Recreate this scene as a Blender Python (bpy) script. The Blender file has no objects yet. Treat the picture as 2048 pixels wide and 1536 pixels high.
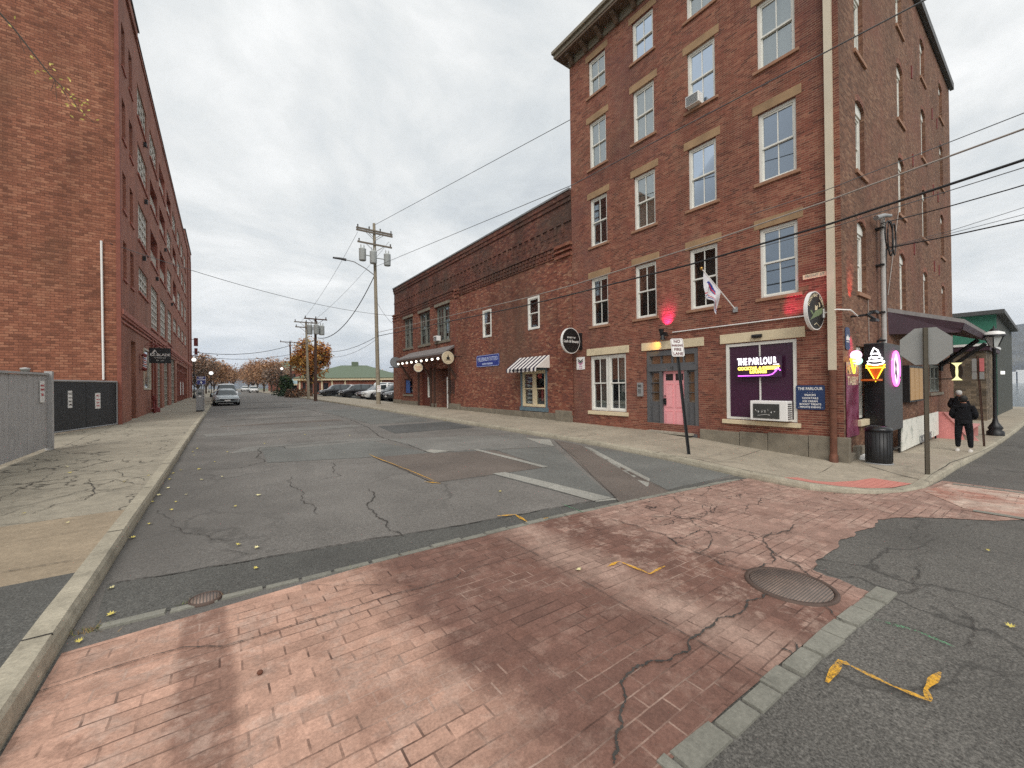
import bpy, bmesh, math, random
from mathutils import Vector, Matrix, noise
random.seed(11)
rad = math.radians
SC = bpy.context.scene
COL = SC.collection
# ---------------------------------------------------------------- camera survey (used to read real positions off known planes)
FPX, YAW, ROLL, HC = 805.0, rad(36.2), 0.0122, 770.7
_F = Vector((math.sin(YAW), math.cos(YAW), 0)); _R = Vector((math.cos(YAW), -math.sin(YAW), 0)); _U = Vector((0, 0, 1))
_p = math.atan((HC-768)/FPX)
F2 = _F*math.cos(_p)+_U*math.sin(_p); U2 = _U*math.cos(_p)-_F*math.sin(_p)
RX = _R*math.cos(ROLL)-U2*math.sin(ROLL); UY = U2*math.cos(ROLL)+_R*math.sin(ROLL)
def ray(px, py): return F2+RX*((px-1024)/FPX)+UY*((768-py)/FPX)
def onX(px, py, X): d = ray(px, py); return d*(X/d.x)
def onY(px, py, Y): d = ray(px, py); return d*(Y/d.y)
def onZ(px, py, Z): d = ray(px, py); return d*(Z/d.z)
# ---------------------------------------------------------------- the lie of the land
def interp(T, x):
    if x <= T[0][0]: return T[0][1]
    if x >= T[-1][0]: return T[-1][1]
    for i in range(len(T)-1):
        if x <= T[i+1][0]: break
    x0, y0 = T[i]; x1, y1 = T[i+1]
    def sl(j):
        if j <= 0 or j >= len(T)-1: return 0
        return (T[j+1][1]-T[j-1][1])/(T[j+1][0]-T[j-1][0])
    h = x1-x0; t = (x-x0)/h; m0 = sl(i)*h; m1 = sl(i+1)*h
    return (2*t**3-3*t*t+1)*y0+(t**3-2*t*t+t)*m0+(-2*t**3+3*t*t)*y1+(t**3-t*t)*m1
CS = [(-30, -1.72), (0, -1.75), (4, -1.80), (8, -1.92), (12, -2.08), (18, -2.24), (25, -2.34), (40, -2.42), (60, -2.6)]
MS = [(-60, -1.9), (0, -1.80), (9, -1.76), (20, -1.64), (34, -1.50), (60, -1.32), (120, -1.0), (300, -.3), (600, 0)]
def sstep(a, b, x):
    t = min(1, max(0, (x-a)/(b-a))); return t*t*(3-2*t)
def gz(x, y):
    w = 1-sstep(2.5, 9, y)
    if y < -8: w = 1
    return interp(CS, x)*w+interp(MS, y)*(1-w)
def swh(x, y):      # height of the pavement over the carriageway; it dips at the corner ramp
    d = math.hypot(x-10.3, y-2.6)
    return .13-.105*(1-sstep(.7, 2.2, d))
def pz(x, y): return gz(x, y)+swh(x, y)
def G(px, py, f=gz):
    z = -1.8
    for _ in range(12):
        p = onZ(px, py, z); z = f(p.x, p.y)
    return Vector((p.x, p.y, z))
def xl(y): return -.87 if y < 7 else -.87+.013*(min(y, 60)-7)
# ---------------------------------------------------------------- objects
def tag(o, label=None, cat=None, group=None, kind=None):
    if label: o['label'] = label
    if cat: o['category'] = cat
    if group: o['group'] = group
    if kind: o['kind'] = kind
    return o
def thing(name, loc, label, cat, group=None, rz=0):
    o = bpy.data.objects.new(name, None); COL.objects.link(o); o.empty_display_size = .2
    o.location = loc; o.rotation_euler = (0, 0, rz)
    return tag(o, label, cat, group)
class MB:
    def __init__(s): s.v = []; s.f = []; s.m = []; s.sm = []
    def add(s, vs, fs, m=0, smooth=False):
        n = len(s.v); s.v += [tuple(v) for v in vs]
        for f in fs: s.f.append([n+i for i in f]); s.m.append(m); s.sm.append(smooth)
    def quad(s, a, b, c, d, m=0): s.add([a, b, c, d], [(0, 1, 2, 3)], m)
    def box(s, x0, x1, y0, y1, z0, z1, m=0): s.pbox(lambda a, b, c: (a, b, c), x0, x1, y0, y1, z0, z1, m)
    def pbox(s, P, u0, u1, v0, v1, d0, d1, m=0):
        vs = [P(u, v, d) for d in (d0, d1) for v in (v0, v1) for u in (u0, u1)]
        s.add(vs, [(0, 2, 3, 1), (4, 5, 7, 6), (0, 1, 5, 4), (2, 6, 7, 3), (0, 4, 6, 2), (1, 3, 7, 5)], m)
    def prism(s, P, pts, d0, d1, m=0):     # closed outline in (u, v), thickness along d
        n = len(pts)
        vs = [P(u, v, d0) for u, v in pts]+[P(u, v, d1) for u, v in pts]
        s.add(vs, [tuple(range(n)), tuple(range(2*n-1, n-1, -1))]+[(i, (i+1) % n, n+(i+1) % n, n+i) for i in range(n)], m)
    def tube(s, pts, r, n=6, m=0, r1=None):
        pts = [Vector(p) for p in pts]; vs = []; k = len(pts)
        for i, p in enumerate(pts):
            t = (pts[min(i+1, k-1)]-pts[max(i-1, 0)]).normalized()
            a = Vector((0, 0, 1)) if abs(t.z) < .9 else Vector((1, 0, 0))
            e1 = t.cross(a).normalized(); e2 = t.cross(e1)
            rr = r if r1 is None else r+(r1-r)*i/(k-1)
            for j in range(n):
                an = 2*math.pi*j/n; vs.append(p+e1*rr*math.cos(an)+e2*rr*math.sin(an))
        fs = [(i*n+j, i*n+(j+1) % n, (i+1)*n+(j+1) % n, (i+1)*n+j) for i in range(k-1) for j in range(n)]
        s.add(vs, fs, m, n > 5)
        s.add(vs[:n], [tuple(range(n))], m); s.add(vs[-n:], [tuple(range(n))], m)
    def lathe(s, c, prof, n=20, m=0, axis='z', smooth=True):
        vs = []
        for r, h in prof:
            for j in range(n):
                a = 2*math.pi*j/n; x, y = r*math.cos(a), r*math.sin(a)
                q = (x, y, h) if axis == 'z' else ((h, x, y) if axis == 'x' else (x, h, y))
                vs.append((c[0]+q[0], c[1]+q[1], c[2]+q[2]))
        k = len(prof)
        s.add(vs, [(i*n+j, i*n+(j+1) % n, (i+1)*n+(j+1) % n, (i+1)*n+j) for i in range(k-1) for j in range(n)], m, smooth)
        if prof[0][0] > 1e-4: s.add(vs[:n], [tuple(range(n))], m)
        if prof[-1][0] > 1e-4: s.add(vs[-n:], [tuple(range(n))], m)
    def ball(s, c, r, m=0, n=12, sq=1):
        s.lathe(c, [(max(1e-5, r*math.sin(math.pi*i/8)), -r*sq*math.cos(math.pi*i/8)) for i in range(9)], n, m)
    def text(s, P, string, u, v, size, d=.006, th=.004, m=0, align='CENTER', sx=1, bold=0, space=1, fit=None):
        cu = bpy.data.curves.new('t', 'FONT'); cu.body = string; cu.size = size; cu.align_x = align; cu.align_y = 'CENTER'
        cu.extrude = th/2; cu.offset = bold; cu.space_character = space; cu.resolution_u = 3
        ob = bpy.data.objects.new('t', cu); COL.objects.link(ob)
        dg = bpy.context.evaluated_depsgraph_get(); me = bpy.data.meshes.new_from_object(ob.evaluated_get(dg))
        if fit:
            w_ = max(q.co.x for q in me.vertices)-min(q.co.x for q in me.vertices)
            sx = min(sx, fit/w_)
        s.add([P(u+q.co.x*sx, v+q.co.y, d+q.co.z) for q in me.vertices], [tuple(p.vertices) for p in me.polygons], m)
        bpy.data.objects.remove(ob); bpy.data.curves.remove(cu); bpy.data.meshes.remove(me)
    def xf(s, M): s.v = [tuple(M @ Vector(v)) for v in s.v]; return s
    def build(s, name, mats, parent=None, local=False, recalc=True, bevel=0):
        me = bpy.data.meshes.new(name)
        off = Vector((0, 0, 0)) if (parent is None or local) else root_loc(parent)
        me.from_pydata([tuple(Vector(v)-off) for v in s.v], [], s.f)
        if not isinstance(mats, (list, tuple)): mats = [mats]
        for m in mats: me.materials.append(m)
        me.polygons.foreach_set('material_index', s.m); me.polygons.foreach_set('use_smooth', s.sm)
        if recalc:
            bm = bmesh.new(); bm.from_mesh(me); bmesh.ops.recalc_face_normals(bm, faces=bm.faces); bm.to_mesh(me); bm.free()
        me.update()
        o = bpy.data.objects.new(name, me); COL.objects.link(o)
        if parent: o.parent = parent
        if bevel:
            b = o.modifiers.new('b', 'BEVEL'); b.width = bevel; b.segments = 2; b.limit_method = 'ANGLE'
        return o
def root_loc(o):
    v = Vector(o.location)
    while o.parent: o = o.parent; v += Vector(o.location)
    return v
def dup(o, parent=None):
    c = o.copy(); COL.objects.link(c); c.parent = parent
    for ch in list(o.children): dup(ch, c)
    return c
def settle(mb, loc):   # shift a mesh built in world space so its object origin sits at loc
    return mb
# ---------------------------------------------------------------- materials
class NT:
    def __init__(s, name):
        s.mat = bpy.data.materials.new(name); s.mat.use_nodes = True; s.t = s.mat.node_tree; s.n = s.t.nodes; s.l = s.t.links
        s.b = s.n['Principled BSDF']; s.out = s.n['Material Output']
    def new(s, typ, **k):
        n = s.n.new(typ)
        for a, b in k.items(): setattr(n, a, b)
        return n
    def set(s, sock, v):
        if isinstance(v, bpy.types.NodeSocket): s.l.new(v, sock)
        elif v is not None:
            if sock.type == 'RGBA' and len(v) == 3: v = (*v, 1)
            sock.default_value = v
    def math(s, op, a, b=None, c=None, clamp=False):
        n = s.new('ShaderNodeMath', operation=op); n.use_clamp = clamp
        for i, q in enumerate((a, b, c)):
            if q is not None: s.set(n.inputs[i], q)
        return n.outputs[0]
    def mix(s, f, a, b, mode='MIX'):
        n = s.new('ShaderNodeMix', data_type='RGBA', blend_type=mode)
        s.set(n.inputs[0], f); s.set(n.inputs[6], a); s.set(n.inputs[7], b); return n.outputs[2]
    def obj(s):
        if not hasattr(s, '_o'): s._o = s.new('ShaderNodeTexCoord').outputs['Object']
        return s._o
    def pos(s):
        if not hasattr(s, '_p'): s._p = s.new('ShaderNodeNewGeometry').outputs['Position']
        return s._p
    def sep(s, v):
        n = s.new('ShaderNodeSeparateXYZ'); s.l.new(v, n.inputs[0]); return n.outputs
    def comb(s, x, y, z=0):
        n = s.new('ShaderNodeCombineXYZ')
        for i, q in enumerate((x, y, z)): s.set(n.inputs[i], q)
        return n.outputs[0]
    def noise(s, v, scale, detail=3, rough=.55, dist=0):
        n = s.new('ShaderNodeTexNoise'); s.l.new(v, n.inputs['Vector']); n.inputs['Scale'].default_value = scale
        n.inputs['Detail'].default_value = detail; n.inputs['Roughness'].default_value = rough; n.inputs['Distortion'].default_value = dist
        return n.outputs['Fac']
    def voro(s, v, scale, feature='DISTANCE_TO_EDGE'):
        n = s.new('ShaderNodeTexVoronoi', feature=feature); s.l.new(v, n.inputs['Vector']); n.inputs['Scale'].default_value = scale
        return n.outputs[0]
    def scale(s, v, sx, sy, sz):
        n = s.new('ShaderNodeVectorMath', operation='MULTIPLY'); s.l.new(v, n.inputs[0]); n.inputs[1].default_value = (sx, sy, sz); return n.outputs[0]
    def ramp(s, f, stops, interp='LINEAR'):
        n = s.new('ShaderNodeValToRGB'); s.l.new(f, n.inputs[0]); e = n.color_ramp; e.interpolation = interp
        while len(e.elements) < len(stops): e.elements.new(.5)
        for q, (p, c) in zip(e.elements, stops):
            q.position = p; q.color = (*c, 1) if not isinstance(c, (int, float)) else (c, c, c, 1)
        return n.outputs[0]
    def map(s, f, a, b, c=0, d=1):
        n = s.new('ShaderNodeMapRange'); s.l.new(f, n.inputs[0]); n.clamp = True
        for i, q in enumerate((a, b, c, d)): n.inputs[i+1].default_value = q
        return n.outputs[0]
    def bump(s, h, strength=.3, dist=.01):
        n = s.new('ShaderNodeBump'); s.l.new(h, n.inputs['Height']); n.inputs['Strength'].default_value = strength
        n.inputs['Distance'].default_value = dist; s.l.new(n.outputs[0], s.b.inputs['Normal'])
    def fin(s, col, rough=.8, metal=0, spec=.5):
        s.set(s.b.inputs['Base Color'], col); s.set(s.b.inputs['Roughness'], rough); s.b.inputs['Metallic'].default_value = metal
        s.b.inputs['Specular IOR Level'].default_value = spec
        return s.mat
def lin(r, g, b): return tuple(((c/255)/12.92 if c <= 10 else ((c/255+.055)/1.055)**2.4) for c in (r, g, b))
def mul(c, k): return tuple(q*k for q in c)
def pm(name, c, rough=.6, metal=0, var=.12, vs=6, spec=.5, dirt=0, bump=0, bs=60):
    s = NT(name); n = s.noise(s.obj(), vs, 4)
    col = s.mix(s.map(n, .3, .7), mul(c, 1-var), mul(c, 1+var))
    if dirt:
        d = s.noise(s.obj(), vs*.35+.4, 5, .65)
        col = s.mix(s.math('MULTIPLY', s.map(d, .48, .72), dirt), col, mul(c, .45))
    if bump: s.bump(s.noise(s.obj(), bs, 3), bump, .004)
    return s.fin(col, rough, metal, spec)
def emat(name, c, strength):
    s = NT(name); s.b.inputs['Base Color'].default_value = (*mul(c, .5), 1)
    s.b.inputs['Emission Color'].default_value = (*c, 1); s.b.inputs['Emission Strength'].default_value = strength
    return s.mat
BK = 1.4
def brick(name, stops, mortar, bw=.22, bh=.078, mw=.13, blotch=None, bl=(.5, .62), bsc=.5, dark=(.45, .7, .5), streak=0, fade=None, bump=.5, rk_=1, gk_=1):
    gy = lambda c: tuple(q*.94+(c[0]*.3+c[1]*.6+c[2]*.1)*.06 for q in c); bt = lambda c: gy((min(c[0]*1.12*rk_, .8), min(c[1]*1.27*gk_, .8), min(c[2]*1.24*gk_, .8))); stops = [(p, bt(c)) for p, c in stops]; mortar = bt(mul(mortar, .9)); blotch = bt(blotch) if blotch else None
    s = NT(name); o = s.sep(s.obj()); g = s.new('ShaderNodeNewGeometry'); nn = s.sep(g.outputs['True Normal'])
    k = s.math('GREATER_THAN', s.math('ABSOLUTE', nn[0]), s.math('ABSOLUTE', nn[1]))
    u = s.math('ADD', s.math('MULTIPLY', o[1], k), s.math('MULTIPLY', o[0], s.math('SUBTRACT', 1.0, k)))
    v = s.math('DIVIDE', o[2], bh); row = s.math('FLOOR', v); fv = s.math('SUBTRACT', v, row)
    u2 = s.math('ADD', s.math('DIVIDE', u, bw), s.math('MULTIPLY', s.math('FLOORED_MODULO', row, 2.0), .5))
    c = s.math('FLOOR', u2); fu = s.math('SUBTRACT', u2, c)
    wn = s.new('ShaderNodeTexWhiteNoise', noise_dimensions='2D'); s.l.new(s.comb(c, row), wn.inputs['Vector'])
    col = s.ramp(wn.outputs[0], stops)
    P = s.obj()
    if blotch:
        b = s.map(s.noise(P, bsc, 5, .6), *bl); col = s.mix(s.math('MULTIPLY', b, .75), col, blotch)
    dn = s.map(s.noise(s.scale(P, 1, 1, .45), dark[2], 6, .65), dark[0], dark[1])
    col = s.mix(s.math('MULTIPLY', dn, .55), col, mul(stops[0][1], .35))
    wsh = s.map(s.noise(s.scale(P, 1.6, 1.6, .16), 1.1, 5, .65), .52, .72); col = s.mix(s.math('MULTIPLY', wsh, .3), col, mul(stops[0][1], .6)); lw = s.map(s.noise(P, .8, 5, .7), .55, .7); col = s.mix(s.math('MULTIPLY', lw, .22), col, mortar)
    fine = s.noise(P, 22, 3, .6); col = s.mix(1.0, col, s.ramp(fine, [(.25, .72), (.75, 1.18)]), 'MULTIPLY')
    m1 = s.math('LESS_THAN', fv, mw*.078/bh*1.15); m2 = s.math('LESS_THAN', fu, mw*.3)
    wear = s.map(s.noise(P, 2.2, 3), .3, .65, .35, 1)
    mm = s.math('MULTIPLY', s.math('MAXIMUM', m1, m2), wear)
    col2 = s.mix(mm, col, mortar)
    if streak:
        w = s.map(s.noise(s.scale(P, 1.3, 1.3, .12), 1.5, 4), .55, .75); col2 = s.mix(s.math('MULTIPLY', w, streak), col2, (.30, .24, .2))
    h = s.math('ADD', s.math('MULTIPLY', s.math('MAXIMUM', m1, m2), -1.0), s.math('MULTIPLY', s.noise(P, 60, 2), .4))
    s.bump(h, bump, .008)
    return s.fin(col2, .88, 0, .25)
B_L = lin
M = {}
M['brick_parlour'] = brick('old red brick', [(0, lin(94, 52, 45)), (.2, lin(120, 64, 52)), (.7, lin(136, 74, 60)), (1, lin(150, 92, 74))], lin(166, 128, 106),
                           blotch=lin(106, 62, 60), bl=(.48, .68), bsc=.35, bh=.06, bw=.18, dark=(.5, .75, .5))
M['brick_side'] = brick('weathered brown brick', [(0, lin(98, 64, 52)), (.4, lin(118, 78, 62)), (.75, lin(132, 88, 70)), (1, lin(144, 104, 84))], lin(130, 100, 82),
                        blotch=lin(126, 72, 60), bl=(.5, .68), bsc=.3, mw=.10, bh=.06, bw=.18)
M['brick_low'] = brick('dark red brick', [(0, lin(100, 50, 44)), (.4, lin(128, 62, 50)), (.8, lin(142, 72, 56)), (1, lin(160, 100, 80))], lin(120, 74, 62),
                       blotch=lin(110, 72, 60), bl=(.5, .7), bsc=.25, mw=.09, bh=.065, bw=.19, rk_=1.05, gk_=1.35)
M['brick_soot'] = brick('sooty brick', [(0, lin(86, 46, 42)), (.4, lin(108, 56, 48)), (.8, lin(124, 66, 54)), (1, lin(132, 84, 70))], lin(96, 66, 58),
                        blotch=lin(76, 56, 50), bl=(.46, .64), bsc=.45, mw=.09, bh=.065, bw=.19, gk_=1.2)
M['brick_gable'] = brick('orange red brick', [(0, lin(120, 72, 56)), (.3, lin(146, 86, 66)), (.7, lin(158, 96, 74)), (1, lin(170, 110, 86))], lin(104, 62, 50),
                         bh=.105, mw=.26, bw=.24, blotch=lin(138, 94, 72), bl=(.5, .72), bsc=.18)
M['brick_paint'] = brick('painted red brick', [(0, lin(132, 74, 62)), (.5, lin(142, 80, 66)), (1, lin(150, 88, 72))], lin(116, 64, 54),
                         bh=.085, mw=.14, blotch=lin(134, 86, 74), bl=(.45, .7), bsc=.2, bump=.3, rk_=1.28, gk_=1.5)
M['brick_quoin'] = pm('dark red painted pier', lin(136, 80, 66), .85, dirt=.4)
M['brick_annex'] = brick('rough brown stone brick', [(0, lin(84, 70, 60)), (.5, lin(112, 92, 78)), (1, lin(136, 112, 94))], lin(92, 78, 68), bw=.4, bh=.14, mw=.14)
M['brick_school'] = brick('school brick', [(0, lin(120, 66, 54)), (.5, lin(136, 76, 62)), (1, lin(146, 86, 70))], lin(130, 84, 72))
M['sand'] = pm('buff sandstone', lin(160, 130, 98), .85, var=.12, vs=3, dirt=.5, bump=.4)
M['cream'] = pm('cream painted stone', lin(216, 200, 168), .75, var=.05, dirt=.35, bump=.25)
M['stone'] = pm('grey brown plinth stone', lin(126, 118, 104), .9, var=.2, vs=4, dirt=.5, bump=.5, bs=30)
M['white'] = pm('white painted wood', lin(226, 224, 216), .5, var=.04, vs=4, dirt=.2)
M['trim'] = pm('beige metal trim', lin(206, 194, 172), .5, var=.04, vs=2, dirt=.15)
M['trimgrey'] = pm('grey window paint', lin(118, 120, 112), .6, var=.1, dirt=.3)
M['gridwhite'] = pm('pale steel glazing bar', lin(206, 198, 186), .55, var=.06)
M['gridgrey'] = pm('taupe steel glazing bar', lin(158, 150, 136), .6, var=.06)
M['doorgrey'] = pm('charcoal door paint', lin(92, 92, 94), .55, var=.06, vs=3)
M['pink'] = pm('pink door paint', lin(240, 166, 170), .45, var=.03, vs=2)
M['pinkwood'] = pm('pink painted plywood', lin(232, 150, 146), .6, var=.08, dirt=.2)
M['black'] = pm('black painted metal', (.012, .012, .013), .45, var=.2)
M['blackgloss'] = pm('black plastic', (.01, .01, .011), .25, var=.2)
M['dkgrey'] = pm('dark grey panel', lin(78, 78, 78), .6, var=.06, vs=2)
M['grey'] = pm('grey metal', lin(140, 142, 144), .5, .3, var=.06)
M['galv'] = pm('galvanised steel', lin(150, 150, 150), .5, .15, var=.05, vs=4)
M['chrome'] = pm('bright metal', (.6, .6, .6), .2, 1)
M['rust'] = pm('rusty brown iron', lin(104, 66, 50), .85, var=.25, vs=8, dirt=.6)
M['brown'] = pm('brown painted wood', lin(96, 50, 40), .6, dirt=.3)
M['plum'] = pm('plum vinyl', lin(66, 32, 56), .3, var=.05, vs=1)
M['plumwood'] = pm('dark plum fascia', lin(62, 38, 48), .6, dirt=.3)
M['roofgrey'] = pm('grey roofing', lin(128, 122, 120), .85, var=.15, dirt=.4)
M['tar'] = pm('tar roof', (.03, .03, .03), .9)
M['navy'] = pm('navy enamel', lin(36, 56, 96), .4, var=.03)
M['blue'] = pm('blue enamel', lin(52, 66, 140), .4, var=.03)
M['signwhite'] = pm('white sign face', lin(236, 234, 230), .4, var=.02)
M['ink'] = pm('black lettering', (.01, .01, .01), .5)
M['red'] = pm('red enamel', lin(190, 40, 50), .45)
M['gold'] = pm('brass', lin(190, 150, 80), .3, .8)
M['concrete_rough'] = pm('old concrete', lin(160, 152, 138), .9, var=.15, dirt=.4)
M['interior'] = pm('dark room', (.03, .028, .026), .9)
M['warmroom'] = pm('room with warm wall', lin(150, 100, 60), .9)
M['curtain'] = pm('grey curtain', lin(128, 130, 122), .9, var=.12, vs=9)
M['curtainteal'] = pm('pale green blind', lin(176, 200, 190), .9, var=.05)
M['wood_fence'] = pm('weathered grey fence board', lin(176, 174, 172), .8, var=.08, vs=5, dirt=.25, bump=.3)
M['gateblack'] = pm('black sheet gate', lin(50, 51, 53), .6, var=.12, vs=2, dirt=.3)
M['pole'] = pm('weathered timber pole', lin(146, 136, 118), .9, var=.15, vs=3, bump=.5)
M['poledark'] = pm('creosoted timber pole', lin(78, 56, 46), .9, var=.2, vs=3, bump=.5)
M['green'] = pm('green painted metal siding', lin(44, 104, 84), .6, var=.1, vs=1, dirt=.2)
M['darksiding'] = pm('dark olive siding', lin(70, 72, 66), .8, var=.06)
M['greenroof'] = pm('green shingle roof', lin(98, 110, 92), .9, var=.12)
M['skin'] = pm('skin', lin(176, 124, 98), .6)
M['cloth'] = pm('black cotton', (.012, .012, .014), .95, var=.3, vs=12, spec=.2)
M['hair'] = pm('dark hair', (.012, .01, .008), .7)
M['shoe'] = pm('off white trainer', lin(206, 200, 192), .6, dirt=.3)
M['terracotta'] = pm('dark red fitting', lin(120, 50, 46), .6)
s = NT('window glass'); fr = s.new('ShaderNodeFresnel'); fr.inputs[0].default_value = 1.65
g = s.new('ShaderNodeBsdfGlossy'); g.inputs['Roughness'].default_value = .03; g.inputs['Color'].default_value = (.42, .46, .48, 1)
tr = s.new('ShaderNodeBsdfTransparent'); tr.inputs[0].default_value = (.78, .82, .82, 1)
mx = s.new('ShaderNodeMixShader'); s.l.new(s.map(fr.outputs[0], 0, 1, .05, .6), mx.inputs[0]); s.l.new(tr.outputs[0], mx.inputs[1]); s.l.new(g.outputs[0], mx.inputs[2])
s.bump(s.noise(s.obj(), 1.3, 1), .05, .02); s.l.new(s.n['Bump'].outputs[0], g.inputs['Normal'])
s.l.new(mx.outputs[0], s.out.inputs[0]); M['glass'] = s.mat
M['darkglass'] = pm('dark glass', (.02, .024, .028), .05, var=.2, spec=1)
M['brick_quoin2'] = M['brick_parlour']
M['slate'] = pm('slate blue paint', lin(98, 118, 128), .6, dirt=.2)
M['redwhite'] = pm('red window lettering', lin(190, 90, 84), .5)
M['poster'] = pm('blue poster', lin(60, 90, 150), .6, var=.25, vs=12)
M['belt'] = pm('painted stone band', lin(166, 104, 90), .85, var=.1, dirt=.3)
M['brick_balc'] = pm('red balcony wall', lin(150, 92, 78), .9, var=.15, vs=5)
M['gridpink'] = pm('pinkish glazing bar', lin(190, 160, 148), .6)
M['warmblind'] = pm('cream blind', lin(206, 190, 150), .8)
M['lampwhite'] = emat('lit lamp glass', (1, .97, .9), 1.2)
M['awningblue'] = pm('pale blue canvas', lin(150, 172, 176), .8)
def gcopy(name, tint, minr, gc=(.86, .92, .98, 1)):
    s = NT(name); fr = s.new('ShaderNodeFresnel'); fr.inputs[0].default_value = 1.65
    g = s.new('ShaderNodeBsdfGlossy'); g.inputs['Roughness'].default_value = .03; g.inputs['Color'].default_value = gc
    d = s.new('ShaderNodeBsdfDiffuse'); d.inputs[0].default_value = (*tint, 1)
    mx = s.new('ShaderNodeMixShader'); s.l.new(s.map(fr.outputs[0], 0, 1, minr, 1), mx.inputs[0]); s.l.new(d.outputs[0], mx.inputs[1]); s.l.new(g.outputs[0], mx.inputs[2])
    s.bump(s.noise(s.obj(), .8, 1), .08, .03); s.l.new(s.n['Bump'].outputs[0], g.inputs['Normal']); s.l.new(mx.outputs[0], s.out.inputs[0]); return s.mat
M['glass_blue'] = gcopy('reflecting bluish glass', (.05, .06, .07), .4, (.40, .47, .56, 1)); M['glass_opaque'] = gcopy('old factory glass', (.20, .21, .21), .45)
M['glass_amber'] = gcopy('amber lit glass', lin(110, 84, 60), .12)
M['pinkneonoff'] = pm('pink print', lin(190, 90, 150), .5)
M['signpale'] = pm('pale blue lettering', lin(190, 200, 230), .5)
M['signpale2'] = pm('faded grey lettering', lin(140, 136, 130), .6)
M['signred'] = pm('dull red lettering', lin(110, 56, 60), .5)
M['redpale'] = pm('faded red plate', lin(200, 110, 110), .5)
M['bluesign'] = pm('deep blue sign', lin(40, 44, 120), .4)
M['bulb'] = emat('lit bulb', (1, .9, .75), 2.5)
M['neonw'] = emat('white neon', (1, .97, 1), 2.2); M['neony'] = emat('yellow neon', (1, .78, .12), 2.0); M['neonp'] = emat('purple neon', (.75, .12, 1), 2.5)
M['neony2'] = emat('amber neon', (1, .55, .03), 2.4); M['neonpink'] = emat('pink neon', (1, .12, .6), 2.5); M['neonface'] = emat('pinkish lit face', (1, .8, .95), .9)
M['neonpinkw'] = emat('pastel pink neon', (1, .6, .85), 1.2); M['neongreen'] = emat('pastel green neon', (.5, 1, .75), 1.0); M['neonyp'] = emat('pale yellow lit shape', (.9, .85, .4), .9)
M['menulit'] = emat('lit menu sheet', lin(190, 150, 100), .25)
M['orangeboard_glow'] = pm('orange plate and painted-in glow', lin(210, 100, 30), .5)  # plain orange for the wafer plate; on the shelf it stands in for neon light
M['acrylic'] = pm('dark clear panel', lin(60, 34, 56), .15)
M['chalk'] = pm('chalkboard', lin(60, 60, 58), .9)
M['leafgreen'] = pm('pale green print', lin(112, 126, 92), .6)
M['flagwhite'] = pm('white flag cloth', lin(214, 212, 216), .9); M['flagblue'] = pm('blue flag print', lin(40, 62, 140), .9)
M['poststeel'] = pm('weathered channel post', lin(92, 86, 74), .7, .3, var=.1)
M['aluminium'] = pm('bare aluminium plate', lin(150, 150, 146), .45, .3, var=.03)
M['pinkwood2'] = pm('pink plywood edge', lin(214, 150, 146), .6, dirt=.2)
M['browndk'] = pm('dark brown board', lin(50, 38, 26), .6)
M['frosted'] = pm('frosted lamp glass', lin(206, 210, 208), .3)
M['globe'] = emat('white lamp globe', (1, 1, .97), .85)
HAZE = True
M['dulltrim'] = pm('dull brown grey eave', lin(132, 122, 106), .7, dirt=.4); M['soffit'] = pm('brown soffit boards', lin(104, 84, 68), .8, dirt=.3); M['sillred'] = pm('reddish stone sill', lin(156, 116, 92), .85, dirt=.3); M['lightpipe'] = pm('pale grey conduit pipe', lin(176, 172, 168), .5)
M['leafyellow'] = pm('yellow leaf', lin(206, 190, 100), .7, var=.2, vs=30); M['leafpale'] = pm('pale yellow leaf', lin(222, 212, 160), .7, var=.15, vs=30)
M['weed'] = pm('weed green', lin(110, 120, 60), .8); M['weeddry'] = pm('dry grass', lin(160, 130, 84), .8)
M['bridgegreen'] = pm('pale bridge steel', lin(150, 160, 160), .7)
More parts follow.
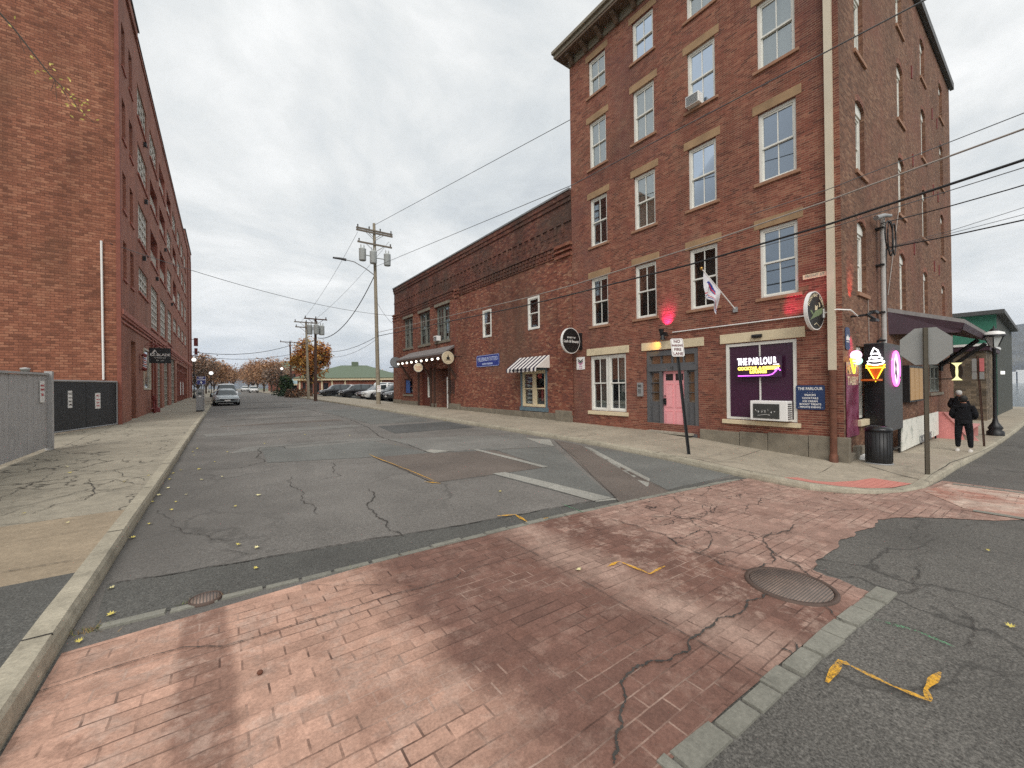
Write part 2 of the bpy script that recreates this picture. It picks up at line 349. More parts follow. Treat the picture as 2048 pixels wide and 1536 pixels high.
# ---------------------------------------------------------------- ground materials
def asphalt(name, c, var=.3, crack=0, cs=.6, rough=.85, tintn=None, edge=False):
    s = NT(name); P = s.pos()
    n1 = s.noise(P, 70, 3, .7); n2 = s.noise(P, .7, 6, .6); n3 = s.noise(s.scale(P, 1, .25, 1), 1.4, 4); n4 = s.noise(P, 22, 2, .6)
    col = s.mix(s.map(n2, .3, .7), mul(c, .8), mul(c, 1.2))
    col = s.mix(s.math('MULTIPLY', s.map(n3, .55, .75), .35), col, mul(c, .55))
    col = s.mix(1.0, col, s.ramp(n1, [(.2, 1-var*1.6), (.5, .95), (.8, 1+var*2)]), 'MULTIPLY')
    col = s.mix(1.0, col, s.ramp(n4, [(.3, .86), (.7, 1.14)]), 'MULTIPLY')
    sp = s.voro(P, 110, 'F1'); col = s.mix(s.map(sp, .1, .25, .5, 0), col, mul(c, 2.1))
    if tintn: col = s.mix(s.map(s.noise(P, 1.1, 3), .45, .7, 0, .6), col, tintn)
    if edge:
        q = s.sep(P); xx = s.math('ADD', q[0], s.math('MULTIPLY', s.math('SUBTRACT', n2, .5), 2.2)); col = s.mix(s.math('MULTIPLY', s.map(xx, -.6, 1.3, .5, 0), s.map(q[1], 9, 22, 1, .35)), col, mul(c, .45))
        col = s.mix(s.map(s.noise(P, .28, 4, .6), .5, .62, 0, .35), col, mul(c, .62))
    if crack:
        dv = s.new('ShaderNodeVectorMath', operation='ADD'); s.l.new(P, dv.inputs[0])
        nz = s.new('ShaderNodeTexNoise'); s.l.new(P, nz.inputs['Vector']); nz.inputs['Scale'].default_value = 1.5; nz.inputs['Detail'].default_value = 5
        s.l.new(nz.outputs['Color'], dv.inputs[1])
        e = s.map(s.voro(dv.outputs[0], cs), 0, .018, 1, 0)
        e = s.math('MULTIPLY', e, s.map(s.noise(P, .35, 2), .42, .6, 0, crack)); col = s.mix(e, col, mul(c, .25))
    s.bump(s.math('ADD', n1, s.math('MULTIPLY', n4, .5)), .6, .006)
    return s.fin(col, rough, 0, .4)
A0 = lin(115, 111, 106)
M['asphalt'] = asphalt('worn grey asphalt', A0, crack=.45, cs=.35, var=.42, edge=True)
M['asphalt_far'] = M['asphalt']
M['asphalt_dark'] = asphalt('dark asphalt', lin(86, 85, 81), var=.5)
M['asphalt_side'] = asphalt('dark aggregate asphalt', lin(94, 91, 86), var=.6, crack=.7, cs=.5)
M['patch_dark'] = asphalt('fresh asphalt patch', lin(88, 88, 86), var=.3)
M['patch_brown'] = asphalt('brownish asphalt patch', lin(106, 97, 90), var=.3)
M['patch_light'] = asphalt('pale asphalt patch', lin(122, 120, 115), var=.3)
M['patch_mid'] = asphalt('grey asphalt patch', lin(108, 108, 104), var=.3)
M['patch_scuff'] = asphalt('scuffed pale edge', lin(152, 150, 142), var=.4)
M['crack'] = pm('crack filled with dirt', (.05, .045, .04), .95, var=.3)
def paving(name, c, crack=0, cs=.7, stain=.5, rough=.85, region=None):
    s = NT(name); P = s.pos(); n = s.noise(P, .8, 6, .65); f = s.noise(P, 45, 3, .65)
    col = s.mix(s.map(n, .3, .7), mul(c, .82), mul(c, 1.15))
    st = s.noise(s.scale(P, 1, 1, 1), 1.9, 6, .7, .4); col = s.mix(s.math('MULTIPLY', s.map(st, .52, .72), stain), col, mul(c, .5))
    col = s.mix(1.0, col, s.ramp(f, [(.25, .78), (.75, 1.2)]), 'MULTIPLY'); col = s.mix(1.0, col, s.ramp(s.noise(P, 7, 5, .7), [(.3, .84), (.7, 1.12)]), 'MULTIPLY')
    h = f
    if crack:
        nz = s.new('ShaderNodeTexNoise'); s.l.new(P, nz.inputs['Vector']); nz.inputs['Scale'].default_value = 1.6; nz.inputs['Detail'].default_value = 6
        dv = s.new('ShaderNodeVectorMath', operation='ADD'); s.l.new(P, dv.inputs[0]); s.l.new(nz.outputs['Color'], dv.inputs[1])
        e = s.map(s.voro(dv.outputs[0], cs), 0, .022, 1, 0); e = s.math('MULTIPLY', e, s.map(s.noise(P, .5, 2), .36, .5, 0, crack))
        if region:
            q = s.sep(P); e = s.math('MULTIPLY', e, s.math('GREATER_THAN', q[1], region[0])); e = s.math('MULTIPLY', e, s.math('LESS_THAN', q[1], region[1]))
        col = s.mix(e, col, mul(c, .12)); h = s.math('SUBTRACT', f, e)
    s.bump(h, .4, .006)
    return s.fin(col, rough, 0, .35)
M['pave_left'] = paving('cracked pavement concrete', lin(156, 148, 132), crack=1, cs=.85, region=(7.6, 24))
M['pave_right'] = paving('pavement concrete', lin(164, 154, 137), crack=.25, cs=.3, stain=.35)
M['kerbstone'] = paving('kerb concrete', lin(168, 160, 142), stain=.6)
M['slab_tan'] = paving('tan concrete slab', lin(160, 144, 122), stain=.25)
M['granite'] = paving('granite sett', lin(132, 130, 120), stain=.3)
M['terrain'] = paving('packed earth and lawn', lin(104, 108, 84), stain=.5)
# stamped brick crossing
def crossing(name, second=False):
    s = NT(name); P = s.pos(); q = s.sep(P)
    wob = s.noise(P, 3, 2); X = s.math('ADD', q[0], s.math('MULTIPLY', wob, .02)); Y = s.math('ADD', q[1], s.math('MULTIPLY', wob, .02))
    if second: X, Y = Y, X
    bh, bw = .112, .235
    v = s.math('DIVIDE', Y, bh); row = s.math('FLOOR', v); fv = s.math('SUBTRACT', v, row)
    u = s.math('ADD', s.math('DIVIDE', X, bw), s.math('MULTIPLY', s.math('FLOORED_MODULO', row, 2.0), .5)); c = s.math('FLOOR', u); fu = s.math('SUBTRACT', u, c)
    wn = s.new('ShaderNodeTexWhiteNoise', noise_dimensions='2D'); s.l.new(s.comb(c, row), wn.inputs['Vector']); rnd = wn.outputs[0]
    pink, brown, pale = lin(186, 148, 129), lin(118, 87, 76), lin(184, 157, 142)
    nb = s.noise(P, 1.3, 6, .65, .3); nd = s.math('MULTIPLY', s.math('SUBTRACT', nb, .5), 1.1)
    nb2 = s.noise(P, 3.5, 6, .7)
    x2 = s.math('ADD', q[0], nd)
    if second:
        col = s.mix(s.map(nb, .42, .58), lin(170, 122, 106), lin(200, 178, 162))
    else:
        col = s.mix(s.map(x2, .95, 1.35), pink, brown)
        col = s.mix(s.map(x2, 3.9, 4.3, 0, .6), col, lin(176, 145, 131))
        st = s.math('ABSOLUTE', s.math('SUBTRACT', s.math('ADD', q[0], s.math('MULTIPLY', nd, .2)), -.08))
        strip = s.math('MULTIPLY', s.map(st, .11, .16, .62, 0), s.map(q[1], .4, 1.5))
        col = s.mix(strip, col, lin(112, 81, 70))
        st2 = s.math('ABSOLUTE', s.math('SUBTRACT', s.math('ADD', q[0], s.math('MULTIPLY', nd, .35)), 2.95))
        col = s.mix(s.map(st2, .05, .4, .55, 0), col, pale)
    # pale worn paint where the blotches are, browner bricks in between
    wearm = s.map(nb2, .50, .60); col = s.mix(s.math('MULTIPLY', wearm, s.math('MULTIPLY', s.map(s.noise(P, 14, 4, .7), .35, .6, .15, .75), s.map(s.math('ABSOLUTE', s.math('SUBTRACT', x2, 2.1)), .5, 1.6, .25, .9))), col, pale)
    drk = s.map(s.noise(P, 2.1, 6, .7, .5), .50, .70); col = s.mix(s.math('MULTIPLY', drk, s.map(rnd, 0, 1, .15, .85)), col, lin(106, 74, 62))
    col = s.mix(1.0, col, s.ramp(rnd, [(0, .84), (1, 1.12)]), 'MULTIPLY'); col = s.mix(1.0, col, s.ramp(s.noise(P, 9, 5, .7), [(.3, .8), (.7, 1.16)]), 'MULTIPLY')
    j = s.math('MAXIMUM', s.math('MULTIPLY', s.math('LESS_THAN', fv, .085), s.map(s.noise(P, 1.7, 3), .38, .56, .12, 1)), s.math('MULTIPLY', s.math('LESS_THAN', fu, .05), s.map(s.noise(P, 2.3, 3), .40, .56)))
    brk = s.noise(P, 5, 4); j1 = s.math('MULTIPLY', j, s.map(brk, .35, .6, .25, .85))
    # joints show dark where dirt sits and pale where the paint has worn off them
    jc = s.mix(s.map(s.noise(P, 1.1, 3), .50, .60), mul(brown, .34), mul(pale, .9)); col = s.mix(j1, col, jc)
    f = s.noise(P, 60, 3, .7); col = s.mix(1.0, col, s.ramp(f, [(.25, .72), (.75, 1.25)]), 'MULTIPLY')
    if not second:
        nz = s.new('ShaderNodeTexNoise'); s.l.new(P, nz.inputs['Vector']); nz.inputs['Scale'].default_value = 2.5; nz.inputs['Detail'].default_value = 6
        dv = s.new('ShaderNodeVectorMath', operation='ADD'); s.l.new(P, dv.inputs[0])
        dm = s.new('ShaderNodeVectorMath', operation='SCALE'); s.l.new(nz.outputs['Color'], dm.inputs[0]); dm.inputs['Scale'].default_value = .7; s.l.new(dm.outputs[0], dv.inputs[1])
        e = s.map(s.voro(dv.outputs[0], 1.5), .004, .014, 1, 0); e = s.math('MULTIPLY', e, s.map(x2, 3.9, 4.3)); e = s.math('MULTIPLY', e, s.map(s.noise(P, .9, 2), .38, .5))
        col = s.mix(e, col, (.03, .022, .02)); j = s.math('MAXIMUM', j, e)
    s.bump(s.math('SUBTRACT', s.math('MULTIPLY', f, .35), j), .6, .008)
    return s.fin(col, .8, 0, .35)
M['crossing'] = crossing('stamped brick crossing'); M['crossing2'] = crossing('stamped brick crossing two', True)
s = NT('tactile red brick'); q = s.sep(s.pos()); f1 = s.math('FRACT', s.math('DIVIDE', q[1], .1)); f2 = s.math('FRACT', s.math('DIVIDE', q[0], .2))
j = s.math('MAXIMUM', s.math('LESS_THAN', f1, .12), s.math('LESS_THAN', f2, .06)); c = s.mix(s.noise(s.pos(), 9, 4), lin(190, 118, 106), lin(204, 138, 124)); M['ramp'] = s.fin(s.mix(s.math('MULTIPLY', j, .6), c, lin(150, 84, 78)), .8)
def spray(name, c, thr=.4):
    s = NT(name); P = s.pos(); n = s.noise(P, 45, 4, .8); n2 = s.noise(P, 6, 3)
    s.set(s.b.inputs['Base Color'], c); s.b.inputs['Roughness'].default_value = .8
    t = s.new('ShaderNodeBsdfTransparent'); m = s.new('ShaderNodeMixShader')
    s.l.new(s.map(s.math('ADD', n, s.math('MULTIPLY', n2, .35)), thr+.10, thr+.36), m.inputs[0]); s.l.new(t.outputs[0], m.inputs[1]); s.l.new(s.b.outputs[0], m.inputs[2]); s.l.new(m.outputs[0], s.out.inputs[0])
    return s.mat
M['yellow'] = spray('yellow spray paint', (*lin(226, 170, 50), 1)); M['greenpaint'] = spray('green spray paint', (*lin(80, 160, 110), 1), .5)
# ---------------------------------------------------------------- sheets
def clip(poly, ax, val, keep_less):
    out = []
    for i in range(len(poly)):
        a, b = poly[i], poly[(i+1) % len(poly)]
        ia = (a[ax] <= val) == keep_less or a[ax] == val; ib = (b[ax] <= val) == keep_less or b[ax] == val
        if ia: out.append(a)
        if ia != ib:
            t = (val-a[ax])/(b[ax]-a[ax]); out.append((a[0]+(b[0]-a[0])*t, a[1]+(b[1]-a[1])*t))
    return out
def frange(a, b, st):
    k = math.ceil(round(a/st, 6)); r = []
    while k*st < b-1e-6:
        if k*st > a+1e-6: r.append(k*st)
        k += 1
    return r
def sheet(mb, poly, dz=0, step=.5, m=0, zf=gz, ystep=None):
    ystep = ystep or step
    ys = [min(p[1] for p in poly)]+frange(min(p[1] for p in poly), max(p[1] for p in poly), ystep)+[max(p[1] for p in poly)]
    for j in range(len(ys)-1):
        b = clip(clip(poly, 1, ys[j], False), 1, ys[j+1], True)
        if len(b) < 3: continue
        x0, x1 = min(p[0] for p in b), max(p[0] for p in b); xs = [x0]+frange(x0, x1, step)+[x1]
        for i in range(len(xs)-1):
            c = clip(clip(b, 0, xs[i], False), 0, xs[i+1], True)
            if len(c) >= 3:
                ar = sum(c[k][0]*c[(k+1) % len(c)][1]-c[(k+1) % len(c)][0]*c[k][1] for k in range(len(c)))
                if abs(ar) < 1e-6: continue
                if ar < 0: c = c[::-1]
                mb.add([(x, y, zf(x, y)+dz) for x, y in c], [tuple(range(len(c)))], m)
def jit(p, q, amp, lv=4):
    pts = [Vector(p), Vector(q)]
    for k in range(lv):
        o = [pts[0]]
        for a, b in zip(pts, pts[1:]):
            L = (b-a).length; n = Vector((-(b-a).y, (b-a).x)).normalized() if L > 0 else Vector((0, 0))
            o += [(a+b)/2+n*random.uniform(-1, 1)*L*amp, b]
        pts = o
    return pts
def strip(mb, pts, w, dz, m, zf=gz, amp=.12, lv=3, taper=True, wj=.5, rough=True):
    full = []
    for a, b in zip(pts, pts[1:]):
        q = jit(a, b, amp, lv) if rough else [Vector(a), Vector(b)]
        full += q if not full else q[1:]
    n = len(full); vs = []
    for i, p in enumerate(full):
        t = full[min(i+1, n-1)]-full[max(i-1, 0)]; nn = Vector((-t.y, t.x)); nn = nn.normalized() if nn.length else Vector((0, 1))
        k = w*(1+random.uniform(-wj, wj))/2*(min(1, .25+i/3, .25+(n-1-i)/3) if taper else 1)
        for sg in (-1, 1):
            q = p+nn*k*sg; vs.append((q.x, q.y, zf(q.x, q.y)+dz))
    mb.add(vs, [(2*i, 2*i+1, 2*i+3, 2*i+2) for i in range(n-1)], m)
def gp(lst, f=gz): return [G(x, y, f).to_2d() for x, y in lst]
# terrain down to the river
def tz(x, y):
    z = gz(min(x, 60), min(y, 600))-.25
    if x > 52: z -= 9*sstep(52, 85, x)
    return z
mb = MB(); xs = [-1200, -700, -400, -200, -100, -60, -30]+[i*3-15 for i in range(24)]+[60, 66, 72, 78, 85, 110, 400]
ys = [-300, -150, -80, -40, -20, -12]+[i*2-8 for i in range(24)]+[44, 52, 60, 75, 90, 110, 140, 180, 240, 300, 380, 480, 600, 900, 1300]
vs = [(x, y, tz(x, y)) for y in ys for x in xs]; nx = len(xs)
mb.add(vs, [(j*nx+i, j*nx+i+1, (j+1)*nx+i+1, (j+1)*nx+i) for j in range(len(ys)-1) for i in range(nx-1)])
tag(mb.build('ground', M['terrain']), kind='structure')
s = NT('river water'); s.bump(s.noise(s.scale(s.pos(), .05, .3, 1), 1, 4), .15, .3); M['water'] = s.fin((.10, .13, .14), .12, 0, .8)
mb = MB(); mb.quad((70, -4000, -8.5), (6000, -4000, -8.5), (6000, 6000, -8.5), (70, 6000, -8.5)); tag(mb.build('river', M['water']), kind='structure')
# carriageway: main street plus the side street to the right
def xr(y): return 8.8
road = MB(); RMATS = ['asphalt', 'asphalt_side', 'asphalt_dark', 'patch_dark', 'patch_brown', 'patch_light', 'patch_mid', 'patch_scuff', 'crack', 'yellow', 'greenpaint']
rm = {k: i for i, k in enumerate(RMATS)}
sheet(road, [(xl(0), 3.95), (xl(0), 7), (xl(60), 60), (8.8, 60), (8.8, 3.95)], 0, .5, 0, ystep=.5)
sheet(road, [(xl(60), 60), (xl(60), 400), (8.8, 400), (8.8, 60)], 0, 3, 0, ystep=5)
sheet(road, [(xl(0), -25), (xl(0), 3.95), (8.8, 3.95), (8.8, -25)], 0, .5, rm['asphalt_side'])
sheet(road, [(8.8, -6), (8.8, 3.95), (11.8, 1.9), (14, 1.7), (23, 1.3), (60, 1.0), (60, -6)], 0, .5, rm['asphalt_side'])
def patch(px, m, dz=.005, step=.5): sheet(road, [tuple(p) for p in gp(px)], dz, step, rm[m])
patch([(215, 1170), (420, 1135), (560, 1112), (870, 1060), (1235, 995), (1480, 952), (1488, 958), (1100, 1034), (745, 1124), (186, 1258)], 'asphalt_dark')
patch([(745, 914), (980, 898), (1092, 935), (866, 966)], 'patch_brown')
patch([(1108, 880), (1165, 892), (1340, 984), (1330, 992), (1240, 1008), (1225, 990)], 'patch_brown', .009)
patch([(1168, 894), (1270, 908), (1470, 950), (1335, 980)], 'patch_mid')
patch([(775, 878), (1040, 869), (1112, 893), (862, 905)], 'patch_light')
patch([(864, 907), (1108, 894), (1228, 996), (1190, 1003), (990, 950), (1094, 935), (982, 897)], 'patch_mid', .006)
patch([(522, 896), (745, 882), (860, 906), (840, 909), (535, 926)], 'patch_mid')
patch([(985, 948), (1010, 945), (1095, 965), (1238, 1000), (1194, 1005), (1100, 978)], 'patch_scuff', .011)
patch([(946, 900), (956, 899), (1096, 934), (1086, 936)], 'patch_scuff', .011)
patch([(1168, 894), (1182, 896), (1300, 958), (1296, 976), (1260, 950)], 'patch_scuff', .009)
patch([(848, 903), (862, 899), (900, 903), (868, 907)], 'patch_scuff', .011)
patch([(1050, 876), (1100, 880), (1108, 893), (1080, 888)], 'patch_scuff', .011)
for k, (y0, y1, x0, x1, m) in enumerate([(17.5, 18.6, -.3, 4.8, 'patch_light'), (21, 21.8, 0, 5.2, 'patch_brown'), (24.5, 25.1, .2, 5, 'patch_dark'), (29, 31, .5, 5, 'patch_light'), (35, 36, .2, 4.6, 'patch_dark'),
                                  (14.5, 17.2, 5.3, 8.6, 'patch_dark'), (18, 30, 5.3, 8.5, 'patch_mid'), (13, 13.9, .4, 4.4, 'patch_light'), (40, 44, 4.2, 8.2, 'patch_light'), (47, 48, 0, 6, 'patch_dark'), (56, 60, 0, 6, 'patch_light')]):
    w = [random.uniform(-.25, .25) for _ in range(8)]
    sheet(road, [(x0+w[0], y0+w[1]), (x1+w[2], y0+w[3]), (x1+w[4], y1+w[5]), (x0+w[6], y1+w[7])], .005, .5, rm[m])
def cr(px, w=.02, amp=.13, dz=.013, lv=4): strip(road, gp(px), w*.42, dz, rm['crack'], amp=amp, lv=lv, wj=.75)
for side, ww in ((0, .3), (1, .22)):
    for k in range(0):
        y = 5+k*.9+random.uniform(-.3, .3); w0 = ww*random.uniform(.3, 1.4); L_ = random.uniform(.6, 1.6)
        if side and y < 9: continue
        x = xl(y) if not side else 8.8
        sg = 1 if not side else -1
        sheet(road, [(x, y), (x+sg*w0, y+L_*.3), (x+sg*w0*.8, y+L_*.7), (x, y+L_)], .0095+.0005*(k % 3), .5, rm['asphalt_dark'])
cr([(215, 1170), (420, 1135), (560, 1112), (870, 1060), (1190, 1003), (1235, 995)], .035, .05, lv=5)
cr([(735, 978), (745, 1000), (735, 1015), (775, 1045), (808, 1075)], .03)
cr([(800, 1035), (850, 1028)], .01)
cr([(585, 953), (580, 970), (605, 985), (600, 1000), (640, 1030)], .02)
cr([(520, 895), (530, 923), (480, 936), (405, 940)], .03)
cr([(440, 898), (520, 896), (745, 881), (770, 877), (700, 840), (600, 815), (560, 808)], .04, .03, lv=5)
cr([(770, 877), (860, 906), (980, 897)], .03, .05)
cr([(660, 925), (668, 940), (683, 952), (640, 960)], .025)
cr([(533, 924), (660, 925), (745, 914)], .02, .05)
cr([(745, 914), (866, 966), (990, 950)], .03, .03)
cr([(1108, 880), (1225, 990), (1240, 1008)], .02, .02); cr([(1165, 892), (1340, 984)], .02, .02)
cr([(310, 1020), (340, 1050), (400, 1070), (470, 1082)], .015)
cr([(430, 1100), (500, 1110), (560, 1100)], .012)
cr([(1850, 1130), (1840, 1180), (1740, 1190)], .02); cr([(1845, 1181), (1900, 1205), (1950, 1265), (1930, 1295), (1840, 1262), (1760, 1245)], .016)
cr([(1930, 1295), (2040, 1330)], .016); cr([(1870, 1045), (1830, 1110), (1835, 1150)], .008, .2); cr([(1700, 1082), (1800, 1090), (1870, 1070)], .006, .2)
def spraymark(px, w, m='yellow'):
    q = gp(px)
    for k, (a, b) in enumerate(zip(q, q[1:])): strip(road, [a+(a-b)*.04, b+(b-a)*.04], w*(1.25, .95, .75, .8, .85, .9)[k], .016+.001*k, rm[m], amp=.015, lv=2, wj=.25)
spraymark([(996, 1034), (1030, 1031), (1055, 1046), (1095, 1038)], .055); spraymark([(740, 910), (800, 935), (866, 962)], .03); spraymark([(850, 965), (880, 968)], .04)
spraymark([(1655, 1368), (1680, 1326), (1700, 1336), (1790, 1380), (1860, 1408), (1852, 1385), (1880, 1352)], .055)
spraymark([(1752, 1243), (1830, 1265), (1905, 1297)], .04, 'greenpaint'); spraymark([(1125, 1010), (1165, 1026)], .03, 'greenpaint')
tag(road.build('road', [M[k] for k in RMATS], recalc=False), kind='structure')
# brick crossing
def ell(px): return gp(px)
cw = MB()
edge1 = gp([(190, 1264), (745, 1129), (1100, 1040), (1482, 960)])
edge2 = gp([(1790, 1186), (1700, 1256), (1600, 1336), (1480, 1440), (1400, 1525)])
patchb = gp([(1740, 1186), (1690, 1165), (1650, 1152), (1625, 1140), (1660, 1105), (1700, 1075), (1730, 1060), (1755, 1040), (1800, 1036), (1870, 1037), (1945, 1040)])
corner = gp([(1500, 957), (1620, 980), (1750, 988), (1850, 977), (1885, 962)])
poly = [(xl(0)+.02, .98)]+[(xl(0)+.02, 3.95)]+[tuple(p) for p in edge1[1:]]+[tuple(p) for p in corner]+[(11.7, -6), (9.2, -6), (9.1, .3), (8.6, .55)]
pb = []
for a, b in zip(patchb[::-1], patchb[::-1][1:]): pb += jit(a, b, .12, 3)[:-1]
pb.append(patchb[0])
poly += [tuple(p) for p in pb]+[(4.62, .98), (3.0, 1.06), (2.2, 1.09), (1.0, 1.1)]
sheet(cw, [p for p in poly if True], .007, .5, 0)
CW2 = [(9.15, -6), (9.15, .9), (10.3, 1.5), (11.7, 1.35), (11.7, -6)]
sheet(cw, CW2, .012, .5, 1)
def cc(px, w=.02, amp=.13, lv=4, m=2): strip(cw, gp(px), w*.34, .018, m, amp=amp, lv=lv, wj=.8)
cc([(58, 1393), (250, 1332), (366, 1299), (447, 1297), (572, 1259), (700, 1221), (779, 1194), (846, 1178), (913, 1158), (922, 1147)], .018, .04, 5)
cc([(600, 1172), (700, 1174), (846, 1178)], .012, .05); cc([(922, 1147), (990, 1130), (1060, 1105), (1130, 1078), (1220, 1058)], .01, .06)
cc([(1003, 1074), (1060, 1105), (1290, 1238)], .014, .01); cc([(1300, 1234), (1385, 1280), (1545, 1370)], .016, .01)
cc([(1228, 1536), (1232, 1480), (1240, 1370), (1262, 1350), (1300, 1328), (1385, 1280), (1440, 1240), (1495, 1205), (1540, 1190)], .035, .16, 5)
cc([(1215, 1040), (1330, 1072), (1400, 1110), (1495, 1143), (1545, 1105), (1530, 1075), (1570, 1065)], .03, .16); cc([(1340, 1030), (1360, 1015), (1345, 995)], .02)
cc([(1300, 1035), (1400, 1040), (1470, 1060), (1540, 1072), (1600, 1050)], .03, .15); cc([(1545, 1105), (1590, 1130), (1628, 1160)], .03, .15)
cc([(1340, 1080), (1400, 1062), (1450, 1070)], .03, .16); cc([(1400, 1110), (1420, 1070), (1380, 1040), (1410, 1010)], .02, .15)
cc([(1560, 1300), (1600, 1320), (1590, 1290)], .03); cc([(1650, 1215), (1690, 1250)], .02); cc([(1450, 970), (1490, 985), (1480, 1000)], .012)
cc([(1640, 1025), (1750, 1020), (1790, 1030)], .02); cc([(1800, 993), (1860, 1010), (1935, 1035)], .015, .04)
for px in ([(1215, 1137), (1238, 1126), (1300, 1152), (1330, 1136)],): [strip(cw, gp(px)[k:k+2], .04, .019+.001*k, 3, amp=.015, lv=2, wj=.25) for k in range(3)]
for x0, x1 in ((9.0, 9.16), (11.66, 11.82)): sheet(cw, [(x0, -6), (x0, 1.3 if x0 > 10 else .8), (x1, 1.3 if x0 > 10 else .8), (x1, -6)], .016, .5, 4)
tag(cw.build('crosswalk', [M['crossing'], M['crossing2'], M['crack'], M['yellow'], M['granite']], recalc=False), kind='structure')
# granite edging blocks, flush with the surface
ed = MB()
def setts(path, L, w, side, jz=.014):
    d = 0; segs = [(Vector(a), Vector(b)) for a, b in zip(path, path[1:])]
    for a, b in segs:
        t = (b-a).normalized(); n = Vector((-t.y, t.x)); pos = 0; tot = (b-a).length
        while pos < tot-.04:
            l = min(L*random.uniform(.8, 1.2), tot-pos); g = .005
            ww = w*random.uniform(.85, 1.1); sh = random.uniform(-.008, .008); zz = jz+random.uniform(-.006, .006)
            c = [a+t*(pos+g)+n*(sh), a+t*(pos+l-g)+n*(sh+random.uniform(-.012, .012)), a+t*(pos+l-g)+n*(sh+ww), a+t*(pos+g)+n*(sh+ww*random.uniform(.9, 1.02))]
            mid = sum(c, Vector((0, 0)))/4; top = [q.lerp(mid, .07) for q in c]
            vs = [(q.x, q.y, gz(q.x, q.y)-.02) for q in c]+[(q.x, q.y, gz(q.x, q.y)+zz) for q in top]+[(mid.x, mid.y, gz(mid.x, mid.y)+zz+.004)]
            ed.add(vs, [(i, (i+1) % 4, 4+(i+1) % 4, 4+i) for i in range(4)]+[(4+i, 4+(i+1) % 4, 8) for i in range(4)]); pos += l
setts(edge1, .34, .085, 1); e2 = edge2[::-1]; setts([Vector((.2, .96)), Vector((1.7, .985)), Vector((4.66, .84))], .3, .135, 1)
tag(ed.build('granite_edging', M['granite']), kind='structure')
# kerbs
def path_off(path, d):
    out = []
    for i, p in enumerate(path):
        t = (path[min(i+1, len(path)-1)]-path[max(i-1, 0)]).normalized(); out.append(p+Vector((-t.y, t.x))*d)
    return out
def dens(path, st):
    out = []
    for a, b in zip(path, path[1:]):
        n = max(1, int((b-a).length/st)); out += [a.lerp(b, i/n) for i in range(n)]
    return out+[path[-1]]
def kerb(name, path, w, side, mats, rough=.006):
    mb = MB(); path = dens(path, .5)
    offs = [0, .015, .035, w]; rows = []
    for k, o in enumerate(offs): rows.append(path_off(path, o*side))
    vs = []
    for i in range(len(path)):
        j = rough*2.2*noise.noise(Vector((path[i].x*1.7, path[i].y*1.7, 0)))+random.uniform(-rough, rough)*.6; j2 = random.uniform(-rough, rough)
        p0, p1, p2, p3 = (r[i] for r in rows)
        h = swh(p0.x, p0.y)
        for p, z in ((p0, gz(p0.x, p0.y)-.06), (p0, gz(p0.x, p0.y)+h*.3+j2), (p1, gz(p1.x, p1.y)+h*.8+j), (p2, gz(p2.x, p2.y)+h+.004+j*.4), (p3, gz(p3.x, p3.y)+h+.004), (p3, gz(p3.x, p3.y)-.06)):
            vs.append((p.x+(j if z > -90 else 0)*.5, p.y, z))
    n = 6; mb.add(vs, [(i*n+k, i*n+k+1, (i+1)*n+k+1, (i+1)*n+k) for i in range(len(path)-1) for k in range(n-1)], 0, False)
    for i in range(3, len(path)-1, 5):   # joints between the stones
        a, b = rows[0][i], rows[3][i]; t = (path[i+1]-path[i]).normalized()*.007
        vs = [(*(a-t), gz(*a)+swh(*a)*.3), (*(a+t), gz(*a)+swh(*a)*.3), (*(rows[2][i]+t), gz(*a)+swh(*a)+.008), (*(rows[2][i]-t), gz(*a)+swh(*a)+.008), (*(b-t), gz(*b)+swh(*b)+.008), (*(b+t), gz(*b)+swh(*b)+.008)]
        mb.add(vs, [(0, 1, 2, 3), (3, 2, 5, 4)], 1)
    return tag(mb.build(name, mats), kind='structure')
lk = [Vector((xl(0), -20)), Vector((xl(0), 7)), Vector((xl(60), 60)), Vector((xl(60), 300))]
kerb('kerb_left', lk, .17, 1, [M['kerbstone'], M['crack']], .008)
cpts = gp([(1480, 954), (1500, 958), (1560, 970), (1620, 981), (1690, 988), (1750, 989), (1810, 985), (1850, 977), (1885, 958), (1915, 938), (1960, 914)], gz)
rk = [Vector((8.8, 300)), Vector((8.8, 8)), Vector((8.82, 5.5))]+[p for p in cpts]+[Vector((22, 1.35)), Vector((30, 1.2)), Vector((58, 1.0))]
RK = rk
kerb('kerb_right', rk, .17, 1, [M['kerbstone'], M['crack']])
# pavements
pv = MB(); ik = path_off(dens(lk, 2), .165)
inner = [tuple(p) for p in ik]
def seg(y0, y1, xo, m, step=.5, dz=0): sheet(pv, [(xo, y0)]+[(xo, y1)]+[(xl(y1)-.165, y1), (xl(y0)-.165, y0)], dz, step, m, pz)
for a, b in ((-20, 5.25),): seg(a, b, -3.8, 1)
seg(5.25, 6.35, -3.8, 2); seg(6.35, 7.6, -3.8, 2); seg(7.6, 16, -3.8, 0); seg(16, 60, -3.8, 0); seg(60, 300, -4.6, 0, 5)
sheet(pv, [(-9, 16), (-9, 24.5), (-3.8, 24.5), (-3.8, 16)], 0, .5, 0, pz)
def cpx(px, w=.02, amp=.1, lv=4, f=pz): strip(pv, gp(px, pz), w*.42, .012, 3, zf=pz, amp=amp, lv=lv, wj=.7)
cpx([(0, 1088), (120, 1070), (222, 1053)], .012, .01); cpx([(0, 1147), (100, 1130), (170, 1118)], .02, .02)
cpx([(0, 930), (108, 900), (180, 870), (260, 838)], .02, .02); cpx([(0, 1020), (60, 1010), (160, 985), (280, 975)], .02, .06)
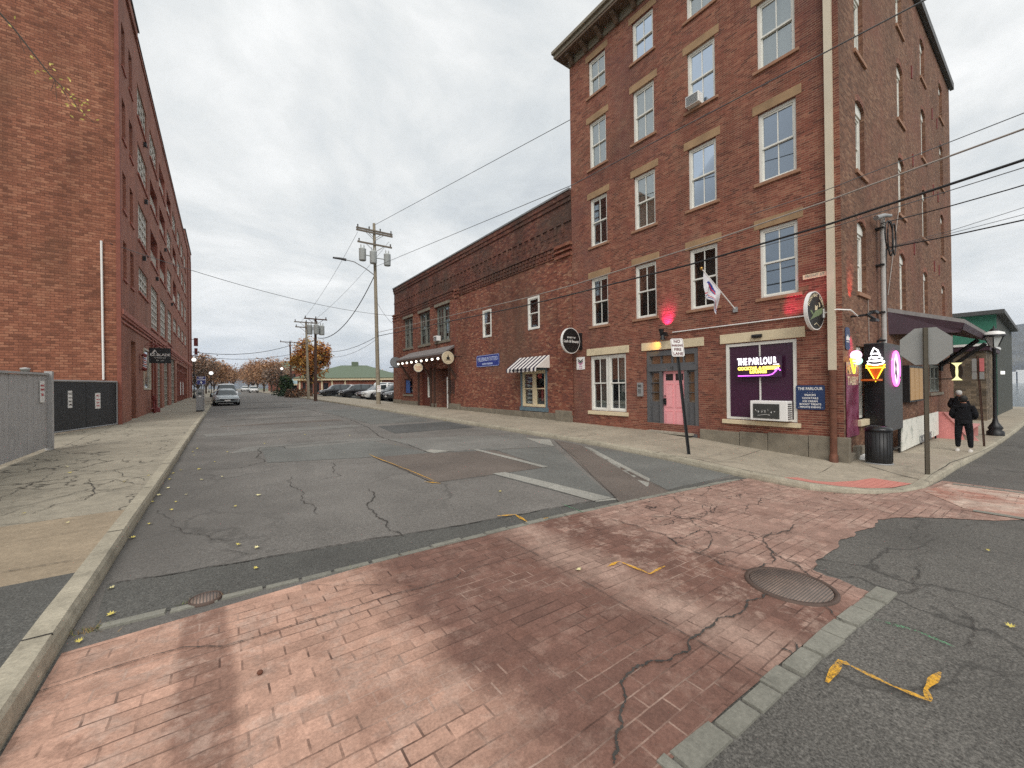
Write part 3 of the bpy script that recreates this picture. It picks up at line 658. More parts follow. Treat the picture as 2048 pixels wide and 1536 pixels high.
cpx([(180, 958), (185, 975), (170, 1000), (110, 1010), (60, 1030)], .025); cpx([(185, 950), (230, 940), (310, 920)], .02); cpx([(180, 975), (230, 960), (290, 970)], .025)
cpx([(150, 1000), (200, 985), (270, 970)], .025); cpx([(230, 940), (290, 962)], .02); cpx([(290, 905), (320, 900), (330, 890)], .015); cpx([(0, 960), (60, 945), (70, 930)], .02); cpx([(0, 985), (50, 975), (110, 945)], .02)
cpx([(240, 848), (330, 848), (380, 845)], .02, .02); cpx([(0, 1003), (30, 985), (60, 968), (90, 962)], .02)
tag(pv.build('pavement_left', [M['pave_left'], M['asphalt_dark'], M['slab_tan'], M['crack']], recalc=False), kind='structure')
pr = MB(); ir = [tuple(p) for p in path_off(dens(rk, .4), .165)]
sheet(pr, [p for p in ir if p[1] > 60][::12]+[(8.965, 60), (12.6, 60), (12.6, 300)], 0, 4, 0, pz)
sheet(pr, [p for p in ir if p[1] <= 60]+[(58, 4), (12.6, 4), (12.6, 60)], 0, .5, 0, pz)
cs_ = dens(cpts[2:8], .3); sheet(pr, [tuple(p) for p in path_off(cs_, .18)]+[tuple(p) for p in path_off(cs_, .78)][::-1], .022, .15, 1, pz)
def cq(px, w=.012, amp=.01, lv=2, m=2): strip(pr, gp(px, pz), w, .012, m, zf=pz, amp=amp, lv=lv)
cq([(1435, 925), (1530, 898)]); cq([(1312, 907), (1400, 920), (1500, 943), (1590, 957)], .02, .02); cq([(1635, 948), (1668, 928)]); cq([(1690, 918), (1780, 945), (1850, 962), (1880, 968)], .015)
cq([(1300, 885), (1400, 873)]); cq([(1000, 858), (1060, 848)]); cq([(1105, 872), (1180, 858)]); cq([(880, 833), (930, 826)]); cq([(1850, 962), (1900, 926), (2035, 877)], .014, .01); cq([(1170, 873), (1200, 868)], .02, .1)
tag(pr.build('pavement_right', [M['pave_right'], M['ramp'], M['crack']], recalc=False), kind='structure')
# plain hard standing of the car park
lot = MB(); sheet(lot, [(12.7, 34.5), (12.7, 78), (60, 78), (60, 34.5)], .05, 2, 0); tag(lot.build('parking_lot_surface', M['asphalt_dark'], recalc=False), kind='structure')
lot = MB(); sheet(lot, [(-30, 72), (-30, 160), (-4.7, 160), (-4.7, 72)], .05, 3, 0); tag(lot.build('left_lot_surface', M['asphalt_dark'], recalc=False), kind='structure')
# manhole covers
def manhole(c, r, label):
    t = thing('manhole_cover', (c.x, c.y, gz(c.x, c.y)), label, 'manhole cover'); z = gz(c.x, c.y)
    sx = (gz(c.x+r, c.y)-gz(c.x-r, c.y))/(2*r); sy = (gz(c.x, c.y+r)-gz(c.x, c.y-r))/(2*r)
    tilt = lambda mb: setattr(mb, 'v', [(x, y, q+sx*(x-c.x)+sy*(y-c.y)) for x, y, q in mb.v])
    a = MB(); a.lathe((c.x, c.y, z+.010), [(r*.9, 0), (r*.91, .014), (r, .012), (r*1.01, -.01)], 40); tilt(a); a.build('frame_ring', M['rust_iron'], t)
    b = MB(); b.lathe((c.x, c.y, z+.012), [(.001, .008), (r*.88, .008), (r*.88, 0)], 40)
    tilt(b); b.build('lid', M['lid'], t)
s = NT('cast lid'); q = s.sep(s.pos()); w1 = s.math('FRACT', s.math('MULTIPLY', q[0], 45.0)); w2 = s.math('FRACT', s.math('MULTIPLY', q[1], 45.0))
h = s.math('MULTIPLY', s.math('GREATER_THAN', w1, .35), s.math('GREATER_THAN', w2, .35)); s.bump(h, .8, .01)
M['lid'] = s.fin(s.mix(h, (.10, .085, .075), s.mix(s.map(s.noise(s.pos(), 6, 4), .4, .6), lin(160, 136, 122), lin(130, 112, 102))), .6, .1)
M['rust_iron'] = pm('worn iron ring', lin(92, 76, 68), .7, .3, var=.2)
c1 = G(1580, 1173); manhole(c1, .345, 'large round iron manhole cover set in the brick crossing'); manhole(G(411, 1200), .115, 'small round valve cover by the granite edging near the left kerb')
# ---------------------------------------------------------------- building helpers
def wall(mb, P, u0, u1, v0, v1, holes, m=0, mi=1, reveal=.12, back=True):
    """holes: (ua, ub, va, vb[, depth[, back material or None]])"""
    us = sorted({u0, u1, *[h[0] for h in holes], *[h[1] for h in holes]}); vs = sorted({v0, v1, *[h[2] for h in holes], *[h[3] for h in holes]})
    us = [u for u in us if u0 <= u <= u1]; vs = [v for v in vs if v0 <= v <= v1]
    for i in range(len(us)-1):
        for j in range(len(vs)-1):
            cu, cv = (us[i]+us[i+1])/2, (vs[j]+vs[j+1])/2
            if any(h[0] < cu < h[1] and h[2] < cv < h[3] for h in holes): continue
            mb.quad(P(us[i], vs[j], 0), P(us[i+1], vs[j], 0), P(us[i+1], vs[j+1], 0), P(us[i], vs[j+1], 0), m)
    for h in holes:
        a, b, c, d = h[:4]; dep = h[4] if len(h) > 4 else .45; bm = h[5] if len(h) > 5 else mi; sm = h[6] if len(h) > 6 else m
        for q in ((a, c, b, c), (b, c, b, d), (b, d, a, d), (a, d, a, c)):
            mb.quad(P(q[0], q[1], 0), P(q[2], q[3], 0), P(q[2], q[3], -dep), P(q[0], q[1], -dep), sm)
        mb.quad(P(a, c, -dep), P(b, c, -dep), P(b, d, -dep), P(a, d, -dep), bm)
def sash(root, P, u0, u1, z0, z1, frame='white', cols=2, curtain=None, split=.5, fw=.075, rec=.09, glass='glass', panes=True, name='window', rows=1):
    mb = MB(); a, b = -rec, -rec-.06
    mb.pbox(P, u0, u0+fw, z0, z1, b, a+.02); mb.pbox(P, u1-fw, u1, z0, z1, b, a+.02); mb.pbox(P, u0+fw, u1-fw, z1-fw, z1, b, a+.02); mb.pbox(P, u0+fw, u1-fw, z0, z0+fw*.8, b, a+.035)
    zm = z0+(z1-z0)*split; i0, i1 = u0+fw, u1-fw; s = .045
    for k, (za, zb, o) in enumerate(((zm-.02, z1-fw, 0), (z0+fw*.8, zm+.02, -.03))):
        mb.pbox(P, i0, i0+s*.7, za, zb, b+.01+o, a-.005+o); mb.pbox(P, i1-s*.7, i1, za, zb, b+.01+o, a-.005+o)
        mb.pbox(P, i0+s*.7, i1-s*.7, za, za+s, b+.01+o, a-.005+o); mb.pbox(P, i0+s*.7, i1-s*.7, zb-s, zb, b+.01+o, a-.005+o)
        for c in range(1, cols):
            x = i0+(i1-i0)*c/cols; mb.pbox(P, x-.012, x+.012, za+s, zb-s, b+.02+o, a-.012+o)
        for r in range(1, rows):
            zr = za+(zb-za)*r/rows; mb.pbox(P, i0+s, i1-s, zr-.012, zr+.012, b+.022+o, a-.014+o)
    w = mb.build(name, M[frame], root)
    g = MB()
    for za, zb, o in ((zm, z1-fw, 0), (z0+fw*.8, zm, -.03)): g.quad(P(i0, za, a-.035+o), P(i1, za, a-.035+o), P(i1, zb, a-.035+o), P(i0, zb, a-.035+o))
    gg = g.build('pane', M[glass], w); 
    if curtain:
        c = MB(); full = curtain[1] if len(curtain) > 1 else (0, 1, 0, 1)
        fa, fb, ga, gb = full; n = 14; ua, ub = i0+(i1-i0)*fa, i0+(i1-i0)*fb; va, vb = z0+(z1-z0)*ga, z0+(z1-z0)*gb
        vs = []
        for i in range(n+1): 
            x = ua+(ub-ua)*i/n; dd = a-.10-.02*math.sin(i*2.1)
            vs += [P(x, va, dd), P(x, vb, dd)]
        c.add(vs, [(2*i, 2*i+2, 2*i+3, 2*i+1) for i in range(n)], 0, True); c.build('curtain', M[curtain[0]], w)
    return w
# ---------------------------------------------------------------- the five storey corner building (right)
PX, PYs = 12.2, 3.12
def PF(u, v, d): return (PX-d, u, v)          # front, u runs along y
def PSd(u, v, d): return (u, PYs-d, v)        # side, u runs along x
YB, XB, ZT, ZE = 12.25, 28.9, 13.75, 14.5
root = thing('corner_building', (20.5, 7.7, -2.2), 'five storey red brick corner building with buff stone lintels and a pink front door', 'building')
cols = [(10.32, 11.2), (8.2, 9.08), (6.1, 7.0), (4.02, 4.94)]
rows = [(2.33, 4.25), (5.52, 7.45), (8.66, 10.52), (11.57, 13.02)]
fh = [(a, b, c, d) for a, b in cols for c, d in rows]
fh += [(9.52, 11.3, -1.05, 1.15), (6.75, 8.65, -1.66, 1.13, .3), (4.08, 5.9, -1.07, 1.14)]
mb = MB(); wall(mb, PF, PYs, YB, -1.35, ZT, fh, 0, 1); mb.build('front_wall', [M['brick_parlour'], M['interior']], root)
scols = [(13.5, 14.3), (18.15, 19.0), (22.0, 22.85), (26.0, 26.85)]
srows = [(2.33, 4.25), (5.52, 7.45), (8.66, 10.6), (11.75, 13.35)]
sh = []
def archpts(a, b, z, h, n=8): return [(a+(b-a)*i/n, z+h*(1-(2*i/n-1)**2)) for i in range(n+1)]
for a, b in scols:
    for c, d in srows: sh.append((a, b, c, d))
sh += [(13.25, 14.15, -1.0, .92), (22.9, 25.6, -.5, .65)]
mb = MB(); wall(mb, PSd, PX, XB, -2.75, 14.2, sh, 0, 1, reveal=.15)
mb.build('side_wall', [M['brick_side'], M['interior']], root)
mb = MB(); mb.quad((XB, PYs, -3), (XB, YB, -3), (XB, YB, 14.2), (XB, PYs, 14.2)); mb.quad((PX, YB, -2), (XB, YB, -2), (XB, YB, 14.2), (PX, YB, 14.2)); mb.build('rear_wall', M['brick_side'], root)
mb = MB(); mb.box(PX-.1, XB+.1, PYs-.12, YB+.05, 14.2, 14.3, 0); mb.box(PX-.1, XB+.12, PYs-.16, PYs-.02, 14.12, 14.42, 1)
mb.build('roof', [M['tar'], M['dkgrey']], root)
# cornice
mb = MB(); y0, y1 = PYs-.1, YB+.4
mb.pbox(PF, y0, YB, 13.45, 13.76, .0, .05); mb.pbox(PF, y0, y1-.1, 13.76, 13.86, .0, .52, 1); mb.pbox(PF, y0, y1, 13.86, 14.02, .4, .55); mb.pbox(PF, y0, y1+.04, 14.02, 14.14, -.2, .64)
mb.box(PX-.52, PX+.6, y1-.1, y1, 13.86, 14.02)
k = 12.0
while k > PYs:
    mb.prism(lambda u, v, d: (PX-u, k+d, v), [(.05, 13.76), (.05, 13.42), (.12, 13.42), (.25, 13.58), (.42, 13.66), (.42, 13.76)], -.08, .08, 1); k -= .78
mb.build('cornice', [M['dulltrim'], M['soffit']], root)
# lintels and sills
for a, b in cols:
    for i, (c, d) in enumerate(rows):
        mb = MB(); mb.pbox(PF, a-.13, b+.13, d+.002, d+.26, -.1, .012); mb.build('lintel', M['sand'], root, bevel=.008)
        mb = MB(); mb.pbox(PF, a-.1, b+.1, c-.09, c-.002, -.1, .05); mb.build('sill', M['sillred'], root, bevel=.006)
curt = {(0, 3): ('curtain',), (0, 2): ('curtain',), (0, 1): None, (1, 3): None, (1, 2): ('curtain',), (1, 1): ('curtain',), (2, 2): ('curtainteal', (0, 1, .5, 1)), (2, 3): ('curtain',),
        (3, 2): ('curtain',), (3, 3): ('curtain',), (2, 0): None, (3, 0): None}
for i, (a, b) in enumerate(cols):
    for j, (c, d) in enumerate(rows):
        gl = 'glass_blue' if (i, j) in ((3, 1), (3, 0), (2, 1), (2, 2), (1, 3)) else 'glass'
        w = sash(root, PF, a+.004, b-.004, c, d-.002, curtain=curt.get((i, j)), glass=gl)
# ground floor openings
for a, b, l in ((9.37, 11.45, 0), (6.55, 8.82, 1), (3.88, 6.05, 2)):
    mb = MB(); mb.pbox(PF, a, b, 1.155, 1.43, -.1, .03); mb.build('lintel', M['cream'], root, bevel=.01)
mb = MB(); mb.pbox(PF, 9.42, 11.4, -1.2, -1.06, -.1, .06); mb.build('sill', M['cream'], root, bevel=.01)
mb = MB(); mb.pbox(PF, 4.0, 6.0, -1.2, -1.08, -.1, .07); mb.build('sill', M['cream'], root, bevel=.01)
sash(root, PF, 9.53, 10.40, -1.04, 1.13, curtain=('curtain', (0, .42, 0, 1)), fw=.09); sash(root, PF, 10.42, 11.29, -1.04, 1.13, curtain=('curtain', (.0, .45, 0, 1)), fw=.09)
# purple shop window
mb = MB(); a, b = -.02, -.12
mb.pbox(PF, 4.085, 4.17, -1.06, 1.13, b, a); mb.pbox(PF, 5.81, 5.895, -1.06, 1.13, b, a); mb.pbox(PF, 4.17, 5.81, 1.05, 1.13, b, a); mb.pbox(PF, 4.17, 5.81, -1.06, -1.0, b, a); mb.pbox(PF, 4.965, 4.995, -1.0, 1.05, b+.01, a-.005)
w = mb.build('shop_window', M['white'], root); g = MB(); g.quad(PF(4.17, -1, -.07), PF(5.81, -1, -.07), PF(5.81, 1.05, -.07), PF(4.17, 1.05, -.07)); g.build('pane', M['plum'], w)
# doorway
mb = MB(); P = PF
for q in ((6.76, 6.88, -1.66, 1.12), (8.52, 8.64, -1.66, 1.12), (7.14, 7.24, -1.6, .42), (8.05, 8.15, -1.6, .42)): mb.pbox(P, *q, -.2, -.02)
mb.pbox(P, 6.88, 8.52, .95, 1.12, -.2, -.02); mb.pbox(P, 6.8, 8.6, .42, .60, -.2, .0); mb.pbox(P, 6.88, 8.52, .60, .68, -.2, -.05)
for x in (7.29, 7.7, 8.11): mb.pbox(P, x-.012, x+.012, .68, .95, -.18, -.06)
for x0, x1 in ((6.88, 7.14), (8.15, 8.52)):
    mb.pbox(P, x0, x1, -1.6, -.62, -.2, -.1); mb.pbox(P, x0+.05, x1-.05, -1.4, -.75, -.2, -.085); mb.pbox(P, x0, x1, .36, .42, -.2, -.1)
    for z in (-.3, .03): mb.pbox(P, x0, x1, z-.012, z+.012, -.18, -.1)
mb.pbox(P, 6.8, 8.6, -1.72, -1.62, -.3, .03)
ds = mb.build('door_surround', M['doorgrey'], root); g = MB()
g.quad(P(6.88, .68, -.13), P(8.52, .68, -.13), P(8.52, .95, -.13), P(6.88, .95, -.13)); g.quad(P(6.88, -.62, -.15), P(7.14, -.62, -.15), P(7.14, .36, -.15), P(6.88, .36, -.15)); g.quad(P(8.15, -.62, -.15), P(8.52, -.62, -.15), P(8.52, .36, -.15), P(8.15, .36, -.15)); g.build('pane', M['glass_amber'], ds)
nb = MB(); nb.text(lambda u, v, d: PF(8.64-u, v, d), '12', .98, .51, .13, .002, .003, bold=.004); nb.build('door_number', M['ink'], root)
mb = MB(); P = PF; mb.pbox(P, 7.24, 8.05, -1.6, .42, -.2, -.12)
for y0, y1 in ((7.31, 7.61), (7.68, 7.98)):
    for z0, z1 in ((-1.42, -.92), (-.82, -.02)):
        mb.pbox(P, y0+.03, y1-.03, z0+.03, z1-.03, -.13, -.105)
        for q in ((y0, y1, z0, z0+.015), (y0, y1, z1-.015, z1), (y0, y0+.015, z0+.015, z1-.015), (y1-.015, y1, z0+.015, z1-.015)): mb.pbox(P, *q, -.13, -.11)
dr = mb.build('door', M['pink'], root)
g = MB(); g.pbox(P, 7.33, 7.6, .1, .32, -.13, -.115); g.pbox(P, 7.69, 7.96, .1, .32, -.13, -.115); g.build('pane', M['darkglass'], dr)
g = MB(); g.pbox(P, 7.94, 8.02, -.72, -.5, -.12, -.07); g.ball(P(7.98, -.52, -.06), .03); g.ball(P(7.98, -.42, -.09), .025); g.build('handle', M['black'], dr)
g = MB(); g.pbox(P, 6.9, 8.5, -1.66, -1.60, -.1, .25); g.build('doorstep', M['concrete_rough'], root)
# stone plinth
mb = MB(); r = random.Random(4); y = PYs-.12
while y < 8.0:
    w_ = r.uniform(.7, 1.3); y2 = min(y+w_, 8.6); zt = -1.46+.0*(y); 
    if y < 6.6: mb.pbox(PF, y+.006, min(y2, 6.7)-.006, -2.3, -1.36-.035*max(0, y-3.4)-.0, -.1, .05+r.uniform(0, .02))
    y = y2
mb.build('plinth', M['stone'], root, bevel=.012)
mb = MB(); mb.quad(PF(3.1, -2.2, -.002), PF(YB, -2.2, -.002), PF(YB, -1.35, -.002), PF(3.1, -1.35, -.002)); mb.build('wall_base', M['brick_parlour'], root)
mb = MB(); x = PX-.02
for i in range(5): mb.box(x+.005, x+.33, PYs-.07-r.uniform(0, .04), PYs+.1, -2.4, -1.72+r.uniform(-.08, .1)); x += .34
mb.build('corner_stone', M['stone'], root, bevel=.02)
# side windows with segmental heads
for a, b in scols:
    for i, (c, d) in enumerate(srows):
        k = .13
        mb = MB(); ap = archpts(a, b, d-k, k)   # timber head fills the arch
        mb.prism(PSd, [(a+.003, d-k-.16)]+[(p[0], p[1]) for p in ap][0:]+[(b-.003, d-k-.16)], -.16, -.07); 
        w = sash(root, PSd, a+.004, b-.004, c, d-k-.16, rec=.12, curtain=('curtain',) if (a < 19 and i in (0, 3)) else None)
        mb.build('arch_head', M['white'], w)
        mb = MB()
        n = 8
        for s0 in range(n):   # brick spandrels above the curve
            (xa, za), (xb, zb) = ap[s0], ap[s0+1]
            mb.quad(PSd(xa, za, 0), PSd(xb, zb, 0), PSd(xb, d, 0), PSd(xa, d, 0)); mb.quad(PSd(xa, za, 0), PSd(xb, zb, 0), PSd(xb, zb, -.2), PSd(xa, za, -.2))
            mb.quad(PSd(xa, za+.0, .004), PSd(xb, zb, .004), PSd(xb, zb+.16, .004), PSd(xa, za+.16, .004), 1)
        mb.build('arch', [M['brick_side'], M['brick_quoin2']], root)
        mb = MB(); mb.pbox(PSd, a-.08, b+.15, c-.1, c-.002, -.12, .05); mb.build('sill', M['sillred'], root)
sash(root, PSd, 13.255, 14.145, -.98, .9, rec=.1, glass='darkglass'); mb = MB(); mb.pbox(PSd, 13.2, 14.32, -1.16, -1.0, -.1, .1); mb.build('sill', M['cream'], root, bevel=.01)
for k in range(3): sash(root, PSd, 22.91+k*.9, 23.79+k*.9, -.49, .64, frame='trimgrey', rec=.1, cols=1)
mb = MB(); mb.pbox(PSd, 22.8, 25.7, -.62, -.51, -.1, .06); mb.build('sill', M['stone'], root)
# star anchors down the side
mb = MB()
for z in (4.9, 8.1, 11.3):
    for x in (20.4, 24.3, 25.4): mb = MB(); mb.pbox(PSd, x-.04, x+.04, z-.35, z+.1, 0, .03); mb.build('wall_anchor', M['terracotta'], root)
# downpipe at the corner
mb = MB(); mb.pbox(PF, PYs+.12, PYs+.26, .28, 13.7, .0, .13); dp = mb.build('downpipe', M['trim'], root)
mb = MB(); mb.tube([PF(PYs+.19, .28, .07), PF(PYs+.19, -1.95, .07)], .075, 10); mb.tube([PF(PYs+.19, -.55, .07), PF(PYs+.19, -.65, .07)], .095, 10); mb.tube([PF(PYs+.19, -1.8, .07), PF(PYs+.15, -2.05, .2)], .09, 10); mb.build('boot_pipe', M['rust'], root)
mb = MB(); mb.tube([PF(7.6, 1.69, .03), PF(3.5, 1.69, .03)], .018, 6); mb.tube([PF(3.5, 1.69, .03), PF(3.2, 1.74, .1), (12.35, 3.0, 1.72), (12.9, 2.98, 1.6)], .018, 6); mb.pbox(PF, 3.45, 3.58, 1.58, 1.8, 0, .1); mb.build('conduit', M['signwhite'], root)
# service mast and pipes on the side
mb = MB(); X = 15.33; mb.tube([(X, 2.98, 4.75), (X, 2.98, .9)], .06, 10, 0)
for z in (4.35, 3.3, 1.95, 1.15): mb.box(X-.12, X+.12, 2.93, 3.12, z-.02, z+.02, 1)
mb.build('service_mast', [M['lightpipe'], M['black']], root)
# ---------------------------------------------------------------- the low brick building
YL = 33.5
root2 = thing('low_brick_building', (18, 23, -1.8), 'long two storey dark red brick building with corbelled parapet and timber door canopy', 'building'); root = root2
lh = [(29.55, 31.4, 3.05, 5.4), (26.45, 28.35, 3.05, 5.4), (23.45, 25.5, 3.05, 5.4), (18.5, 19.4, 2.7, 4.25), (14.4, 15.28, 2.65, 4.22), (14.02, 15.8, -1.03, .7), (29.7, 31.45, -.6, .62), (26.35, 28.3, -1.5, 1.2, .5), (23.55, 25.5, -1.5, 1.2, .9)]
mb = MB(); wall(mb, PF, YB+.01, YL, -1.6, 7.2, lh, 0, 1)
mb.quad(PF(YB+.01, 7.2, 0), PF(YL, 7.2, 0), PF(YL, 8.3, 0), PF(YB+.01, 8.3, 0), 2); mb.quad(PF(YB+.01, 6.05, .004), PF(YL, 6.05, .004), PF(YL, 7.2, .004), PF(YB+.01, 7.2, .004), 2)
mb.quad((PX, YL, -1.6), (60, YL, -1.6), (60, YL, 8.2), (PX, YL, 8.2), 0); mb.quad((60, YB, -3), (60, YL, -3), (60, YL, 8.2), (60, YB, 8.2), 0)
mb.build('wall', [M['brick_low'], M['interior'], M['brick_soot']], root)
mb = MB(); mb.box(PX+.0, 60, YB+.05, YL-.02, 7.9, 8.0); mb.build('roof', M['tar'], root)
mb = MB(); mb.pbox(PF, YB+.01, YL+.08, 8.28, 8.36, -.3, .13, 1); mb.pbox(PF, YB+.01, YL+.05, 8.05, 8.28, -.02, .09, 0); mb.pbox(PF, YB+.01, YL+.03, 7.85, 8.05, -.02, .05, 0)
mb.pbox(PF, YB+.01, YL+.02, 7.0, 7.06, -.01, .05, 0)
y = 12.7
while y < YL-.4:      # hanging corbels
    mb.pbox(PF, y, y+.14, 6.62, 7.0, 0, .05); mb.pbox(PF, y+.02, y+.12, 6.45, 6.62, 0, .028); y += .46
y = 13.3
while y < YL-1.3:     # dentil chequer
    for r_ in range(2):
        yy = y+(.0 if r_ == 0 else .0)
        if not 22.0 < yy < 23.0: mb.pbox(PF, yy, yy+.17, 5.72+r_*.19, 5.86+r_*.19, 0, .06)
    y += .27
mb.pbox(PF, 13.2, YL-1.2, 6.09, 6.14, 0, .08); mb.pbox(PF, 13.2, YL-1.2, 5.62, 5.67, 0, .045)
mb.build('cornice', [M['brick_soot'], M['grey']], root)
mb = MB()
for y0, y1 in ((12.26, 13.15), (22.12, 22.5), (32.1, YL+.1)):
    mb = MB(); mb.pbox(PF, y0, y1, -1.3, 6.05, 0, .10 if y0 > 13 else .05); mb.pbox(PF, y0-.04, y1+.04, 5.5, 5.62, 0, .14); mb.pbox(PF, y0-.06, y1+.06, 5.75, 5.82, 0, .16); mb.pbox(PF, y0-.06, y1+.06, 5.95, 6.07, 0, .16); mb.build('pilaster', M['brick_low'], root)
mb = MB()
for y0, y1, zt, d in ((12.3, 13.25, -1.12, .16), (13.25, 22.1, -1.27, .06), (22.1, 23.5, -1.12, .16), (25.5, 26.35, -1.2, .08), (28.35, 32.05, -1.12, .06), (32.05, YL+.1, -1.05, .16)):
    mb = MB(); y = y0
    while y < y1-.05:
        e = min(y+random.Random(int(y*9)).uniform(.9, 1.6), y1); mb.pbox(PF, y+.005, e-.005, -2.0, zt, -.05, d); y = e
    mb.build('plinth', M['stone'], root, bevel=.01)
mb = MB(); mb.pbox(PF, 22.52, 22.62, -1.1, 6.0, 0, .1); mb.build('downpipe', M['brick_quoin'], root)
for a, b in ((29.55, 31.4), (26.45, 28.35), (23.45, 25.5)):
    w = (b-a)/2; sash(root, PF, a+.01, a+w-.005, 3.05, 5.38, frame='trimgrey', fw=.09, rec=.14, curtain=('curtain', (0, .5, 0, 1))); sash(root, PF, a+w+.005, b-.01, 3.05, 5.38, frame='trimgrey', fw=.09, rec=.14, curtain=('curtain', (.4, 1, .3, 1)))
    mb = MB(); mb.pbox(PF, a-.08, b+.08, 5.42, 5.6, -.1, .07); mb.build('lintel', M['stone'], root); mb = MB(); mb.pbox(PF, a-.1, b+.1, 2.9, 3.04, -.1, .07); mb.build('sill', M['stone'], root)
sash(root, PF, 18.51, 19.39, 2.71, 4.24, rec=.0, fw=.09, cols=1); sash(root, PF, 14.41, 15.27, 2.66, 4.21, rec=.0, fw=.09, cols=1)
mb = MB()
for q in ((13.92, 14.03, -1.06, .78), (15.79, 15.9, -1.06, .78), (14.03, 15.79, .70, .78)): mb.pbox(PF, *q, -.05, .04)
mb.pbox(PF, 13.85, 15.97, -1.24, -1.06, -.05, .06); mb.build('blue_surround', M['slate'], root)
sash(root, PF, 14.03, 14.9, -1.03, .69, rec=.02, fw=.1, cols=1, frame='cream'); sash(root, PF, 14.91, 15.79, -1.03, .69, rec=.02, fw=.1, cols=1, frame='cream')
mb = MB(); Pt = lambda u, v, d: PF(15.8-u, v, d)
for i in range(8):   # zig-zag blind inside the left light
    z = -.9+i*.2; mb.prism(PF, [(15.6, z), (15.05, z+.07), (15.6, z+.15)], -.16, -.15, 0)
mb.text(Pt, '42', 1.3, .42, .3, -.03, .004, 1, bold=.01); mb.box(*sorted((PX+.12, PX+.13)), 14.35, 14.5, -.75, -.1, 1); mb.build('window_lettering', [M['signwhite'], M['redwhite']], root)
sash(root, PF, 29.75, 31.4, -.58, .6, rec=.12, frame='brown', cols=1); mb = MB(); mb.pbox(PF, 30.5, 31.35, -.5, .5, -.12, -.10); mb.build('blue_poster', M['poster'], root)
mb = MB(); mb.pbox(PF, 29.6, 31.55, -.74, -.6, 0, .07); mb.build('sill', M['stone'], root)
# entrance bays
mb = MB(); mb.pbox(PF, 27.35, 28.28, -1.5, 1.18, -.3, -.2); mb.pbox(PF, 26.36, 27.35, -1.5, -.82, -.3, -.2); mb.pbox(PF, 26.36, 27.35, .86, 1.18, -.3, -.2); mb.build('timber_panel', M['brown'], root)
sash(root, PF, 26.42, 27.33, -.8, .85, rec=.2, fw=.07, cols=1)
mb = MB(); mb.pbox(PF, 23.56, 23.66, -1.5, .62, -.4, -.28); mb.pbox(PF, 24.4, 24.5, -1.5, .62, -.4, -.28); mb.pbox(PF, 23.66, 24.4, .5, .62, -.4, -.28); mb.pbox(PF, 23.66, 24.4, -1.45, .5, -.38, -.33); mb.pbox(PF, 23.85, 24.2, -.9, .3, -.33, -.325, 1)
dd = mb.build('door', [M['signwhite'], M['darkglass']], root); mb = MB(); mb.pbox(PF, 24.3, 24.36, -.5, -.35, -.33, -.26); mb.build('handle', M['black'], dd)
mb = MB()
for y in (25.6, 26.2, 28.35, 23.4): mb = MB(); mb.pbox(PF, y, y+.14, -1.4, 1.3, 0, .12); mb.build('entrance_post', M['poledark'], root)
mb = MB()   # window grille
for i in range(5): mb.tube([PF(22.75+i*.14, -.5, .1), PF(22.75+i*.14, .4, .1)], .012, 4)
for i in range(6):
    z = -.45+i*.16; mb.tube([PF(22.7, z, .11), PF(22.9, z+.08, .12), PF(23.1, z, .11), PF(23.35, z+.08, .12)], .012, 4)
mb.build('iron_screen', M['black'], root)
# canopy over the entrance
XC = 11.15
mb = MB()
mb.add([(PX, 22.7, 2.62), (PX, 30.0, 2.62), (XC, 30.2, 2.1), (XC, 22.2, 2.1), (PX, 22.7, 2.5), (PX, 30.0, 2.5), (XC, 30.2, 1.98), (XC, 22.2, 1.98)], [(0, 1, 2, 3), (4, 5, 6, 7), (0, 3, 7, 4), (1, 2, 6, 5), (3, 2, 6, 7)])
cn = mb.build('canopy', M['roofgrey'], root)
mb = MB(); mb.box(XC-.04, XC+.06, 22.2, 30.2, 1.84, 1.98)
for y in (22.5, 26.2, 29.9):
    mb.tube([(PX-.05, y, .45), (XC+.08, y, 1.85)], .09, 4); mb.box(XC, PX, y-.08, y+.08, 1.84, 1.98)
mb.build('canopy_bracket', M['poledark'], cn)
# ---------------------------------------------------------------- warehouse on the left
LA, LB = Vector((-3.35, 23.9, 0)), Vector((-3.06, 68.7, 0)); ang = -math.atan2(LB.x-LA.x, LB.y-LA.y)
root = thing('brick_warehouse', (LA.x, LA.y, 0), 'tall five storey red brick warehouse with steel framed windows and open balconies', 'building', rz=ang)
def PW(u, v, d): return (d, u, v)
BW = {}
_b = MB.build
cL = [4.9+4.72*i for i in range(8)]; cR = [8.2, 12.9, 17.7, 22.4, 27.2, 31.8, 36.4, 41.0]; cL = [4.9, 9.5, 14.2, 19.1, 23.8, 28.5, 33.2, 37.8]
LV = [(14.55, 16.35), (11.5, 13.2), (8.0, 10.05)]
balc = {(0, 2), (0, 3), (1, 1), (1, 2), (1, 4), (2, 1), (2, 2), (2, 4)}
holes = []; wins = []
for r, (a, b) in enumerate(LV):
    for c in range(8):
        bal = (r, c) in balc
        holes.append((cL[c], cR[c], a, b, 1.5 if bal else .35, 3 if bal else 1, 3 if bal else 0)); wins.append((cL[c], cR[c], a, b, bal))
for c in range(8):
    z0 = 5.25 if c == 0 or c > 3 else 3.85
    holes.append((cL[c], cR[c], z0, 6.6, .35, 1)); wins.append((cL[c], cR[c], z0, 6.6, False))
nar = [(x0, x1, a, b) for x0, x1 in ((.75, 1.55), (2.5, 3.4)) for a, b in ((14.55, 16.5), (11.3, 13.1), (8.1, 9.8), (5.0, 6.7))]
holes += [(*q, .3, 1) for q in nar]
gr = [(11.4, 14.6), (16.2, 19.4), (21.6, 25.2)]
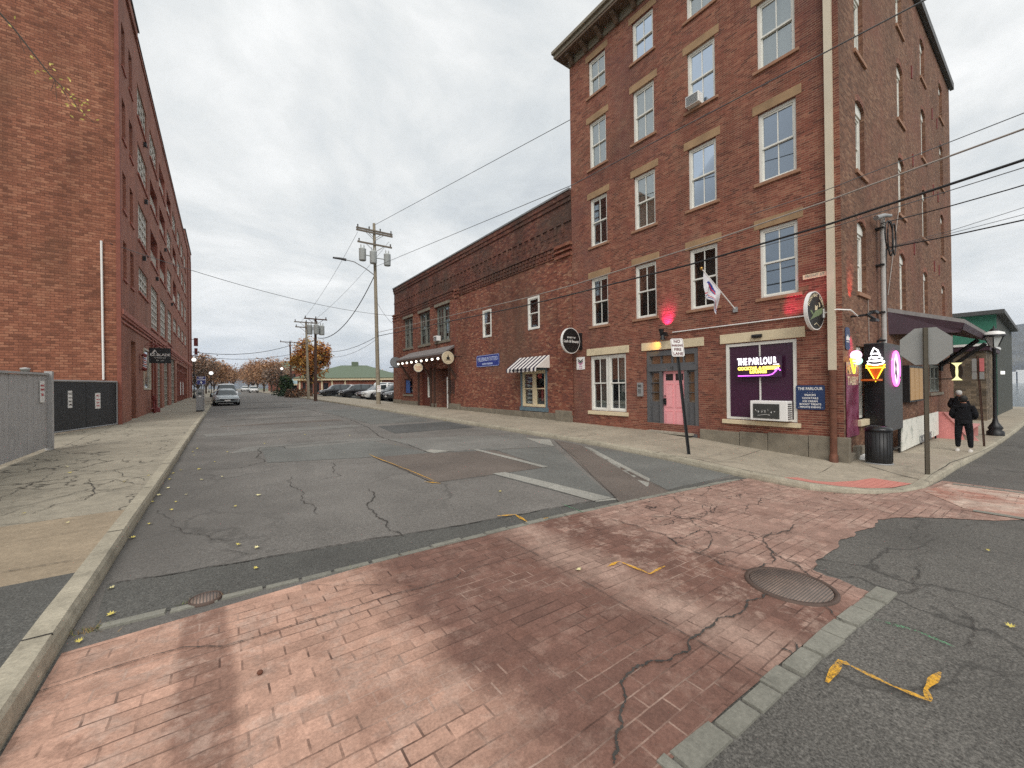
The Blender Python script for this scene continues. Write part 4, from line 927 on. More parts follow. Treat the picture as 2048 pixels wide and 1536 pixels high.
holes += [(2.5, 3.75, -1.6, 2.4, .35), (6.2, 8.9, .0, 2.35, .2)]+[(a, b, -1.6, 2.7, .25) for a, b in gr]+[(27.2, 41.5, -1.5, 2.6, .25, 2)]
W1 = 50.0
mb = MB(); wall(mb, PW, 0, W1, -1.7, 18.3, holes, 0, 1)
mb.build('street_wall', [M['brick_paint'], M['interior'], M['brick_quoin'], M['brick_balc']], root, local=True)
mb = MB(); mb.quad((0, 0, -2), (-26, 0, -2), (-26, 0, 18.5), (0, 0, 18.5)); mb.build('gable_wall', M['brick_gable'], root, local=True)
mb = MB(); mb.quad((0, W1, -2), (-26, W1, -2), (-26, W1, 18.3), (0, W1, 18.3)); mb.quad((-26, 0, 18), (0, 0, 18), (0, W1, 18), (-26, W1, 18), 1); mb.build('rear_wall', [M['brick_gable'], M['tar']], root, local=True)
mb = MB()
def lb(u0, u1, v0, v1, d0, d1, m=0): mb.pbox(PW, u0, u1, v0, v1, d0, d1, m)
lb(0, 4.5, 18.3, 18.75, -.3, .1); lb(4.5, 38.5, 18.3, 18.5, -.3, .06); lb(38.5, W1, 18.3, 19.3, -.3, .08); lb(38.4, W1, 19.3, 19.4, -.3, .16, 1); lb(-.05, 4.6, 18.75, 18.83, -.35, .16, 1); lb(4.6, 38.4, 18.5, 18.56, -.32, .1, 1)
mb.build('parapet', [M['brick_paint'], M['dkgrey']], root, local=True)
mb = MB(); lb(-.06, W1, 3.28, 3.5, 0, .12); lb(-.06, W1, 3.16, 3.28, 0, .07); lb(-.04, W1, 2.95, 3.02, 0, .06); mb.build('belt_course', M['belt'], root, local=True)
mb = MB(); lb(-.12, .12, -1.7, 18.3, -.1, .04); 
mb.build('pier', M['brick_quoin'], root, local=True)
for q in ((9.2, 9.5), (10.6, 11.3), (43.5, 44.2), (49, 50)): mb = MB(); lb(*q, -1.6, 3.15 if q[0] < 43 else 18.3, 0, .1); mb.build('pier', M['brick_quoin'], root, local=True)
for (a, b, z0, z1, bal) in wins: mb = MB(); lb(a-.1, b+.1, z0-.1, z0-.003, -.05, .07); mb.build('sill', M['belt'], root, local=True)
for a, b, z0, z1 in nar: mb = MB(); lb(a-.06, b+.06, z0-.1, z0-.003, -.05, .06); mb.build('sill', M['belt'], root, local=True)
def gridwin(a, b, z0, z1, nc, nr, mat_, rec=.09, bar=.06):
    mb = MB()
    for i in range(nc+1):
        u = a+(b-a)*i/nc; mb.pbox(PW, max(a, u-bar/2), min(b, u+bar/2), z0, z1, -rec-.05, -rec+.02)
    for j in range(nr+1):
        z = z0+(z1-z0)*j/nr; mb.pbox(PW, a, b, max(z0, z-bar/2), min(z1, z+bar/2), -rec-.045, -rec+.028)
    w = mb.build('window', M[mat_], root, local=True); g = MB(); g.quad(PW(a, z0, -rec-.03), PW(b, z0, -rec-.03), PW(b, z1, -rec-.03), PW(a, z1, -rec-.03)); g.build('pane', M['glass_opaque'], w, local=True)
for (a, b, z0, z1, bal) in wins:
    if bal:
        mb = MB(); mb.tube([PW(a, z0+.9, -.1), PW(b, z0+.9, -.1)], .03, 5); mb.tube([PW(a, z0+.12, -.1), PW(b, z0+.12, -.1)], .02, 5)
        for i in range(19): u = a+(b-a)*i/18; mb.tube([PW(u, z0+.1, -.1), PW(u, z0+.9, -.1)], .012, 4)
        mb.build('balcony_rail', M['gridwhite'], root, local=True)
    else: gridwin(a, b, z0, z1, 4, 6 if z1-z0 > 2.4 else (3 if z1-z0 < 1.5 else 4), 'gridwhite')
for a, b, z0, z1 in nar: gridwin(a, b, z0, z1, 1, 3, 'gridpink', bar=.07, rec=.14)
for a, b in gr: gridwin(a, b, -1.5, 2.7, 4, 7, 'gridgrey', rec=.12, bar=.07)
mb = MB(); mb.pbox(PW, 14.2, 17.7, 14.6, 16.1, -.5, -.45); mb.build('balcony_screen', M['signwhite'], root, local=True)
mb = MB(); mb.pbox(PW, 2.55, 3.7, -1.5, 1.05, -.3, -.2); d_ = mb.build('door', M['trimgrey'], root, local=True); mb = MB(); mb.ball(PW(3.55, -.4, -.17), .05); mb.build('handle', M['chrome'], d_, local=True)
mb = MB(); mb.pbox(PW, 2.55, 3.7, 1.08, 2.38, -.3, -.25); mb.build('transom_light', M['warmblind'], root, local=True)
mb = MB(); f = .09
for q in ((6.21, 6.21+f, .01, 2.34), (8.89-f, 8.89, .01, 2.34), (6.3, 8.8, .01, .1), (6.3, 8.8, 2.25, 2.34)): mb.pbox(PW, *q, -.1, .04)
w = mb.build('window', M['trim'], root, local=True); g = MB(); g.quad(PW(6.3, .1, -.04), PW(8.8, .1, -.04), PW(8.8, 2.25, -.04), PW(6.3, 2.25, -.04)); g.build('pane', M['glass_opaque'], w, local=True)
mb = MB(); u = 27.6
while u < 41.2: mb.pbox(PW, u, u+.25, -1.5, 2.6, -.24, -.05); u += 1.7
mb.pbox(PW, 27.2, 41.5, 1.9, 2.05, -.24, -.08); mb.pbox(PW, 27.2, 41.5, -.6, -.5, -.24, -.1); mb.build('timber_bay', M['brick_quoin'], root, local=True)
mb = MB(); [mb.pbox(PW, u, u+.6, -.6, .8, -.06, -.03) for u in (31.6, 35.0)]; mb.build('paper_notice', M['signwhite'], root, local=True)
mb = MB()
for u, z in ((6.9, 13.9), (7.1, 10.7), (17, 10.7), (11.8, 7.3), (6.2, 7.2), (21.8, 7.3)): mb = MB(); mb.pbox(PW, u, u+.12, z, z+.25, 0, .15); mb.build('scupper', M['black'], root, local=True)
mb = MB()
for u in (7.4, 24.0): mb = MB(); mb.tube([PW(u, 2.66, 0), PW(u, 2.7, .25), PW(u, 2.6, .45)], .02, 5); mb.lathe(PW(u, 2.5, .47), [(.02, .12), (.14, 0)], 10); mb.build('gooseneck_light', M['terracotta'], root, local=True)
mb = MB(); mb.tube([PW(8.0, -1.4, .25), PW(8.0, -.5, .25), PW(8.6, -.5, .25), PW(8.6, -1.4, .25)], .07, 8); mb.lathe(PW(8.0, -.6, .25), [(.12, 0), (.12, .25)], 10); mb.lathe(PW(8.9, -1.4, .3), [(.15, 0), (.15, .3), (.01, .35)], 10); mb.tube([PW(7.2, -1.1, .12), PW(8.0, -1.1, .25)], .04, 6); mb.build('standpipe', M['terracotta'], root, local=True)
mb = MB(); mb.tube([(-.55, -.06, 6.3), (-.52, -.06, .45)], .04, 8); mb.build('conduit', M['signwhite'], root, local=True)
mb = MB(); mb.tube([PW(46, 6.8, 0), PW(46, 6.8, .9)], .04, 5); mb.tube([PW(46, 4.6, 0), PW(46, 4.6, .9)], .04, 5); mb.box(.5, .95, 45.9, 46.1, 5.9, 7.0); mb.box(.55, .9, 45.9, 46.1, 4.7, 5.6); mb.build('blade_sign', M['terracotta'], root, local=True)
# ---------------------------------------------------------------- buildings down the side street
root = thing('brick_annex', (38, 6, -2.6), 'low brown stone annex with a white capped parapet beyond the corner building', 'building')
XA = 34.0
def PA(u, v, d): return (XA-d, u, v)
mb = MB(); wall(mb, PA, 2.45, 14, -3, 1.6, [], 0, 0); mb.quad((XA, 2.45, -3), (39.5, 2.45, -3), (39.5, 2.45, 1.6), (XA, 2.45, 1.6)); mb.build('wall', M['brick_annex'], root)
mb = MB(); mb.box(XA-.15, 39.9, 2.3, 14, 1.6, 1.85, 0); mb.box(XA-.2, 39.9, 2.25, 14, 1.85, 1.98, 1); mb.build('roof_edge', [M['plumwood'], M['signwhite']], root)
mb = MB(); mb.tube([(XA-.08, 4.1, -2.6), (XA-.08, 4.1, 1.6)], .05, 8); mb.build('downpipe', M['galv'], root)
root = thing('green_metal_building', (46, 7, -2.6), 'tall shed like building with green front and dark olive side near the river', 'building')
mb = MB(); X0, X1, Y0, Y1 = 40, 53, 2.42, 16
z0, z1 = 4.15, 3.9
mb.quad((X0, Y0, -3), (X0, Y1, -3), (X0, Y1, z0+.1), (X0, Y0, z0), 0); mb.quad((X0, Y0, -3), (X1, Y0, -3), (X1, Y0, z1), (X0, Y0, z0), 1); mb.quad((X1, Y0, -3), (X1, Y1, -3), (X1, Y1, z1), (X1, Y0, z1), 1); mb.build('wall', [M['green'], M['darksiding']], root)
mb = MB(); mb.add([(X0-.4, Y0-.35, z0), (X0-.4, Y1, z0+.1), (X1, Y1, z1), (X1, Y0-.35, z1), (X0-.4, Y0-.35, z0+.25), (X0-.4, Y1, z0+.35), (X1, Y1, z1+.25), (X1, Y0-.35, z1+.25)], [(0, 1, 2, 3), (4, 5, 6, 7), (0, 1, 5, 4), (0, 3, 7, 4), (3, 2, 6, 7)], 0); mb.build('roof', M['dkgrey'], root)
mb = MB(); mb.box(42.4, 42.9, Y0-.15, Y0, .35, .55); mb.build('wall_lamp', M['lampwhite'], root)
# ---------------------------------------------------------------- buildings across the car park
def school():
    r = thing('long_brick_hall', (30, 96, -1.2), 'single storey brick hall with green hipped roof and white eaves beyond the car park', 'building')
    a, b = (13.5, 94.5), (33.5, 86.5); dx, dy = b[0]-a[0], b[1]-a[1]; L = math.hypot(dx, dy); t = (dx/L, dy/L); n = (t[1], -t[0])
    P = lambda u, v, d: (a[0]+t[0]*u+n[0]*d, a[1]+t[1]*u+n[1]*d, v)
    mb = MB(); hl = [(1, 1.6, -1.2, 1.2, .1)]+[(u, u+1.0, -1.0, 1.0, .15) for u in (3.2, 5.0)]+[(14.3+i*1.1, 15.1+i*1.1, -.8, .6, .15) for i in range(2)]+[(18.2+i*1.0, 19+i*1.0, -.8, .6, .15) for i in range(3)]
    wall(mb, P, 0, L, -1.3, 1.9, hl, 0, 1); wall(mb, lambda u, v, d: P(0, v, -u), 0, 14, -1.3, 1.9, []); mb.quad(P(L, -1.3, 0), P(L, -1.3, -14), P(L, 1.9, -14), P(L, 1.9, 0)); mb.build('wall', [M['brick_school'], M['darkglass']], r)
    mb = MB(); mb.pbox(P, -.6, L+.6, 1.55, 2.05, -.1, .6); 
    for u in (.3, 2.6, 4.6, 6.6, 9.2, 16.6): mb.pbox(P, u, u+.3, -1.25, 1.55, 0, .12)
    mb.build('eaves_and_columns', M['cream'], r)
    mb = MB(); mb.pbox(P, 15.9, 17.6, -.3, .9, .1, .16, 0); mb.pbox(P, 16.4, 17.0, .1, .6, .16, .18, 1); mb.build('notice_board', [M['cream'], M['ink']], r)
    mb = MB(); e = [P(-.8, 2.05, .8), P(L+.8, 2.05, .8), P(L+.8, 2.05, -15), P(-.8, 2.05, -15), P(7.5, 5.1, -7.2), P(L-8.5, 5.1, -7.2)]
    mb.add(e, [(0, 1, 5, 4), (1, 2, 5), (2, 3, 4, 5), (3, 0, 4)]); rf = mb.build('roof', M['greenroof'], r); mb = MB(); mb.pbox(P, 9.8, 11.2, 4.8, 5.9, -7.8, -6.6); mb.build('cupola', M['greenroof'], rf)
school()
def house(name, loc, label, W_, D_, H_, wallm, roofm, rh, rz=0, wins=3):
    r = thing(name, (*loc, tz(*loc)+.25), label, 'building', rz=rz); z = 0
    mb = MB(); P = lambda u, v, d: (u, -d, v)
    hl = [(-W_/2+W_*(i+.3)/wins, -W_/2+W_*(i+.7)/wins, H_*.35, H_*.8, .1) for i in range(wins)]
    wall(mb, P, -W_/2, W_/2, -.6, H_, hl, 0, 1); mb.quad((-W_/2, 0, -.6), (-W_/2, D_, -.6), (-W_/2, D_, H_), (-W_/2, 0, H_)); mb.quad((W_/2, 0, -.6), (W_/2, D_, -.6), (W_/2, D_, H_), (W_/2, 0, H_)); mb.build('wall', [M[wallm], M['darkglass']], r, local=True)
    mb = MB(); o = .4; mb.add([(-W_/2-o, -o, H_), (W_/2+o, -o, H_), (W_/2+o, D_+o, H_), (-W_/2-o, D_+o, H_), (-W_/2+W_*.2, D_/2, H_+rh), (W_/2-W_*.2, D_/2, H_+rh)], [(0, 1, 5, 4), (1, 2, 5), (2, 3, 4, 5), (3, 0, 4)]); mb.build('roof', M[roofm], r, local=True)
    mb = MB(); mb.box(-W_/2-o, W_/2+o, -o-.05, -o+.02, H_-.3, H_+.02); mb.build('eaves_board', M['cream'], r, local=True)
    return r
house('brick_house', (20, 150), 'brick building with green hipped roof seen behind the orange tree', 14, 12, 7, 'brick_school', 'greenroof', 3, -.3)
house('awning_shop', (16.2, 108), 'small dark shop with pale blue awning roof left of the orange tree', 6, 6, 2.0, 'brown', 'awningblue', 1.3, -.15, 2)
house('grey_roof_house', (52, 112), 'white gabled building with long grey roof beside the brick hall', 16, 12, 2.8, 'signwhite', 'roofgrey', 2.6, -.4, 4)
house('white_cottage', (33, 78.5), 'small white cottage with a dark roof behind the parked cars', 7, 5, 2.4, 'signwhite', 'roofgrey', 1.6, -.5, 3)
# ---------------------------------------------------------------- fences on the left
t = thing('board_fence', (-3.62, 12, pz(-3.6, 12)), 'tall weathered grey board fence with a top rail', 'fence')
r = random.Random(3); y = 4.0
mb = MB()
while y < 15.7:
    w_ = r.uniform(.2, .3); zz = pz(-3.6, y); o = r.uniform(-.008, .008); mb.box(-3.66+o, -3.62+o, y+.004, min(y+w_, 15.78)-.004, zz+.08, zz+1.98+r.uniform(-.01, .01)); y += w_
mb.build('boards', M['wood_fence'], t)
mb = MB(); n = 12
for i in range(n):
    a, b = 4+i*.98, 4+(i+1)*.98; mb.add([(x, yy, pz(-3.6, yy)+dz) for yy in (a, b) for x, dz in ((-3.68, 1.98), (-3.58, 1.98), (-3.58, 2.03), (-3.68, 2.03))], [(0, 1, 2, 3), (4, 5, 6, 7), (0, 1, 5, 4), (1, 2, 6, 5), (2, 3, 7, 6), (3, 0, 4, 7)])
mb.build('top_rail', M['wood_fence'], t)
mb = MB(); mb.box(-3.67, -3.53, 15.78, 15.92, pz(-3.6, 15.8), pz(-3.6, 15.8)+2.08); mb.lathe((-3.9, 15.4, pz(-3.6, 15.8)+1.8), [(.08, 0), (.08, .3), (.09, .3), (.09, .34), (.01, .36)], 12); mb.build('post', M['wood_fence'], t)
def sign_lines(name, t_or_none, P, w, h, lines, face, ink, label=None, cat=None, th=.012, parent=None, border=None, bold=.0, rr=None):
    mb = MB(); rr = rr if rr is not None else min(w, h)*.06
    def rnd(w, h, rr): 
        pts = []
        for cx, cy, a0 in ((w/2-rr, h/2-rr, 0), (-w/2+rr, h/2-rr, 90), (-w/2+rr, -h/2+rr, 180), (w/2-rr, -h/2+rr, 270)):
            for k in range(4): a = rad(a0+k*30); pts.append((cx+rr*math.cos(a), cy+rr*math.sin(a)))
        return pts
    mb.prism(P, rnd(w, h, rr), -th, 0, 0)
    if border:
        o, i_ = rnd(w-.03, h-.03, rr), rnd(w-.03-border*2, h-.03-border*2, rr*.8); n = len(o)
        mb.add([P(u, v, .002) for u, v in o]+[P(u, v, .002) for u, v in i_], [(k, (k+1) % n, n+(k+1) % n, n+k) for k in range(n)], 1)
    for s_, u, v, size, m in lines: mb.text(P, s_, u, v, size, .004, .003, m, bold=bold, fit=w*.86)
    return mb.build(name, [M[face]]+[M[i] for i in ink], parent)
def Pl(c, right, up=Vector((0, 0, 1)), nrm=None):
    c = Vector(c); right = Vector(right).normalized(); up = Vector(up); nrm = Vector(nrm) if nrm is not None else right.cross(up)
    return lambda u, v, d: c+right*u+up*v+nrm*d
q = online = None
pf = Pl((-3.52, 15.0, pz(-3.6, 15)+1.65), (0, -1, 0), nrm=(1, 0, 0)); 
o = sign_lines('fence_notice', None, Pl((-3.6, 15.35, pz(-3.6, 15.3)+1.55), (0, 1, 0), nrm=(1, 0, 0)), .32, .55, [('PRIVATE', 0, .15, .07, 1), ('PARKING', 0, .05, .07, 1), ('NO', 0, -.08, .1, 1)], 'signwhite', ['red']); tag(o, 'white notice on the end board of the grey fence', 'notice')
A, B = Vector((-4.62, 20.2)), Vector((-3.46, 23.75)); dv = (B-A).normalized(); zg = pz(-3.7, 20)
t = thing('sheet_gate', (A.x, A.y, zg), 'black sheet metal gate between the grey fence and the brick warehouse', 'gate')
Pg = lambda u, v, d: Vector((A.x+dv.x*u+dv.y*d, A.y+dv.y*u-dv.x*d, zg+v)); Lg = (B-A).length
mb = MB(); u = 0
while u < Lg-.02: mb.pbox(Pg, u+.003, min(u+.62, Lg)-.003, .1, 1.82, -.03, random.uniform(0, .008)); u += .62
mb.pbox(lambda u, v, d: Pg(-u, v, d), 0, 1.5, .1, 1.82, -.03, 0)
mb.build('sheets', M['gateblack'], t); mb = MB(); mb.tube([Pg(-1.5, 1.86, 0), Pg(Lg, 1.86, 0)], .04, 8); mb.tube([Pg(0, .08, .02), Pg(Lg, .08, .02)], .03, 6); mb.tube([Pg(Lg-.03, 0, .02), Pg(Lg-.03, 1.85, .02)], .03, 6); mb.build('frame', M['galv'], t)
for k, u in enumerate((1.0, 2.5)):
    o = sign_lines('gate_notice', None, Pl(Pg(u, 1.2 if k == 0 else 1.1, .02), (dv.x, dv.y, 0), nrm=(dv.y, -dv.x, 0)), .3 if k else .2, .62, [('NO', 0, .2, .11, 1), ('PARKING', 0, .05, .055, 1), ('ANY', 0, -.08, .09, 1), ('TIME', 0, -.2, .09, 1)], 'signwhite', ['ink' if k == 0 else 'red'])
    tag(o, ['narrow white notice with black words on the black gate', 'white notice with red words on the black gate nearest the warehouse'][k], 'notice')
# ---------------------------------------------------------------- warehouse signs
t = thing('hanging_sign', (-2.6, 30.7, 2), 'square black hanging sign of a barber shop with white lettering', 'hanging sign')
Pq = Pl((-2.65, 30.7, 1.98), (1, 0, 0), nrm=(0, -1, 0))
mb = MB(); mb.prism(Pq, [(-.48, -.46), (.48, -.46), (.48, .42), (-.48, .42)], -.02, .02, 0)
mb.text(Pq, 'EZ-BLADE', 0, .02, .2, .024, .004, 1, bold=.004, fit=.88); mb.text(Pq, 'BARBER SHOP', 0, -.15, .085, .024, .004, 1); mb.text(Pq, 'EST   2022', 0, -.3, .08, .024, .004, 1)
mb.prism(Pq, [(-.36, .1), (-.3, .1), (-.2, .24), (-.16, .12), (-.12, .12), (-.22, .32), (-.26, .3), (-.33, .16)], .021, .026, 1); mb.build('sign_board', [M['black'], M['signwhite']], t)
mb = MB(); mb.tube([Pq(-.7, .55, 0), Pq(.52, .55, 0)], .02, 6); mb.tube([Pq(-.48, .55, 0), Pq(-.48, .0, .03)], .012, 5); mb.tube([Pq(.48, .55, 0), Pq(.48, .0, .03)], .012, 5); mb.build('bracket', M['terracotta'], t)
s = NT('barber stripes'); q = s.sep(s.obj()); a = s.math('ARCTAN2', q[1], q[0]); f = s.math('FRACT', s.math('ADD', s.math('DIVIDE', a, 2*math.pi), s.math('MULTIPLY', q[2], 5.0)))
M['stripes'] = s.fin(s.ramp(f, [(0, lin(236, 234, 230)), (.25, lin(190, 40, 44)), (.5, lin(236, 234, 230)), (.75, lin(50, 60, 130))], 'CONSTANT'), .3)
t = thing('barber_pole', (-3.13, 28.9, 1.05), 'red white and blue striped barber pole on the warehouse wall', 'barber pole')
mb = MB(); mb.lathe((0, 0, 0), [(.08, .12), (.08, .72)], 14); o = mb.build('striped_cylinder', M['stripes'], t, local=True)
mb = MB(); mb.lathe((0, 0, 0), [(.02, -.05), (.1, 0), (.13, .07), (.09, .12)], 14); mb.lathe((0, 0, 0), [(.09, .72), (.13, .77), (.1, .84), (.02, .9)], 14); mb.box(-.22, -.18, -.03, .03, 0, .85); mb.box(-.2, 0, -.02, .02, 0, .03); mb.box(-.2, 0, -.02, .02, .8, .83); mb.build('end_caps', M['terracotta'], t, local=True)
# ---------------------------------------------------------------- signs on the low building
def disc(name, c, rx, rz_, right, nrm, face, label, cat, rimm='signwhite', th=.05, deco=None, bracket=None):
    t = thing(name, c, label, cat); P = Pl(c, right, nrm=nrm); mb = MB()
    pts = [(rx*math.cos(2*math.pi*i/40), rz_*math.sin(2*math.pi*i/40)) for i in range(40)]
    mb.prism(P, [(u, v) for u, v in pts], -th, th*.6, 1); mb.prism(P, [(u*.95, v*.95) for u, v in pts], -th-.004, th*.6+.004, 0)
    ms = [M[face], M[rimm]]
    if deco: ms += deco(mb, lambda u, v, d: P(u, v, d+th*.6+.004))
    mb.build('sign_face', ms, t)
    if bracket: mb = MB(); bracket(mb, P); mb.build('bracket', M['black'], t)
    return t
def d1(mb, P): mb.text(P, 'SOCIETY OF', 0, .12, .085, .003, .003, 2, bold=.002); mb.text(P, 'Lash & Beauty', 0, -.03, .155, .003, .003, 2, bold=.002, fit=.84); return [M['signwhite']]
disc('projecting_sign', (11.57, 11.75, 1.78), .5, .52, (1, 0, 0), (0, -1, 0), 'black', 'round black projecting sign of a beauty salon with white script', 'projecting sign', deco=d1, th=.06, bracket=lambda mb, P: (mb.pbox(P, .5, .62, -.35, .35, -.05, .05), mb.pbox(P, .4, .6, -.03, .03, -.03, .03)))
o = sign_lines('wall_plaque', None, Pl(PF(11.8, .88, .02), (0, -1, 0), nrm=(-1, 0, 0)), .46, .52, [], 'signwhite', ['ink', 'pinkneonoff']); tag(o, 'small white wall plaque with a dark and pink chevron emblem', 'plaque')
mb = MB(); P = Pl(PF(11.8, .92, .022), (0, -1, 0), nrm=(-1, 0, 0))
for k, m in ((0, 0), (1, 0), (2, 1)):
    v = .09-k*.065; mb.prism(P, [(-.13, v+.05), (0, v-.03), (.13, v+.05), (.13, v+.005), (0, v-.075), (-.13, v+.005)], 0, .004, m)
mb.text(P, 'VIVE', 0, -.17, .09, .002, .003, 1); mb.text(P, 'STUDIO', 0, -.25, .06, .002, .003, 1); 
e = mb.build('emblem', [M['ink'], M['pinkneonoff']]); e.parent = o
P = Pl(PF(18.93, 1.4, .03), (0, -1, 0), nrm=(-1, 0, 0))
o = sign_lines('shop_sign', None, P, 2.35, .66, [('MILLENNIUM TATTOO', 0, .08, .31, 1), ('& BODY PIERCING', 0, -.18, .13, 1)], 'blue', ['signpale'], border=.02, bold=.006, rr=.1); tag(o, 'long blue tattoo shop sign with pale lettering on the brick wall', 'shop sign')
# striped awning
t = thing('striped_awning', (12.2, 14.9, 1), 'navy and white striped shop awning over the tattoo shop window', 'awning')
s = NT('awning canvas'); q = s.sep(s.obj()); f = s.math('FRACT', s.math('DIVIDE', q[1], .3)); M['awning'] = s.fin(s.mix(s.math('GREATER_THAN', f, .52), lin(226, 220, 214), lin(52, 46, 66)), .8)
mb = MB(); y0, y1, zt, zb, dd = 13.75, 16.05, 1.36, .78, .8
n = 24
mb.quad(PF(y0, zt, 0), PF(y1, zt, 0), PF(y1, zb, dd), PF(y0, zb, dd)); 
for yy in (y0, y1): mb.add([PF(yy, zt, 0), PF(yy, zb, dd), PF(yy, zb, 0)], [(0, 1, 2)], 0)
for i in range(n):
    a, b = y0+(y1-y0)*i/n, y0+(y1-y0)*(i+1)/n; m_ = (a+b)/2; mb.add([PF(a, zb, dd), PF(b, zb, dd), PF(b, zb-.13, dd+.01), PF(m_, zb-.19, dd+.01), PF(a, zb-.13, dd+.01)], [(0, 1, 2, 3, 4)], 0)
mb.build('canvas', M['awning'], t, recalc=False); mb = MB(); mb.text(lambda u, v, d: PF(14.9-u, v, dd+.015+d), 'MILLENNIUM TATTOO', 0, zb-.08, .13, .003, .002, 0, bold=.003); mb.build('valance_lettering', M['ink'], t)
# signs round the canopy
def d2(mb, P): 
    for r0, r1 in ((.29, .3), (.2, .205)):
        n = 30; vs = [P(r*math.cos(2*math.pi*i/n), r*math.sin(2*math.pi*i/n), .002) for r in (r0, r1) for i in range(n)]; mb.add(vs, [(i, (i+1) % n, n+(i+1) % n, n+i) for i in range(n)], 2)
    mb.prism(P, [(-.1, -.1), (.1, -.1), (.12, .02), (.05, .02), (.03, .14), (0, .2), (-.03, .14), (-.05, .02), (-.12, .02)], .001, .004, 2); mb.prism(P, [(-.17, -.16), (.17, -.16), (.17, -.12), (-.17, -.12)], .001, .004, 2); return [M['ink']]
disc('round_sign', (11.25, 21.9, 1.72), .39, .39, (1, 0, 0), (0, -1, 0), 'cream', 'round cream sign with dark crest at the near end of the canopy', 'round sign', deco=d2, rimm='trim', bracket=lambda mb, P: mb.tube([P(.3, .1, 0), P(.95, .1, 0)], .02, 5))
disc('round_sign', (11.2, 30.6, 1.9), .42, .42, (1, 0, 0), (0, -1, 0), 'grey', 'round grey metal sign at the far end of the canopy', 'round sign', rimm='dkgrey', bracket=lambda mb, P: mb.tube([P(-.5, -.4, 0), P(1.0, -.4, 0)], .03, 5))
def d3(mb, P): mb.text(P, 'Tavern', 0, .04, .16, .002, .003, 2); mb.text(P, 'OPEN', 0, -.12, .1, .002, .003, 2); return [M['red']]
disc('round_sign', (11.1, 26.0, 1.3), .3, .3, (.95, -.3, 0), (-.3, -.95, 0), 'cream', 'small oval cream sign with red words hanging under the canopy', 'round sign', deco=d3, bracket=lambda mb, P: mb.tube([P(0, .28, 0), P(0, .6, 0)], .01, 4))
t = thing('string_lights', (11.1, 26, 1.8), 'string of round lit bulbs under the canopy edge', 'string lights')
mb = MB(); pts = []
for k in range(9):
    y = 22.9+k*.85
    pts.append((11.08, y, 1.80))
    if k < 8: pts.append((11.08, y+.42, 1.72))
    b = MB(); b.ball((11.08, y, 1.72), .075, 0, 10); b.build('bulb', M['bulb'], t)
mb.tube(pts, .012, 4); mb.build('cable', M['black'], t)
# ---------------------------------------------------------------- corner building fittings
M['neonwhite'] = M['neonw']
t = thing('neon_sign', PF(4.98, .43, .1), 'lit neon sign with white yellow and purple tubes in the purple shop window', 'neon sign')
Pn = Pl(PF(4.98, .43, .06), (0, -1, 0), nrm=(-1, 0, 0))
mb = MB(); mb.pbox(Pn, -.58, .58, -.29, .29, 0, .008); mb.build('acrylic_panel', M['acrylic'], t)
mb = MB()
for i, (ch, u, w_) in enumerate((('T', -.505, 1), ('H', -.41, 1), ('E', -.315, 1), ('P', -.205, 1), ('A', -.105, 1), ('R', -.015, 1), ('L', .085, 1), ('O', .185, 1), ('U', .305, 1), ('R', .42, 1))): mb.text(Pn, ch, u, .15 if i < 9 else .17, .27 if i < 9 else .22, .03, .012, 0, sx=.5, bold=.005)
mb.tube([Pn(.38, .05, .03), Pn(.52, .05, .03)], .01, 5); mb.build('white_lettering', M['neonw'], t)
mb = MB(); mb.text(Pn, 'COCKTAIL & DESSERT', 0, -.04, .115, .03, .01, 0, sx=.93, bold=.006); mb.text(Pn, 'LOUNGE', -.0, -.14, .105, .03, .01, 0, bold=.006); mb.build('yellow_lettering', M['neony'], t)
mb = MB(); mb.tube([Pn(-.53, -.24, .03), Pn(.25, -.24, .03), Pn(.36, -.21, .03), Pn(.44, -.13, .03), Pn(.49, -.05, .03)], .012, 6); mb.tube([Pn(.42, -.11, .03), Pn(.49, -.04, .03), Pn(.55, -.12, .03)], .012, 6); mb.build('purple_arrow', M['neonp'], t)
# window air conditioner with chalkboard
t = thing('air_conditioner', PF(4.8, -.8, .2), 'white window air conditioner with a chalkboard on its side in the purple window', 'air conditioner')
mb = MB(); mb.box(PX-.32, PX+.02, 4.2, 5.1, -1.03, -.5); mb.build('case', M['signwhite'], t, bevel=.015)
mb = MB(); mb.pbox(PF, 4.38, 5.02, -.97, -.58, .325, .335); 
cb = mb.build('chalkboard', M['chalk'], t); mb = MB(); rr = random.Random(5)
for k in range(7): mb.tube([PF(4.95-k*.075+rr.uniform(-.02, .02), -.78+rr.uniform(-.05, .05), .338) for _ in range(4)], .004, 4)
mb.tube([PF(4.9, -.9, .338), PF(4.7, -.86, .338), PF(4.6, -.88, .338)], .004, 4); mb.build('chalk_marks', M['signwhite'], cb)
mb = MB(); [mb.box(PX-.29, PX-.05, 4.19, 4.2, -.98+i*.055, -.955+i*.055) for i in range(8)]; mb.build('louvres', M['dkgrey'], t)
